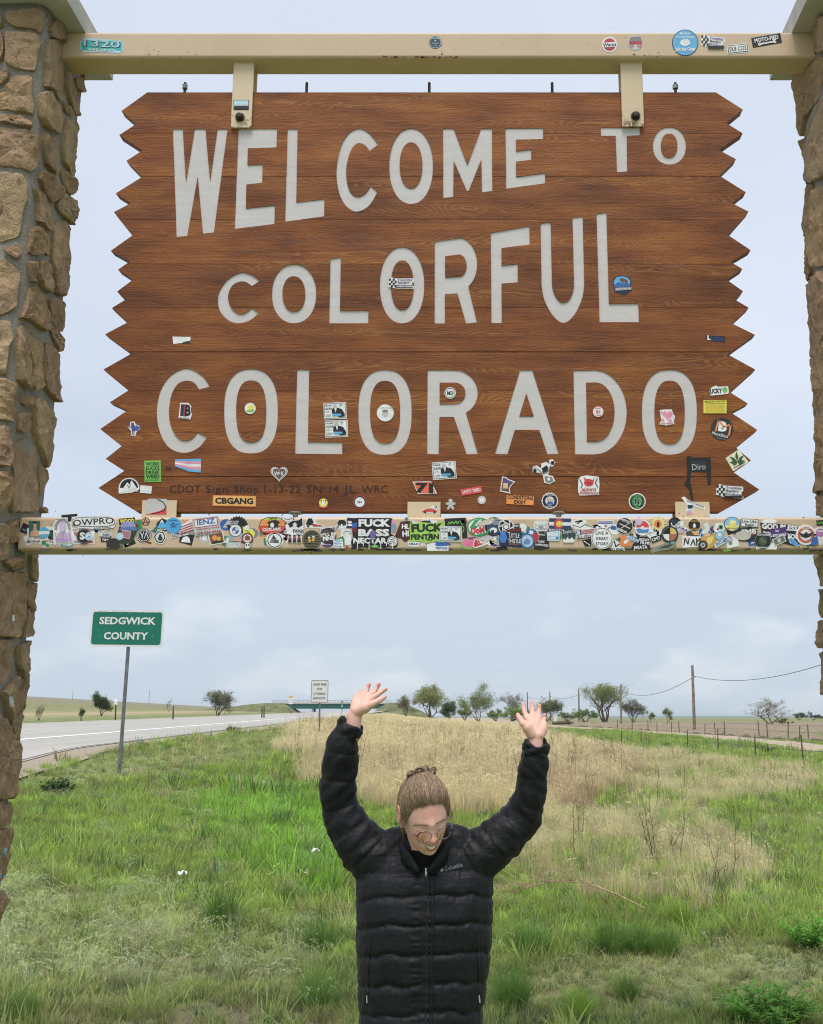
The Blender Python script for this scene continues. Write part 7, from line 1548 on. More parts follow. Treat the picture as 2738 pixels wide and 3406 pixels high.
def far_sign(name, px, ytop, ybot, wpx, Y, layers, texts, label):
    c = at(px, (ytop + ybot) / 2, Y); s = Y / ray(px, ytop).y / FOC; b = Vector((c.x, Y, Hs(c.x, Y)))
    return road_sign(name, b, at(px, (ytop + ybot) / 2, Y + .05), (c, wpx * s, (ybot - ytop) * s, 0), layers(wpx * s), texts(wpx * s, (ybot - ytop) * s), label)
far_sign('warning_sign', 968, 2315, 2342, 15, 140, lambda w: [(sheet_white, 0, .02), (sheet_white, .03, .02)], lambda w, h: [('I', 0, .38 * h, .9 * w, .2 * h, sheet_or, .3)] + [('IIIII', 0, z * h, .8 * w, .06 * h, sheet_black, 0) for z in (.1, -.1, -.3)], 'small white notice with an orange heading far up the highway')
far_sign('mile_marker', 1138, 2333, 2359, 8, 110, lambda w: [(sheet_green, 0, .02), (sheet_green, .01, .01)], lambda w, h: [('1', 0, .25 * h, .3 * w, .25 * h, sheet_white, .02), ('8', 0, -.1 * h, .4 * w, .25 * h, sheet_white, .02)], 'narrow green mile marker at the highway edge')
# delineator and median posts
def stake(px, y0, y1, Y, r, m, name, label, cat, head=None, group=None):
    c = at(px, y1, Y); b = Vector((c.x, Y, Hs(c.x, Y) - 0.05)); t_ = at(px, y0, Y); mb = MB()
    mb.tube([b, b.lerp(t_, .5), t_], [r, r * .95, r * .9], 6)
    if head:
        root = empty(name, b); tag(root, label, cat, group); mb.build('post', m, root)
        h = MB(); hc = t_; h.tube([hc + Vector((0, -.03, -.18)), hc + Vector((0, -.03, .1)), hc + Vector((0, -.03, .18))], [.14, .14, .06], 8); h.build('reflector', head, root)
    else: o = mb.build(name, m); tag(o, label, cat, group)
stake(386, 2335, 2367, 75, .05, sheet_black, 'delineator_post', 'dark post with a white reflector across the highway', 'post', sheet_white)
for px_, y0, y1, Y in ((577, 2349, 2369, 80),): stake(px_, y0, y1, Y, .07, wood_post, 'fence_post', 'lone dark post across the highway right of the county sign', 'post')
for px_, lb in ((872, 'left one of two short posts across the highway by the round tree'), (879, 'right one of two short posts across the highway by the round tree')): stake(px_, 2350, 2366, 95, .07, wood_post, 'fence_post', lb, 'post')
for px_, y0, lb in ((244, 2292, 'thin radio mast on the hill behind the county sign'), (498, 2294, 'thin radio mast on the hill right of the county sign')):
    Y = 900; c = at(px_, y0, Y); mb = MB(); mb.tube([Vector((c.x, Y, Hs(c.x, Y) - 1)), c], [.22, .12], 4); tag(mb.build('radio_mast', post_m), lb, 'mast')

# ------------------------------------------------------------------ overpass
OY = 520.0
def overpass():
    root = empty('overpass_bridge', (at(1130, 2370, OY).x, OY, 3.6)); tag(root, 'green steel girder overpass crossing the highway far away', 'bridge')
    gm = plain('girder_green', (0.015, 0.11, 0.09), 0.5, 0.3); cm = MATS['cap_concrete']
    x0, x1 = at(905, 2345, OY).x, at(1300, 2345, OY).x; zt, zg, zb = at(1100, 2336, OY).z, at(1100, 2341, OY).z, at(1100, 2356, OY).z
    mb = MB(); mb.box((x0, OY, zg), (x1, OY + 9, zt)); mb.build('deck', cm, root)
    for k in range(4):
        mb = MB(); mb.box((x0 + .2, OY + .4 + 2.6 * k, zb), (x1 - .2, OY + .7 + 2.6 * k, zg - .01)); mb.box((x0 + .2, OY + .2 + 2.6 * k, zb - .12), (x1 - .2, OY + .9 + 2.6 * k, zb - .002)); mb.build('girder', gm, root)
    mb = MB()
    for k in range(28): mb.box((x0 + (x1 - x0) * k / 27 - .06, OY + .1, zt), (x0 + (x1 - x0) * k / 27 + .06, OY + .2, zt + .9))
    mb.box((x0, OY + .12, zt + .85), (x1, OY + .18, zt + .98)); mb.build('railing', post_m, root)
    for px_ in (1040, 1180, 1262):
        x = at(px_, 2345, OY).x; 
        for q in (1.2, 7.4):
            mb = MB(); mb.tube([(x, OY + q, 1.0), (x, OY + q, zb)], .55, 10); mb.build('pier', gm if px_ > 1200 else cm, root)
    mb = MB(); x = at(1292, 2345, OY).x; mb.box((x - 2.6, OY - .3, zb - 2.4), (x + 1.2, OY + 9, zb + .0)); mb.build('abutment', gm, root)
    # earth ramps
    for a, b_, lb, nm in ((at(560, 2345, OY).x, x0 + 6, 'grassy ramp rising to the left end of the overpass', 'embankment'), (at(1500, 2345, OY).x, x1 - 2, 'grassy ramp rising to the right end of the overpass', 'embankment')):
        n = 30; vs, fs = [], []
        for i in range(n + 1):
            f = i / n; x = a + (b_ - a) * f; hgt = float(sstep(0, .9, f)); zg_ = Hs(x, OY) - 1; z = zg_ + (zt - .3 - zg_) * hgt
            vs += [(x, OY - 14 - 8 * (1 - hgt) * 0, zg_), (x, OY + .3, z), (x, OY + 8.5, z), (x, OY + 24, zg_)]
        vs += [(b_ + (b_ - a) / abs(b_ - a) * 9, OY - 6, Hs(b_, OY) - 1), (b_ + (b_ - a) / abs(b_ - a) * 9, OY + 16, Hs(b_, OY) - 1)]
        for i in range(n):
            for k in range(3): fs.append((i * 4 + k, (i + 1) * 4 + k, (i + 1) * 4 + k + 1, i * 4 + k + 1))
        e = n * 4; fs += [(e, e + 4, e + 1), (e + 1, e + 4, e + 5, e + 2), (e + 2, e + 5, e + 3)]
        mb = MB(); mb.add(vs, fs); o = mb.build(nm, plain('ramp_grass', (0.15, 0.16, 0.075), 1, .05, 0, .35, .3)); fix_normals(o.data); tag(o, lb, kind='structure')
overpass()
def far_car(px_, py_, Y, wpx, m, label):
    s = Y / FOC; L = wpx * s; c = at(px_, py_, Y); z0 = float(road_z(Y)) + .05
    root = empty('parked_car', (c.x, Y, z0)); tag(root, label, 'car', 'cars under the overpass')
    k = L / 4.4
    body = [(-2.2, .3), (-2.2, .75), (-1.9, .95), (-1.2, 1.0), (-.7, 1.45), (.8, 1.45), (1.4, 1.0), (2.1, .9), (2.2, .6), (2.2, .3)]
    mb = MB(); mb.prism(body, lambda a, b: (c.x + a * k, Y - .9, z0 + b * k), lambda a, b: (c.x + a * k, Y + .9, z0 + b * k)); fix_o = mb.build('body', m, root); fix_normals(fix_o.data)
    mb = MB(); mb.add([(c.x + a * k, Y - .91, z0 + b * k) for a, b in ((-1.0, 1.02), (-.62, 1.38), (.75, 1.38), (1.2, 1.02))], [(0, 1, 2, 3)]); mb.build('window', sheet_black, root)
    for a in (-1.35, 1.35):
        mb = MB(); mb.tube([(c.x + a * k, Y - .95, z0 + .32 * k), (c.x + a * k, Y - .7, z0 + .32 * k)], .33 * k, 12); mb.build('wheel', sheet_black, root)
far_car(1014, 2356, 470, 17, plain('car_silver', (.5, .52, .55), .3, .5, .3), 'pale silver car beneath the left end of the overpass')
far_car(1048, 2357, 480, 17, plain('car_dark', (.05, .06, .08), .3, .5, .2), 'dark car beneath the overpass right of the silver one')

# ------------------------------------------------------------------ utility line
poles = [(2303, 2213, 2442, 104), (2065, 2277, 2425, 161), (1925, 2290, 2410, 198), (1829, 2300, 2404, 231), (1754, 2303, 2400, 250)]
near_pole = Vector((23.5, 50.0, Hs(23.5, 50.0)))
tops = []
pl_lab = ['tall weathered utility pole nearest the right pillar', 'weathered utility pole in front of the big tree beyond the track', 'thin utility pole just left of the big tree', 'thin utility pole beside the raised hand', 'thinnest utility pole among the trees behind the raised hand']
for (px_, y0, y1, Y), lb in zip(poles, pl_lab):
    t_ = at(px_, y0, Y); bx = at(px_ + (8 if Y == 104 else 2), y1, Y).x; b = Vector((bx, Y, Hs(bx, Y)))
    mb = MB(); mb.tube([b - Vector((0, 0, .5)), b.lerp(t_, .5), t_], [.16, .145, .12], 10); root = empty('utility_pole', b); tag(root, lb, 'pole', 'utility poles along the dirt track'); mb.build('shaft', pole_m, root)
    mb = MB(); q = t_ - Vector((0, 0, (t_.z - b.z) * .19)); mb.tube([q + Vector((-.16, -.1, 0)), q + Vector((.2, -.1, .0))], .035, 6); mb.tube([q + Vector((.17, -.1, -.02)), q + Vector((.17, -.1, .14))], .04, 8); mb.build('insulator', galv, root)
    tops.append(q + Vector((.17, -.1, .14)))
np_top = near_pole + Vector((0, 0, 7.2))
mb = MB(); mb.tube([near_pole - Vector((0, 0, .5)), np_top + Vector((0, 0, 1.4))], [.16, .12], 10); root = empty('utility_pole', near_pole); tag(root, 'utility pole hidden behind the right stone pillar', 'pole', 'utility poles along the dirt track'); mb.build('shaft', pole_m, root)
ends = [np_top] + tops
for k in range(len(ends) - 1):
    a, b = ends[k], ends[k + 1]; L = (b - a).length; sag = (1.75, 1.15, .7, .6, .5)[k]
    mb = MB(); mb.tube([a.lerp(b, f) - Vector((0, 0, sag * 4 * f * (1 - f))) for f in np.linspace(0, 1, 30)], .022 + .00006 * L * k, 5)
    tag(mb.build('power_wire', sheet_black), ('sagging wire from the tall utility pole to the right pillar', 'sagging wire left of the tall utility pole', 'third sagging wire from the right pillar', 'wire between the two thin poles by the big tree', 'farthest wire by the raised hand')[k], 'wire', 'wires of the utility line')

# ------------------------------------------------------------------ fences on the right
def fposts(lst, h, r, group, lab, m=wood_post):
    for k, (px_, py_) in enumerate(lst):
        b = ground_hit(px_, py_); mb = MB(); lean = random.uniform(-.06, .06); hh = h * random.uniform(.85, 1.12)
        mb.tube([b - Vector((0, 0, .2)), b + Vector((lean * .5, 0, hh * .5)), b + Vector((lean, 0, hh))], [r, r * .95, r * .85], 6)
        tag(mb.build('fence_post', m), lab(k), 'fence post', group)
ords = ['first', 'second', 'third', 'fourth', 'fifth', 'sixth', 'seventh', 'eighth', 'ninth', 'tenth', 'eleventh', 'twelfth', 'thirteenth', 'fourteenth']
fposts([(2673, 2544), (2514, 2527), (2390, 2504), (2288, 2498), (2069, 2497), (2132, 2474)], .95, .026, 'near fence posts', lambda k: ords[k] + ' dark post from the right pillar in the grass before the track')
fposts([(2690, 2466), (2660, 2464), (2622, 2461), (2555, 2456), (2526, 2452), (2410, 2448), (2380, 2444), (2345, 2446), (2260, 2441), (2234, 2439), (2187, 2437), (2156, 2433), (2105, 2430), (2055, 2428)], 1.0, .036, 'posts along the ploughed field', lambda k: ords[k] + ' post from the right pillar along the ploughed field')
for nm, pts, h in (('near', [(2790, 2552), (2673, 2544), (2514, 2527), (2390, 2504), (2288, 2498)], (.45, .8)), ('field', [(2760, 2470), (2622, 2461), (2526, 2452), (2380, 2444), (2260, 2441), (2156, 2433), (2055, 2428)], (.5, .9))):
    for hh in h:
        mb = MB(); mb.tube([ground_hit(*q) + Vector((0, 0, hh)) for q in pts], .012, 4); tag(mb.build('fence_wire', post_m), ('upper' if hh > .7 else 'lower') + (' wire of the fence before the dirt track' if nm == 'near' else ' wire of the fence along the ploughed field'), 'wire')
# pale utility box and log by the track, behind the raised hand
b = ground_hit(1848, 2404); mb = MB(); mb.box((b.x - .35, b.y, b.z), (b.x + .35, b.y + .5, b.z + 1.5)); mb.box((b.x - .4, b.y - .05, b.z + 1.5), (b.x + .4, b.y + .55, b.z + 1.58)); tag(mb.build('utility_cabinet', sheet_white), 'white utility cabinet beside the track behind the raised hand', 'cabinet')
b = ground_hit(1872, 2410); mb = MB(); mb.tube([b + Vector((-1.6, 0, .2)), b + Vector((0, .1, .3)), b + Vector((1.7, .2, .22))], [.24, .27, .2], 8); mb.tube([b + Vector((.6, 0, .3)), b + Vector((1.2, -.3, .8))], [.09, .04], 6); tag(mb.build('fallen_log', wood_post), 'fallen log lying beside the dirt track', 'log')
# litter in the grass
def scrap(px_, py_, sz, label):
    b = ground_hit(px_, py_); mb = MB(); n = 7; vs, fs = [], []
    for i in range(n):
        for k in range(n): vs.append(b + Vector(((i / (n - 1) - .5) * sz, (k / (n - 1) - .5) * sz, .12 + sz * .55 * mnoise.noise(Vector((i * .33, k * .33, px_))) + .02)))
    for i in range(n - 1):
        for k in range(n - 1): fs.append((i * n + k, (i + 1) * n + k, (i + 1) * n + k + 1, i * n + k + 1))
    mb.add(vs, fs); tag(mb.build('litter', plain('litter_white', (.8, .8, .8), .6, .2)), label, 'litter')
scrap(606, 2955, .08, 'crumpled white plastic scrap in the grass left of the person'); scrap(1048, 2872, .08, 'crumpled white scrap in bright grass by the jacket sleeve')
# paint dabs on the left pillar, lying on the stones
_vs, _fs = [], []
for ch in pil_l.children:
    if ch.name.startswith('stone'):
        k = len(_vs); _vs += [v.co.copy() for v in ch.data.vertices]; _fs += [[i + k for i in p.vertices] for p in ch.data.polygons]
bvh_s = BVHTree.FromPolygons(_vs, _fs); cpos = Vector((0, 0, CAMZ))
for (x0, y0, x1, y1), c, nn in (((40, 2044, 48, 2066), 'w', 1), ((30, 2316, 44, 2352), 'lg', 1), ((0, 2815, 30, 2848), '7FB0C4', 4), ((2, 2898, 20, 2936), '7FB0C4', 3)):
    mb = MB()
    for q in range(nn):
        cx, cy, w, h = (random.uniform(x0, x1), random.uniform(y0, y1), (x1 - x0) * .16, (y1 - y0) * .2) if nn > 1 else ((x0 + x1) / 2, (y0 + y1) / 2, (x1 - x0) / 2, (y1 - y0) / 2)
        n = 7; vs = []
        for i in range(n):
            for k in range(n):
                d = ray(cx + (i / (n - 1) - .5) * 2 * w * (1 + .3 * mnoise.noise(Vector((k, q, cx)))), cy + (k / (n - 1) - .5) * 2 * h * (1 + .3 * mnoise.noise(Vector((i, q, cy))))).normalized(); hit = bvh_s.ray_cast(cpos, d)
                vs.append(hit[0] + hit[1] * .0015 * (1 if hit[1].dot(d) < 0 else -1) if hit[0] else None)
        for i in range(n - 1):
            for k in range(n - 1):
                f = [vs[i * n + k], vs[(i + 1) * n + k], vs[(i + 1) * n + k + 1], vs[i * n + k + 1]]
                if all(v is not None for v in f) and max((f[0] - g).length for g in f) < .03: mb.add(f, [(0, 1, 2, 3)])
    if mb.v: mb.build('paint_dab', vinyl(c), pil_l)
# ------------------------------------------------------------------ foliage materials
def leaf_mat(name, instanced=False, base=(0.08, 0.13, 0.03), rough=0.6):
    t = NT(name, rough, 0.2)
    if instanced:
        col = t.attr('tint', 'INSTANCER')
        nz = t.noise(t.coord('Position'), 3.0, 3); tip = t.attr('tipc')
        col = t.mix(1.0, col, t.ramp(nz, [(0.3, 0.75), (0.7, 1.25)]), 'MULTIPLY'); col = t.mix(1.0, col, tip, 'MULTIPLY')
    else:
        nz = t.noise(t.coord('Position'), 0.9, 5, 0.7); n2 = t.noise(t.coord('Position'), 9, 3, .7)
        col = t.ramp(nz, [(0.25, tuple(c * .62 for c in base)), (0.75, tuple(c * 1.35 for c in base))])
        col = t.mix(1.0, col, t.ramp(n2, [(0.3, 0.7), (0.7, 1.3)]), 'MULTIPLY')
    t.color(col)
    tr = t.n.new('ShaderNodeBsdfTranslucent'); t.set(tr.inputs[0], col); mx = t.n.new('ShaderNodeMixShader'); mx.inputs[0].default_value = 0.42
    t.l.new(t.b.outputs[0], mx.inputs[1]); t.l.new(tr.outputs[0], mx.inputs[2]); t.l.new(mx.outputs[0], t.n['Material Output'].inputs[0])
    return t.m
bark = NT('bark', 0.95, 0.1); pz = bark.coord('Position'); bark.color(bark.ramp(bark.noise(pz, 3, 5, .7), [(0.3, (0.10, 0.082, 0.066)), (0.7, (0.26, 0.22, 0.18))])); bark = bark.m

# ------------------------------------------------------------------ trees
def tree(name, px, ytop, ybase, wpx, label, leaves=2200, col=(0.14, 0.19, 0.05), Y=None, seed=1, low=0.25, forks=4, depth=5, lsize=.72, bare=0.0, group='trees beyond the tall grass', cat='tree', upright=0.5):
    rs = random.Random(seed)
    if Y is None:
        g = ground_hit(px, ybase); Y = min(max(g.y, 60), 300)
    c = at(px, ybase, Y); base = Vector((c.x, Y, Hs(c.x, Y))); top = at(px, ytop, Y)
    Ht = max(1.0, top.z - base.z); Wd = wpx * Y / ray(px, ybase).y / FOC
    segs, tips = [], []
    def grow(p, d, L, r, k):
        pts, rad = [p.copy()], [r]; n = 4
        for i in range(n):
            d = (d + Vector((rs.gauss(0, .16), rs.gauss(0, .16), rs.gauss(0.03, .10)))).normalized(); p = p + d * L / n; pts.append(p.copy()); rad.append(r * (1 - .45 * (i + 1) / n))
        segs.append((pts, rad, k))
        if k >= 2: tips.extend(pts[1:])
        if k < depth:
            for q in range(rs.choice((2, 3, 3)) + (1 if k == 0 else 0)):
                st = rs.choice((pts[-1], pts[-1], pts[-2], pts[-3] if k else pts[-1]))
                nd = (d * .8 + Vector((rs.gauss(0, .62), rs.gauss(0, .62), rs.gauss(upright * .35, .32)))).normalized()
                grow(st, nd, L * rs.uniform(.62, .85), r * .5, k + 1)
    for q in range(forks):
        a = 2 * math.pi * (q + rs.random() * .6) / forks
        grow(Vector((.08 * math.cos(a), .08 * math.sin(a), 0)), Vector((math.cos(a) * .5, math.sin(a) * .5, 1)).normalized(), 1.0 + rs.uniform(-.2, .3), .07, 0)
    P = np.array([q for s_ in segs for q in s_[0]]); lo, hi = P.min(0), P.max(0)
    sx = Wd / (hi[0] - lo[0]) * .95; sz = Ht / hi[2] * .97; mx = (lo[0] + hi[0]) / 2; my = (lo[1] + hi[1]) / 2
    X = lambda v: Vector((base.x + (v.x - mx * min(1, v.z)) * sx, base.y + (v.y - my) * sx, base.z + v.z * sz))
    root = empty(name, base); tag(root, label, cat, group)
    mb = MB()
    rsc = (sx + sz) / 2
    for pts, rad, k in segs:
        mb.tube([X(q) for q in pts], [max(r_ * rsc * .9, .012 * Y / 200) for r_ in rad], 6 if k < 2 else 3, cap=False)
    mb.build('trunk', bark, root, True)
    leaves = int(leaves * 1.7)
    if leaves:
        verts, faces = [], []
        L0 = .11 * Y / 150 * lsize
        clumps = [rs.choice(tips) for _ in range(max(8, leaves // 42))]
        for i in range(leaves):
            t_ = X(rs.choice(clumps) if rs.random() < .75 else rs.choice(tips)); sp = .058 * Ht
            p = t_ + Vector((rs.gauss(0, sp), rs.gauss(0, sp), rs.gauss(0, sp * .8)))
            if p.z < base.z + low * Ht * .6: continue
            a = Vector((rs.gauss(0, 1), rs.gauss(0, 1), rs.gauss(0, 1))).normalized(); b = a.orthogonal().normalized() * L0 * rs.uniform(.6, 1.3); a = a * L0 * rs.uniform(.7, 1.5)
            k = len(verts); verts += [p - a, p + b * .6, p + a, p - b * .6]; faces.append((k, k + 1, k + 2, k + 3))
        mb = MB(); mb.v = [tuple(v) for v in verts]; mb.f = faces; mb.mi = [0] * len(faces)
        nm = 'leaf_' + '_'.join('%03d' % int(c * 999) for c in col)
        mb.build('crown', MATS.get(nm) or leaf_mat(nm, False, col), root)
    return root
YG, GN, DG, GR, OL = (0.29, 0.32, 0.11), (0.20, 0.27, 0.085), (0.085, 0.14, 0.05), (0.25, 0.25, 0.15), (0.16, 0.21, 0.085)
tree('cottonwood_tree', 1352, 2308, 2380, 92, 'small grey green tree at the near end of the overpass', 1100, GR, 235, 21)
tree('cottonwood_tree', 1432, 2272, 2382, 160, 'broad pale green tree right of the overpass', 4200, YG, 228, 22, forks=5)
tree('juniper_tree', 1497, 2329, 2382, 58, 'low dark green rounded tree between two tall trees', 2400, DG, 222, 23, low=.05)
tree('cottonwood_tree', 1594, 2266, 2392, 150, 'tall open tree with thick dark limbs above the person', 2500, GN, 205, 24, forks=3)
tree('cottonwood_tree', 1708, 2296, 2390, 100, 'nearly bare greyish tree left of the raised hand', 420, GR, 240, 25, bare=.8)
tree('green_bush', 1703, 2346, 2394, 110, 'bright green bush under the bare tree by the raised hand', 2200, (0.20, 0.31, 0.07), 225, 26, low=0, forks=6, depth=3, cat='bush', group='bushes')
tree('elm_tree', 1818, 2310, 2402, 118, 'dark green tree right behind the raised hand', 2600, OL, 232, 27, forks=4)
tree('cottonwood_tree', 2012, 2264, 2402, 170, 'tallest yellow green tree between the utility poles', 3300, (0.24, 0.30, 0.085), 192, 28, forks=5, upright=.9)
tree('elm_tree', 2108, 2314, 2402, 96, 'purplish half bare tree beside the tallest tree', 1300, (0.14, 0.14, 0.075), 186, 29)
tree('green_bush', 1945, 2352, 2404, 100, 'low green bush at the foot of the tallest tree', 1500, GN, 188, 30, low=0, forks=6, depth=3, cat='bush', group='bushes')
for k, (px_, y0, w, lb) in enumerate(((1548, 2352, 60, 'pale bush just left of the tall open tree'), (1650, 2358, 70, 'pale bush just right of the tall open tree'), (1762, 2356, 60, 'pale bush between the bright bush and the dark tree'), (1885, 2366, 70, 'low pale bush right of the white cabinet'))):
    tree('green_bush', px_, y0, 2396, w, lb, 900, (0.22, 0.26, 0.11), 238, 60 + k, low=0, forks=6, depth=3, cat='bush', group='bushes')
tree('young_tree', 2166, 2366, 2406, 34, 'shorter of two pale saplings left of the tall pole', 420, (0.20, 0.25, 0.09), 180, 31, forks=2, depth=3, lsize=.8)
tree('young_tree', 2222, 2350, 2408, 36, 'taller of two pale saplings left of the tall pole', 480, (0.20, 0.25, 0.09), 175, 32, forks=2, depth=3, lsize=.8)
tree('cottonwood_tree', 2560, 2320, 2418, 150, 'bare spreading tree at the field edge near the right pillar', 520, (0.22, 0.22, 0.10), 165, 33, forks=4, depth=4)
tree('green_bush', 2606, 2388, 2420, 66, 'pale green bush at the foot of the bare spreading tree', 700, (0.18, 0.22, 0.07), 168, 34, low=0, forks=5, depth=2, cat='bush', group='bushes')
for k, (px_, y0, w, lb) in enumerate(((2658, 2369, 62, 'dark distant tree first left of the right pillar'), (2706, 2366, 60, 'taller dark distant tree against the right pillar'), (2748, 2374, 50, 'dark distant tree behind the right pillar'))):
    tree('distant_tree', px_, y0, 2404, w, lb, 900, (0.13, 0.17, 0.11), 300, 40 + k, lsize=.55, low=0, forks=5, depth=3, group='trees on the right horizon')
tree('round_bush', 338, 2299, 2359, 70, 'dense dark green rounded tree across the highway behind the county sign', 3600, (0.09, 0.135, 0.055), 150, 51, low=.02, forks=6, depth=3, group='trees across the highway')
tree('cottonwood_tree', 724, 2288, 2364, 104, 'wide many stemmed grey green tree across the highway', 1700, GR, 135, 52, forks=7, low=.1, group='trees across the highway')
tree('bare_shrub', 130, 2340, 2370, 38, 'small leafless shrub across the highway near the left pillar', 60, GR, 110, 53, forks=6, depth=3, group='trees across the highway', cat='shrub')
tree('small_shrub', 271, 2348, 2364, 18, 'tiny green shrub left of the delineator post', 260, DG, 100, 54, forks=4, depth=2, low=0, group='trees across the highway', cat='shrub')
tree('bare_shrub', 562, 2322, 2354, 26, 'leaning leafless sapling on the hillside right of the county sign', 20, GR, 260, 55, forks=2, depth=2, group='trees across the highway', cat='shrub')

# ------------------------------------------------------------------ grass: tufts scattered with geometry nodes
lib = bpy.data.collections.new('tuft_library')
def tuft_mesh(name, seed, nb, rad, hmin, hmax, width, lean, curve, seedhead=0, dark=0.45, dome=0.0):
    rs = random.Random(seed); vs, fs, tc_ = [], [], []
    for b in range(nb):
        a = rs.uniform(0, 2 * math.pi); r = rad * math.sqrt(rs.random()); p = Vector((r * math.cos(a), r * math.sin(a), -0.02))
        h = rs.uniform(hmin, hmax) * (1 - dome * (r / rad) ** 2); da = rs.uniform(0, 2 * math.pi); ln = abs(rs.gauss(0, lean)) + r / rad * lean * .6
        od = Vector((math.cos(a), math.sin(a), 0)) * .6 + Vector((math.cos(da), math.sin(da), 0)) * .7
        side = Vector((-od.y, od.x, 0)).normalized() if od.length > 1e-3 else Vector((1, 0, 0))
        tw = rs.uniform(-.9, .9); side = (side + od.normalized() * tw).normalized()
        w = width * rs.uniform(.6, 1.3); n = 3; k0 = len(vs); f0 = rs.uniform(.75, 1.2)
        for i in range(n + 1):
            f = i / n; c = p + Vector((0, 0, h * f * (1 - .18 * ln * f))) + od * h * (ln * f + curve * f * f) * .55
            ww = w * (1 - f) ** .6 if i < n else 0
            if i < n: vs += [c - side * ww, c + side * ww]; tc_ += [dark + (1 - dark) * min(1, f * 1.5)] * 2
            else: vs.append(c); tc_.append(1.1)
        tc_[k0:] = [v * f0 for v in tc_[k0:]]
        for i in range(n - 1): fs.append((k0 + 2 * i, k0 + 2 * i + 1, k0 + 2 * i + 3, k0 + 2 * i + 2))
        fs.append((k0 + 2 * n - 2, k0 + 2 * n - 1, k0 + 2 * n))
        if seedhead and rs.random() < seedhead:
            tip = vs[-1]; dr = (od.normalized() * .8 + Vector((0, 0, -.35))).normalized()
            for q in range(9):
                c = tip + dr * h * .028 * q + Vector((rs.gauss(0, .012), rs.gauss(0, .012), rs.gauss(0, .012) + .01)); u = (dr + Vector((rs.gauss(0, .6), rs.gauss(0, .6), rs.gauss(0, .4)))).normalized() * h * .06; v_ = u.orthogonal().normalized() * h * .0075; k = len(vs)
                vs += [c - u * .3, c + v_, c + u, c - v_]; fs.append((k, k + 1, k + 2, k + 3)); tc_ += [1.12] * 4
    me = bpy.data.meshes.new(name); me.from_pydata([tuple(v) for v in vs], [], fs)
    ca = me.color_attributes.new('tipc', 'FLOAT_COLOR', 'POINT'); arr = np.ones((len(vs), 4), np.float32); arr[:, :3] = np.array(tc_)[:, None]; ca.data.foreach_set('color', arr.ravel())
    return me
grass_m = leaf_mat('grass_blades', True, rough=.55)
def library(prefix, metas):
    col = bpy.data.collections.new(prefix)
    for k, me in enumerate(metas):
        me.materials.append(grass_m); ob = bpy.data.objects.new('%s_%02d' % (prefix, k), me); col.objects.link(ob)
    return col
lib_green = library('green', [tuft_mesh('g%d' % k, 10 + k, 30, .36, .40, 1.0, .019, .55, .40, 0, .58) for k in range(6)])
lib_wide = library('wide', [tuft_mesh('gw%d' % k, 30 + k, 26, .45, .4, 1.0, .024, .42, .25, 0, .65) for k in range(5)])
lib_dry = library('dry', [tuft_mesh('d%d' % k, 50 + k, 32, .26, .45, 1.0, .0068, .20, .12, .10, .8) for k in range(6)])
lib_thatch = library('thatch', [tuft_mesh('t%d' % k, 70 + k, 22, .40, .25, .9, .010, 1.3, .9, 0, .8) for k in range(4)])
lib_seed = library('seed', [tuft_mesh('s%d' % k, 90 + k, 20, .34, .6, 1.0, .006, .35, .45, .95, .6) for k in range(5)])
def stalk_mesh(seed):
    rs = random.Random(seed); mb = MB()
    for q in range(rs.choice((1, 2, 3))):
        p = Vector((rs.uniform(-.12, .12), rs.uniform(-.12, .12), -.02)); d = Vector((rs.gauss(0, .12), rs.gauss(0, .12), 1)); pts = [p]
        for i in range(5): p = p + (d + Vector((rs.gauss(0, .08), rs.gauss(0, .08), 0))).normalized() * .2; pts.append(p)
        mb.tube(pts, [.007, .006, .0055, .005, .004, .002], 3, cap=False)
        for i in range(2, 6):
            for s_ in range(2):
                e = pts[i] + Vector((rs.gauss(0, .10), rs.gauss(0, .10), rs.uniform(.06, .16))); mb.tube([pts[i], e], [.0035, .0018], 3, cap=False)
    me = mb.mesh('st'); ca = me.color_attributes.new('tipc', 'FLOAT_COLOR', 'POINT'); ca.data.foreach_set('color', np.ones(len(me.vertices) * 4, np.float32)); return me
lib_stalk = library('stalk', [stalk_mesh(k) for k in range(6)])
def scatter_tree(col):
    ng = bpy.data.node_groups.new('scatter_' + col.name, 'GeometryNodeTree')
    ng.interface.new_socket('Geometry', in_out='INPUT', socket_type='NodeSocketGeometry'); ng.interface.new_socket('Geometry', in_out='OUTPUT', socket_type='NodeSocketGeometry')
    N, L = ng.nodes, ng.links
    gi, go = N.new('NodeGroupInput'), N.new('NodeGroupOutput')
    mp = N.new('GeometryNodeMeshToPoints'); L.new(gi.outputs[0], mp.inputs[0])
    ci = N.new('GeometryNodeCollectionInfo'); ci.inputs['Collection'].default_value = col; ci.inputs['Separate Children'].default_value = True; ci.inputs['Reset Children'].default_value = True
    iop = N.new('GeometryNodeInstanceOnPoints'); L.new(mp.outputs[0], iop.inputs['Points']); L.new(ci.outputs[0], iop.inputs['Instance']); iop.inputs['Pick Instance'].default_value = True
    def na(name, typ):
        a = N.new('GeometryNodeInputNamedAttribute'); a.data_type = typ; a.inputs['Name'].default_value = name; return a.outputs['Attribute']
    L.new(na('idx', 'INT'), iop.inputs['Instance Index']); L.new(na('rot', 'FLOAT_VECTOR'), iop.inputs['Rotation']); L.new(na('scl', 'FLOAT_VECTOR'), iop.inputs['Scale'])
    L.new(iop.outputs[0], go.inputs[0]); return ng
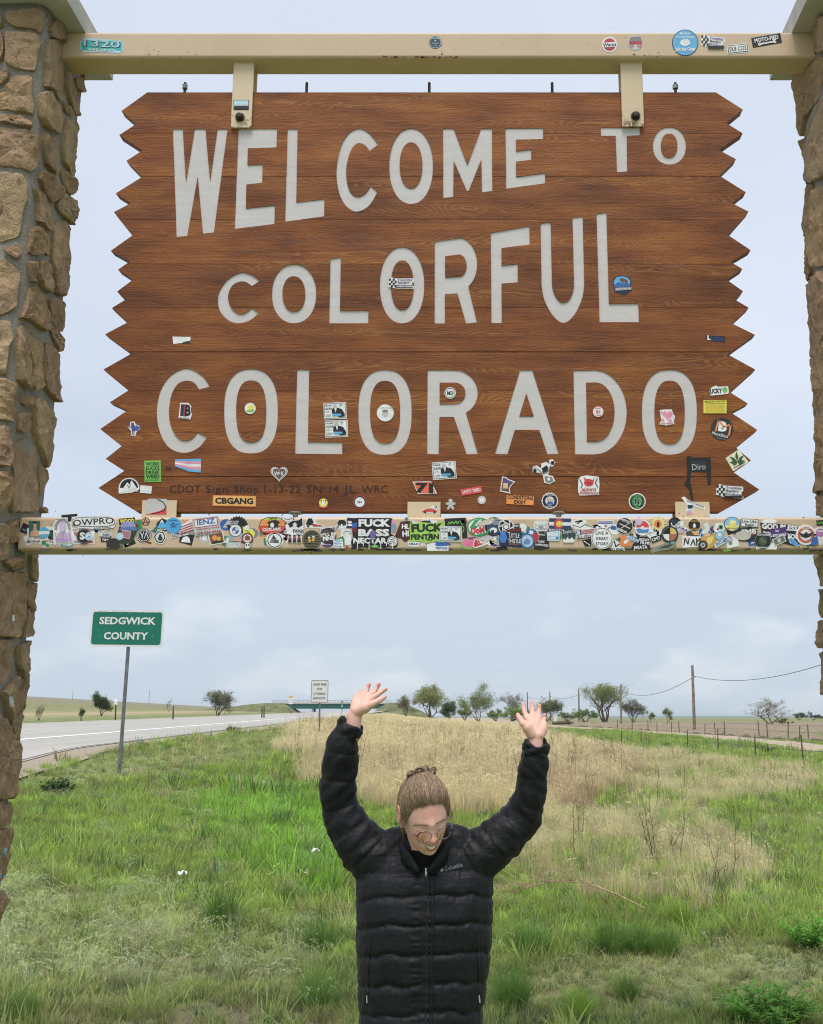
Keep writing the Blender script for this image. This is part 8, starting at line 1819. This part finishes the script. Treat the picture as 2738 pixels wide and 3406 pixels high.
def scatter(name, label, cat, col, pts, scl, tint, tilt=.12, seed=0):
    """pts Nx3, scl Nx3, tint Nx3"""
    r = np.random.default_rng(seed); n = len(pts)
    me = bpy.data.meshes.new(name); me.from_pydata(pts.tolist(), [], [])
    def put_(nm, typ, key, arr): a = me.attributes.new(nm, typ, 'POINT'); a.data.foreach_set(key, arr.ravel())
    put_('idx', 'INT', 'value', r.integers(0, len(col.objects), n).astype(np.int32))
    put_('rot', 'FLOAT_VECTOR', 'vector', np.column_stack([r.normal(0, tilt, n), r.normal(0, tilt, n), r.uniform(0, 2 * math.pi, n)]).astype(np.float32))
    put_('scl', 'FLOAT_VECTOR', 'vector', scl.astype(np.float32))
    put_('tint', 'FLOAT_COLOR', 'color', np.column_stack([tint, np.ones(n)]).astype(np.float32))
    o = link_mesh(name, me, grass_m); md = o.modifiers.new('scatter', 'NODES'); md.node_group = scatter_tree(col)
    tag(o, label, cat, kind='stuff'); return o
def sample(y0, y1, dens, r, xl=-.62, xr=.52):
    n = int((xr - xl) * (y1 * y1 - y0 * y0) / 2 * dens); y = np.sqrt(r.uniform(y0 * y0, y1 * y1, n)); x = y * r.uniform(xl, xr, n)
    return x, y
_dr = [ground_hit(*q) for q in [(3300, 2590), (2738, 2503), (2315, 2452), (2084, 2432), (1824, 2416), (1640, 2399)]]; _df = [ground_hit(*q) for q in [(3300, 2545), (2738, 2479), (2315, 2439), (2030, 2423), (1800, 2408), (1640, 2393)]]
DIRT = [(v.x - .3, v.y) for v in _dr] + [(v.x + .3, v.y + .5) for v in reversed(_df)]
FIELD = [(ground_hit(1900, 2418).x, ground_hit(1900, 2418).y), (ground_hit(2738, 2470).x, ground_hit(2738, 2470).y), (ground_hit(3300, 2505).x, ground_hit(3300, 2505).y), (200, 400), (40, 400)]
def allowed(x, y):
    lat = x - road_x(y); ok = (lat > .45) & ~in_poly(x, y, DIRT) & ~in_poly(x, y, FIELD)
    return ok
r = np.random.default_rng(21)
BUNCH = [(741, 3085, 150, 150), (949, 3008, 75, 120), (1108, 2967, 90, 85), (1066, 3168, 130, 150), (1052, 3355, 140, 170), (62, 3400, 120, 170), (540, 2782, 40, 80), (1757, 3178, 125, 170), (2027, 3178, 145, 150), (2125, 3171, 125, 130), (2212, 3178, 110, 140), (2257, 3079, 95, 110), (1705, 3355, 155, 170), (2086, 3329, 95, 110), (1922, 3392, 115, 140)]
bunch_base = [ground_hit(a, b) for a, b, c, d in BUNCH]
G_, S_ = [], []
# green and mixed grass
for (y0, y1, dens, hs, libk) in ((4.2, 9, 300, 1.0, 0), (9, 17, 190, 1.05, 0), (17, 40, 50, 1.3, 1), (40, 110, 6, 1.8, 1)):
    x, y = sample(y0, y1, dens, r); ok = allowed(x, y); x, y = x[ok], y[ok]; zz = zones(x, y)
    n1, n2 = fnoise(x * .9, y * .9), fnoise(x * .3 + 31, y * .3)
    p = np.ones(len(x)); p -= zz['tan'] * (.62 + .3 * (n2 < .55)) + zz['tanr'] * .50 * (n1 > .42) + zz['bare'] * .6
    p *= np.where(zz['seed'] + zz['seedr'] > 0, .75, 1.0) * np.where(n1 > .66, .75, 1)
    k = r.random(len(x)) < p; x, y, n1, n2 = x[k], y[k], n1[k], n2[k]; zz = {q: v[k] for q, v in zz.items()}
    low_ = sstep(3120, 3300, zz['py'])
    hgt = (.075 + .115 * n2 + .05 * zz['bright']) * (1 - .25 * low_) * hs * (1 - .35 * (zz['seed'] + zz['seedr'])) * r.uniform(.7, 1.3, len(x)) * (1 - .35 * zz['side'])
    tall_ = r.random(len(x)) < .05; hgt = np.where(tall_, hgt * 1.9, hgt)
    tint = np.array([.37, .50, .11])[None] * (.78 + .55 * n1[:, None]) * r.uniform(.75, 1.25, (len(x), 1))
    br = zz['bright'][:, None]; tint = tint * (1 - br) + np.array([.31, .54, .08])[None] * r.uniform(.8, 1.25, (len(x), 1)) * br
    ol = np.clip(.65 * low_[:, None] + (zz['side'] + zz['seedr'] + .55 * zz['seed'])[:, None] + .75 * np.clip(n2[:, None] * 2.2 - 1.15, 0, 1), 0, 1); tint = tint * (1 - ol) + np.array([.47, .53, .19])[None] * r.uniform(.75, 1.2, (len(x), 1)) * ol
    bl = (r.random(len(x)) < .16)[:, None]; tint = np.where(bl, np.array([.15, .255, .11])[None] * r.uniform(.8, 1.2, (len(x), 1)), tint)
    yl = (r.random(len(x)) < .10)[:, None]; tint = np.where(yl, np.array([.34, .29, .14])[None] * r.uniform(.8, 1.2, (len(x), 1)), tint)
    w = hgt * r.uniform(.9, 1.4, len(x)); 
    (G_ if libk == 0 else S_).append((np.column_stack([x, y, H(x, y)]), np.column_stack([w, w, hgt]), tint))
cat_ = lambda L: [np.concatenate([a[i] for a in L]) for i in range(3)]
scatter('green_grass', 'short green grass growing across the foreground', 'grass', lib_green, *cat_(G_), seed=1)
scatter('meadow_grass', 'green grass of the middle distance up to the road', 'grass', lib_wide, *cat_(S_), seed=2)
# tall straw in the middle field, and straw patches on the right
D_ = []
for (y0, y1, dens, hs) in ((8, 17, 85, 1.0), (17, 34, 62, 1.05), (34, 70, 20, 1.3), (70, 150, 4, 1.8)):
    x, y = sample(y0, y1, dens, r, -.35, .5); ok = allowed(x, y); x, y = x[ok], y[ok]; zz = zones(x, y); n1 = fnoise(x * .7 + 12, y * .7)
    p = zz['tan'] * .95 + zz['tanr'] * np.clip(n1 * 2.6 - .75, .16, .75) + .015
    k = r.random(len(x)) < p; x, y, n1 = x[k], y[k], n1[k]; zz = {q: v[k] for q, v in zz.items()}
    hgt = np.where(zz['tan'] > 0, .36 + .24 * n1, .20 + .20 * n1) * (hs ** .35) * r.uniform(.65, 1.2, len(x))
    tint = np.array([.82, .71, .43])[None] * r.uniform(.72, 1.15, (len(x), 1)); rd = (fnoise(x * .5 + 71, y * .5) > .68)[:, None] * (zz['tanr'][:, None] > 0)
    tint = np.where(rd, np.array([.56, .42, .27])[None] * r.uniform(.8, 1.1, (len(x), 1)), tint)
    gy = (fnoise(x * .25 + 5, y * .16) > .56)[:, None]; tint = np.where(gy, tint * np.array([.92, .90, .90])[None], tint)
    w = hgt * r.uniform(.75, 1.15, len(x)) * hs; D_.append((np.column_stack([x, y, H(x, y)]), np.column_stack([w, w, hgt]), tint))
scatter('straw_grass', 'tall dry straw coloured grass filling the middle field', 'grass', lib_dry, *cat_(D_), tilt=.10, seed=3)
# flattened thatch
x, y = sample(4.2, 24, 45, r); ok = allowed(x, y); x, y = x[ok], y[ok]; zz = zones(x, y); n1 = fnoise(x * 1.1 + 6, y * 1.1 + 2)
k = r.random(len(x)) < np.clip(.10 + .75 * zz['bare'] + .6 * zz['tanr'] * (n1 > .45) + .22 * zz['seedr'] + .5 * (n1 > .64), 0, 1); x, y = x[k], y[k]
h_ = r.uniform(.06, .14, len(x)); w = h_ * r.uniform(1.2, 2.2, len(x))
scatter('dry_thatch', 'matted pale dead grass lying on the ground', 'grass', lib_thatch, np.column_stack([x, y, H(x, y)]), np.column_stack([w, w, h_]), np.array([.56, .48, .31])[None] * r.uniform(.6, 1.15, (len(x), 1)), tilt=.25, seed=4)
# cheatgrass with nodding seed heads
x, y = sample(4.2, 20, 70, r); ok = allowed(x, y); x, y = x[ok], y[ok]; zz = zones(x, y); n1 = fnoise(x * 1.6, y * 1.6 + 44)
k = r.random(len(x)) < np.clip(zz['seed'] * (.15 + .75 * (n1 > .45)) + zz['seedr'] * .30 * (n1 > .4) + .012 + .12 * (n1 > .68), 0, 1); x, y = x[k], y[k]; zz = {q: v[k] for q, v in zz.items()}
h_ = r.uniform(.13, .25, len(x)) * np.where(zz['seedr'] > 0, .7, 1.0); w = h_ * r.uniform(.8, 1.2, len(x))
scatter('cheatgrass', 'pale nodding seed heads of low grass in the foreground', 'grass', lib_seed, np.column_stack([x, y, H(x, y)]), np.column_stack([w, w, h_]), np.array([.60, .66, .38])[None] * r.uniform(.75, 1.1, (len(x), 1)), seed=5)
# thin dead weed stalks
x, y = sample(10, 70, 1.0, r, -.2, .5); ok = allowed(x, y); x, y = x[ok], y[ok]; zz = zones(x, y); k = r.random(len(x)) < np.clip(zz['tan'] * .75 + zz['tanr'] * .3 + .04, 0, 1); x, y = x[k], y[k]
h_ = r.uniform(.4, .8, len(x)); scatter('dead_weeds', 'thin dark dead weed stalks standing in the straw', 'weeds', lib_stalk, np.column_stack([x, y, H(x, y)]), np.column_stack([h_, h_, h_]), np.array([.17, .12, .08])[None] * r.uniform(.6, 1.5, (len(x), 1)), seed=6)

# ------------------------------------------------------------------ single bunches, leafy weeds, dry branch
bm_mats = [leaf_mat('bunch_dark', False, (0.17, 0.30, 0.07)), leaf_mat('bunch_mid', False, (0.22, 0.36, 0.085)), leaf_mat('bunch_bright', False, (0.31, 0.49, 0.08))]
def bunch_mesh(seed, m):
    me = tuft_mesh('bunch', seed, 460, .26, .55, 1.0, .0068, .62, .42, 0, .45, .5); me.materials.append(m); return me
bmesh_ = [[bunch_mesh(200 + 10 * i + k, m) for k in range(2)] for i, m in enumerate(bm_mats)]
blab = ['largest dark green grass bunch left of the person', 'dark grass bunch behind the largest one left of the person', 'bright green round grass bunch beside the jacket sleeve', 'blue green grass bunch touching the left side of the jacket', 'grass bunch low beside the jacket hem on the left', 'dark grass bunch in the bottom left corner', 'small dark grass bunch far up the left meadow', 'dark grass bunch touching the right side of the jacket', 'tallest dark grass bunch in the row right of the person', 'second dark grass bunch in the row right of the person', 'last dark grass bunch in the row right of the person', 'yellow green grass bunch behind the row right of the person', 'dark grass bunch beside the jacket hem on the right', 'small dark grass bunch in front of the row', 'bright grass bunch at the bottom right of the jacket']
btype = [0, 0, 2, 0, 1, 0, 0, 0, 0, 0, 1, 2, 0, 0, 2]
for k, ((px_, py_, hp, wp), b) in enumerate(zip(BUNCH, bunch_base)):
    s = b.y / FOC; o = bpy.data.objects.new('grass_bunch', bmesh_[btype[k]][k % 2]); C.objects.link(o); o.location = b; o.rotation_euler = (0, 0, k * 1.7); hh = hp * s * 1.4; ww = wp * s
    o.scale = (ww * 1.05, ww * 1.05, hh); tag(o, blab[k], 'grass bunch', 'single grass bunches')
def weed(px_, py_, wp, hp, label, seed, n_st=26, Lf=.055, col='weed_green', base=(0.20, 0.43, 0.07), group='leafy weeds'):
    rs = random.Random(seed); b = ground_hit(px_, py_); s = b.y / FOC; Rw, Hh = wp * s / 2, hp * s
    root = empty('leafy_weed', b); tag(root, label, 'weed', group); st, lv = MB(), MB()
    for q in range(n_st):
        a = rs.uniform(0, 2 * math.pi); rr = Rw * math.sqrt(rs.random()); e = b + Vector((rr * math.cos(a), rr * math.sin(a), Hh * rs.uniform(.55, 1.0) * (1 - .35 * rr / Rw))); p0 = b + Vector((rr * .35 * math.cos(a), rr * .35 * math.sin(a), -.01))
        pts = [p0.lerp(e, f) + Vector((0, 0, .03 * math.sin(f * 3))) for f in np.linspace(0, 1, 6)]; st.tube(pts, [.004, .0035, .003, .0025, .002, .001], 4, cap=False)
        for i in range(14):
            f = .25 + .75 * i / 13; p = p0.lerp(e, f); da = a + i * 2.4 + rs.uniform(-.4, .4); d = Vector((math.cos(da), math.sin(da), rs.uniform(.1, .8))).normalized(); L = Lf * rs.uniform(.7, 1.3) * (1.1 - .3 * f); sd = d.cross(Vector((0, 0, 1))).normalized() * L * .17
            k = len(lv.v); lv.add([p, p + d * L * .35 + sd, p + d * L * .75 + sd * .7 - Vector((0, 0, L * .06)), p + d * L - Vector((0, 0, L * .18)), p + d * L * .75 - sd * .7 - Vector((0, 0, L * .06)), p + d * L * .35 - sd], [(0, 1, 5), (1, 2, 4, 5), (2, 3, 4)])
    m = MATS.get(col) or leaf_mat(col, False, base); st.build('stems', m, root); lv.build('leaves', m, root)
weed(2560, 3410, 350, 135, 'bright green leafy weed in the bottom right corner', 301, 60, .075)
weed(2712, 3160, 230, 130, 'green leafy weed at the right edge of the grass', 302, 46, .07)
weed(773, 2436, 44, 24, 'dark green weed clump at the near edge of the highway', 303, 22, .16, 'weed_dark', (0.05, 0.10, 0.03), 'clumps by the roads')
weed(2553, 2509, 52, 36, 'dark green weed clump beside the dirt track', 304, 24, .16, 'weed_dark', (0.05, 0.10, 0.03), 'clumps by the roads')
weed(190, 2645, 130, 62, 'dark weed patch in the grass near the left pillar', 305, 34, .10, 'weed_dark', (0.05, 0.10, 0.03), 'clumps by the roads')
twig = plain('dry_twig', (0.42, 0.31, 0.19), .9, .1, 0, .3, 20)
a, b = ground_hit(1640, 3040), ground_hit(2145, 3062); root = empty('dry_branch', a.lerp(b, .5)); tag(root, 'long dry bent branch lying right of the person', 'branch'); rs = random.Random(8)
lift = lambda f: .10 + .20 * math.sin(math.pi * f)
main = [a.lerp(b, f) + Vector((0, 0, lift(f))) for f in np.linspace(0, 1, 14)]; mb = MB(); mb.tube(main, [.003 + .006 * f for f in np.linspace(0, 1, 14)], 6); mb.build('stem', twig, root)
mb = MB()
for k in range(34):
    i = rs.randrange(1, 12); p = main[i]; d = (a - b).normalized() * rs.uniform(.15, .5) + Vector((rs.gauss(0, .1), rs.gauss(0, .12), rs.uniform(-.06, .22))); mb.tube([p, p + d * .5 + Vector((0, 0, .02)), p + d], [.004, .003, .0012], 4)
mb.build('twigs', twig, root)
# ------------------------------------------------------------------ thin air haze
mb = MB(); mb.box((-9700, -9700, -8), (9700, 9700, 32)); hz = bpy.data.materials.new('haze_air'); hz.use_nodes = True
hn = hz.node_tree.nodes; hn.remove(hn['Principled BSDF']); pv = hn.new('ShaderNodeVolumePrincipled'); pv.inputs['Color'].default_value = (0.72, 0.80, 0.92, 1); pv.inputs['Density'].default_value = 0.00010; pv.inputs['Anisotropy'].default_value = 0.3
hz.node_tree.links.new(pv.outputs[0], hn['Material Output'].inputs['Volume'])
tag(mb.build('haze', hz), 'thin blue haze in the distance', kind='stuff')
scene.cycles.volume_bounces = 1
bpy.data.scenes.remove(_ts)
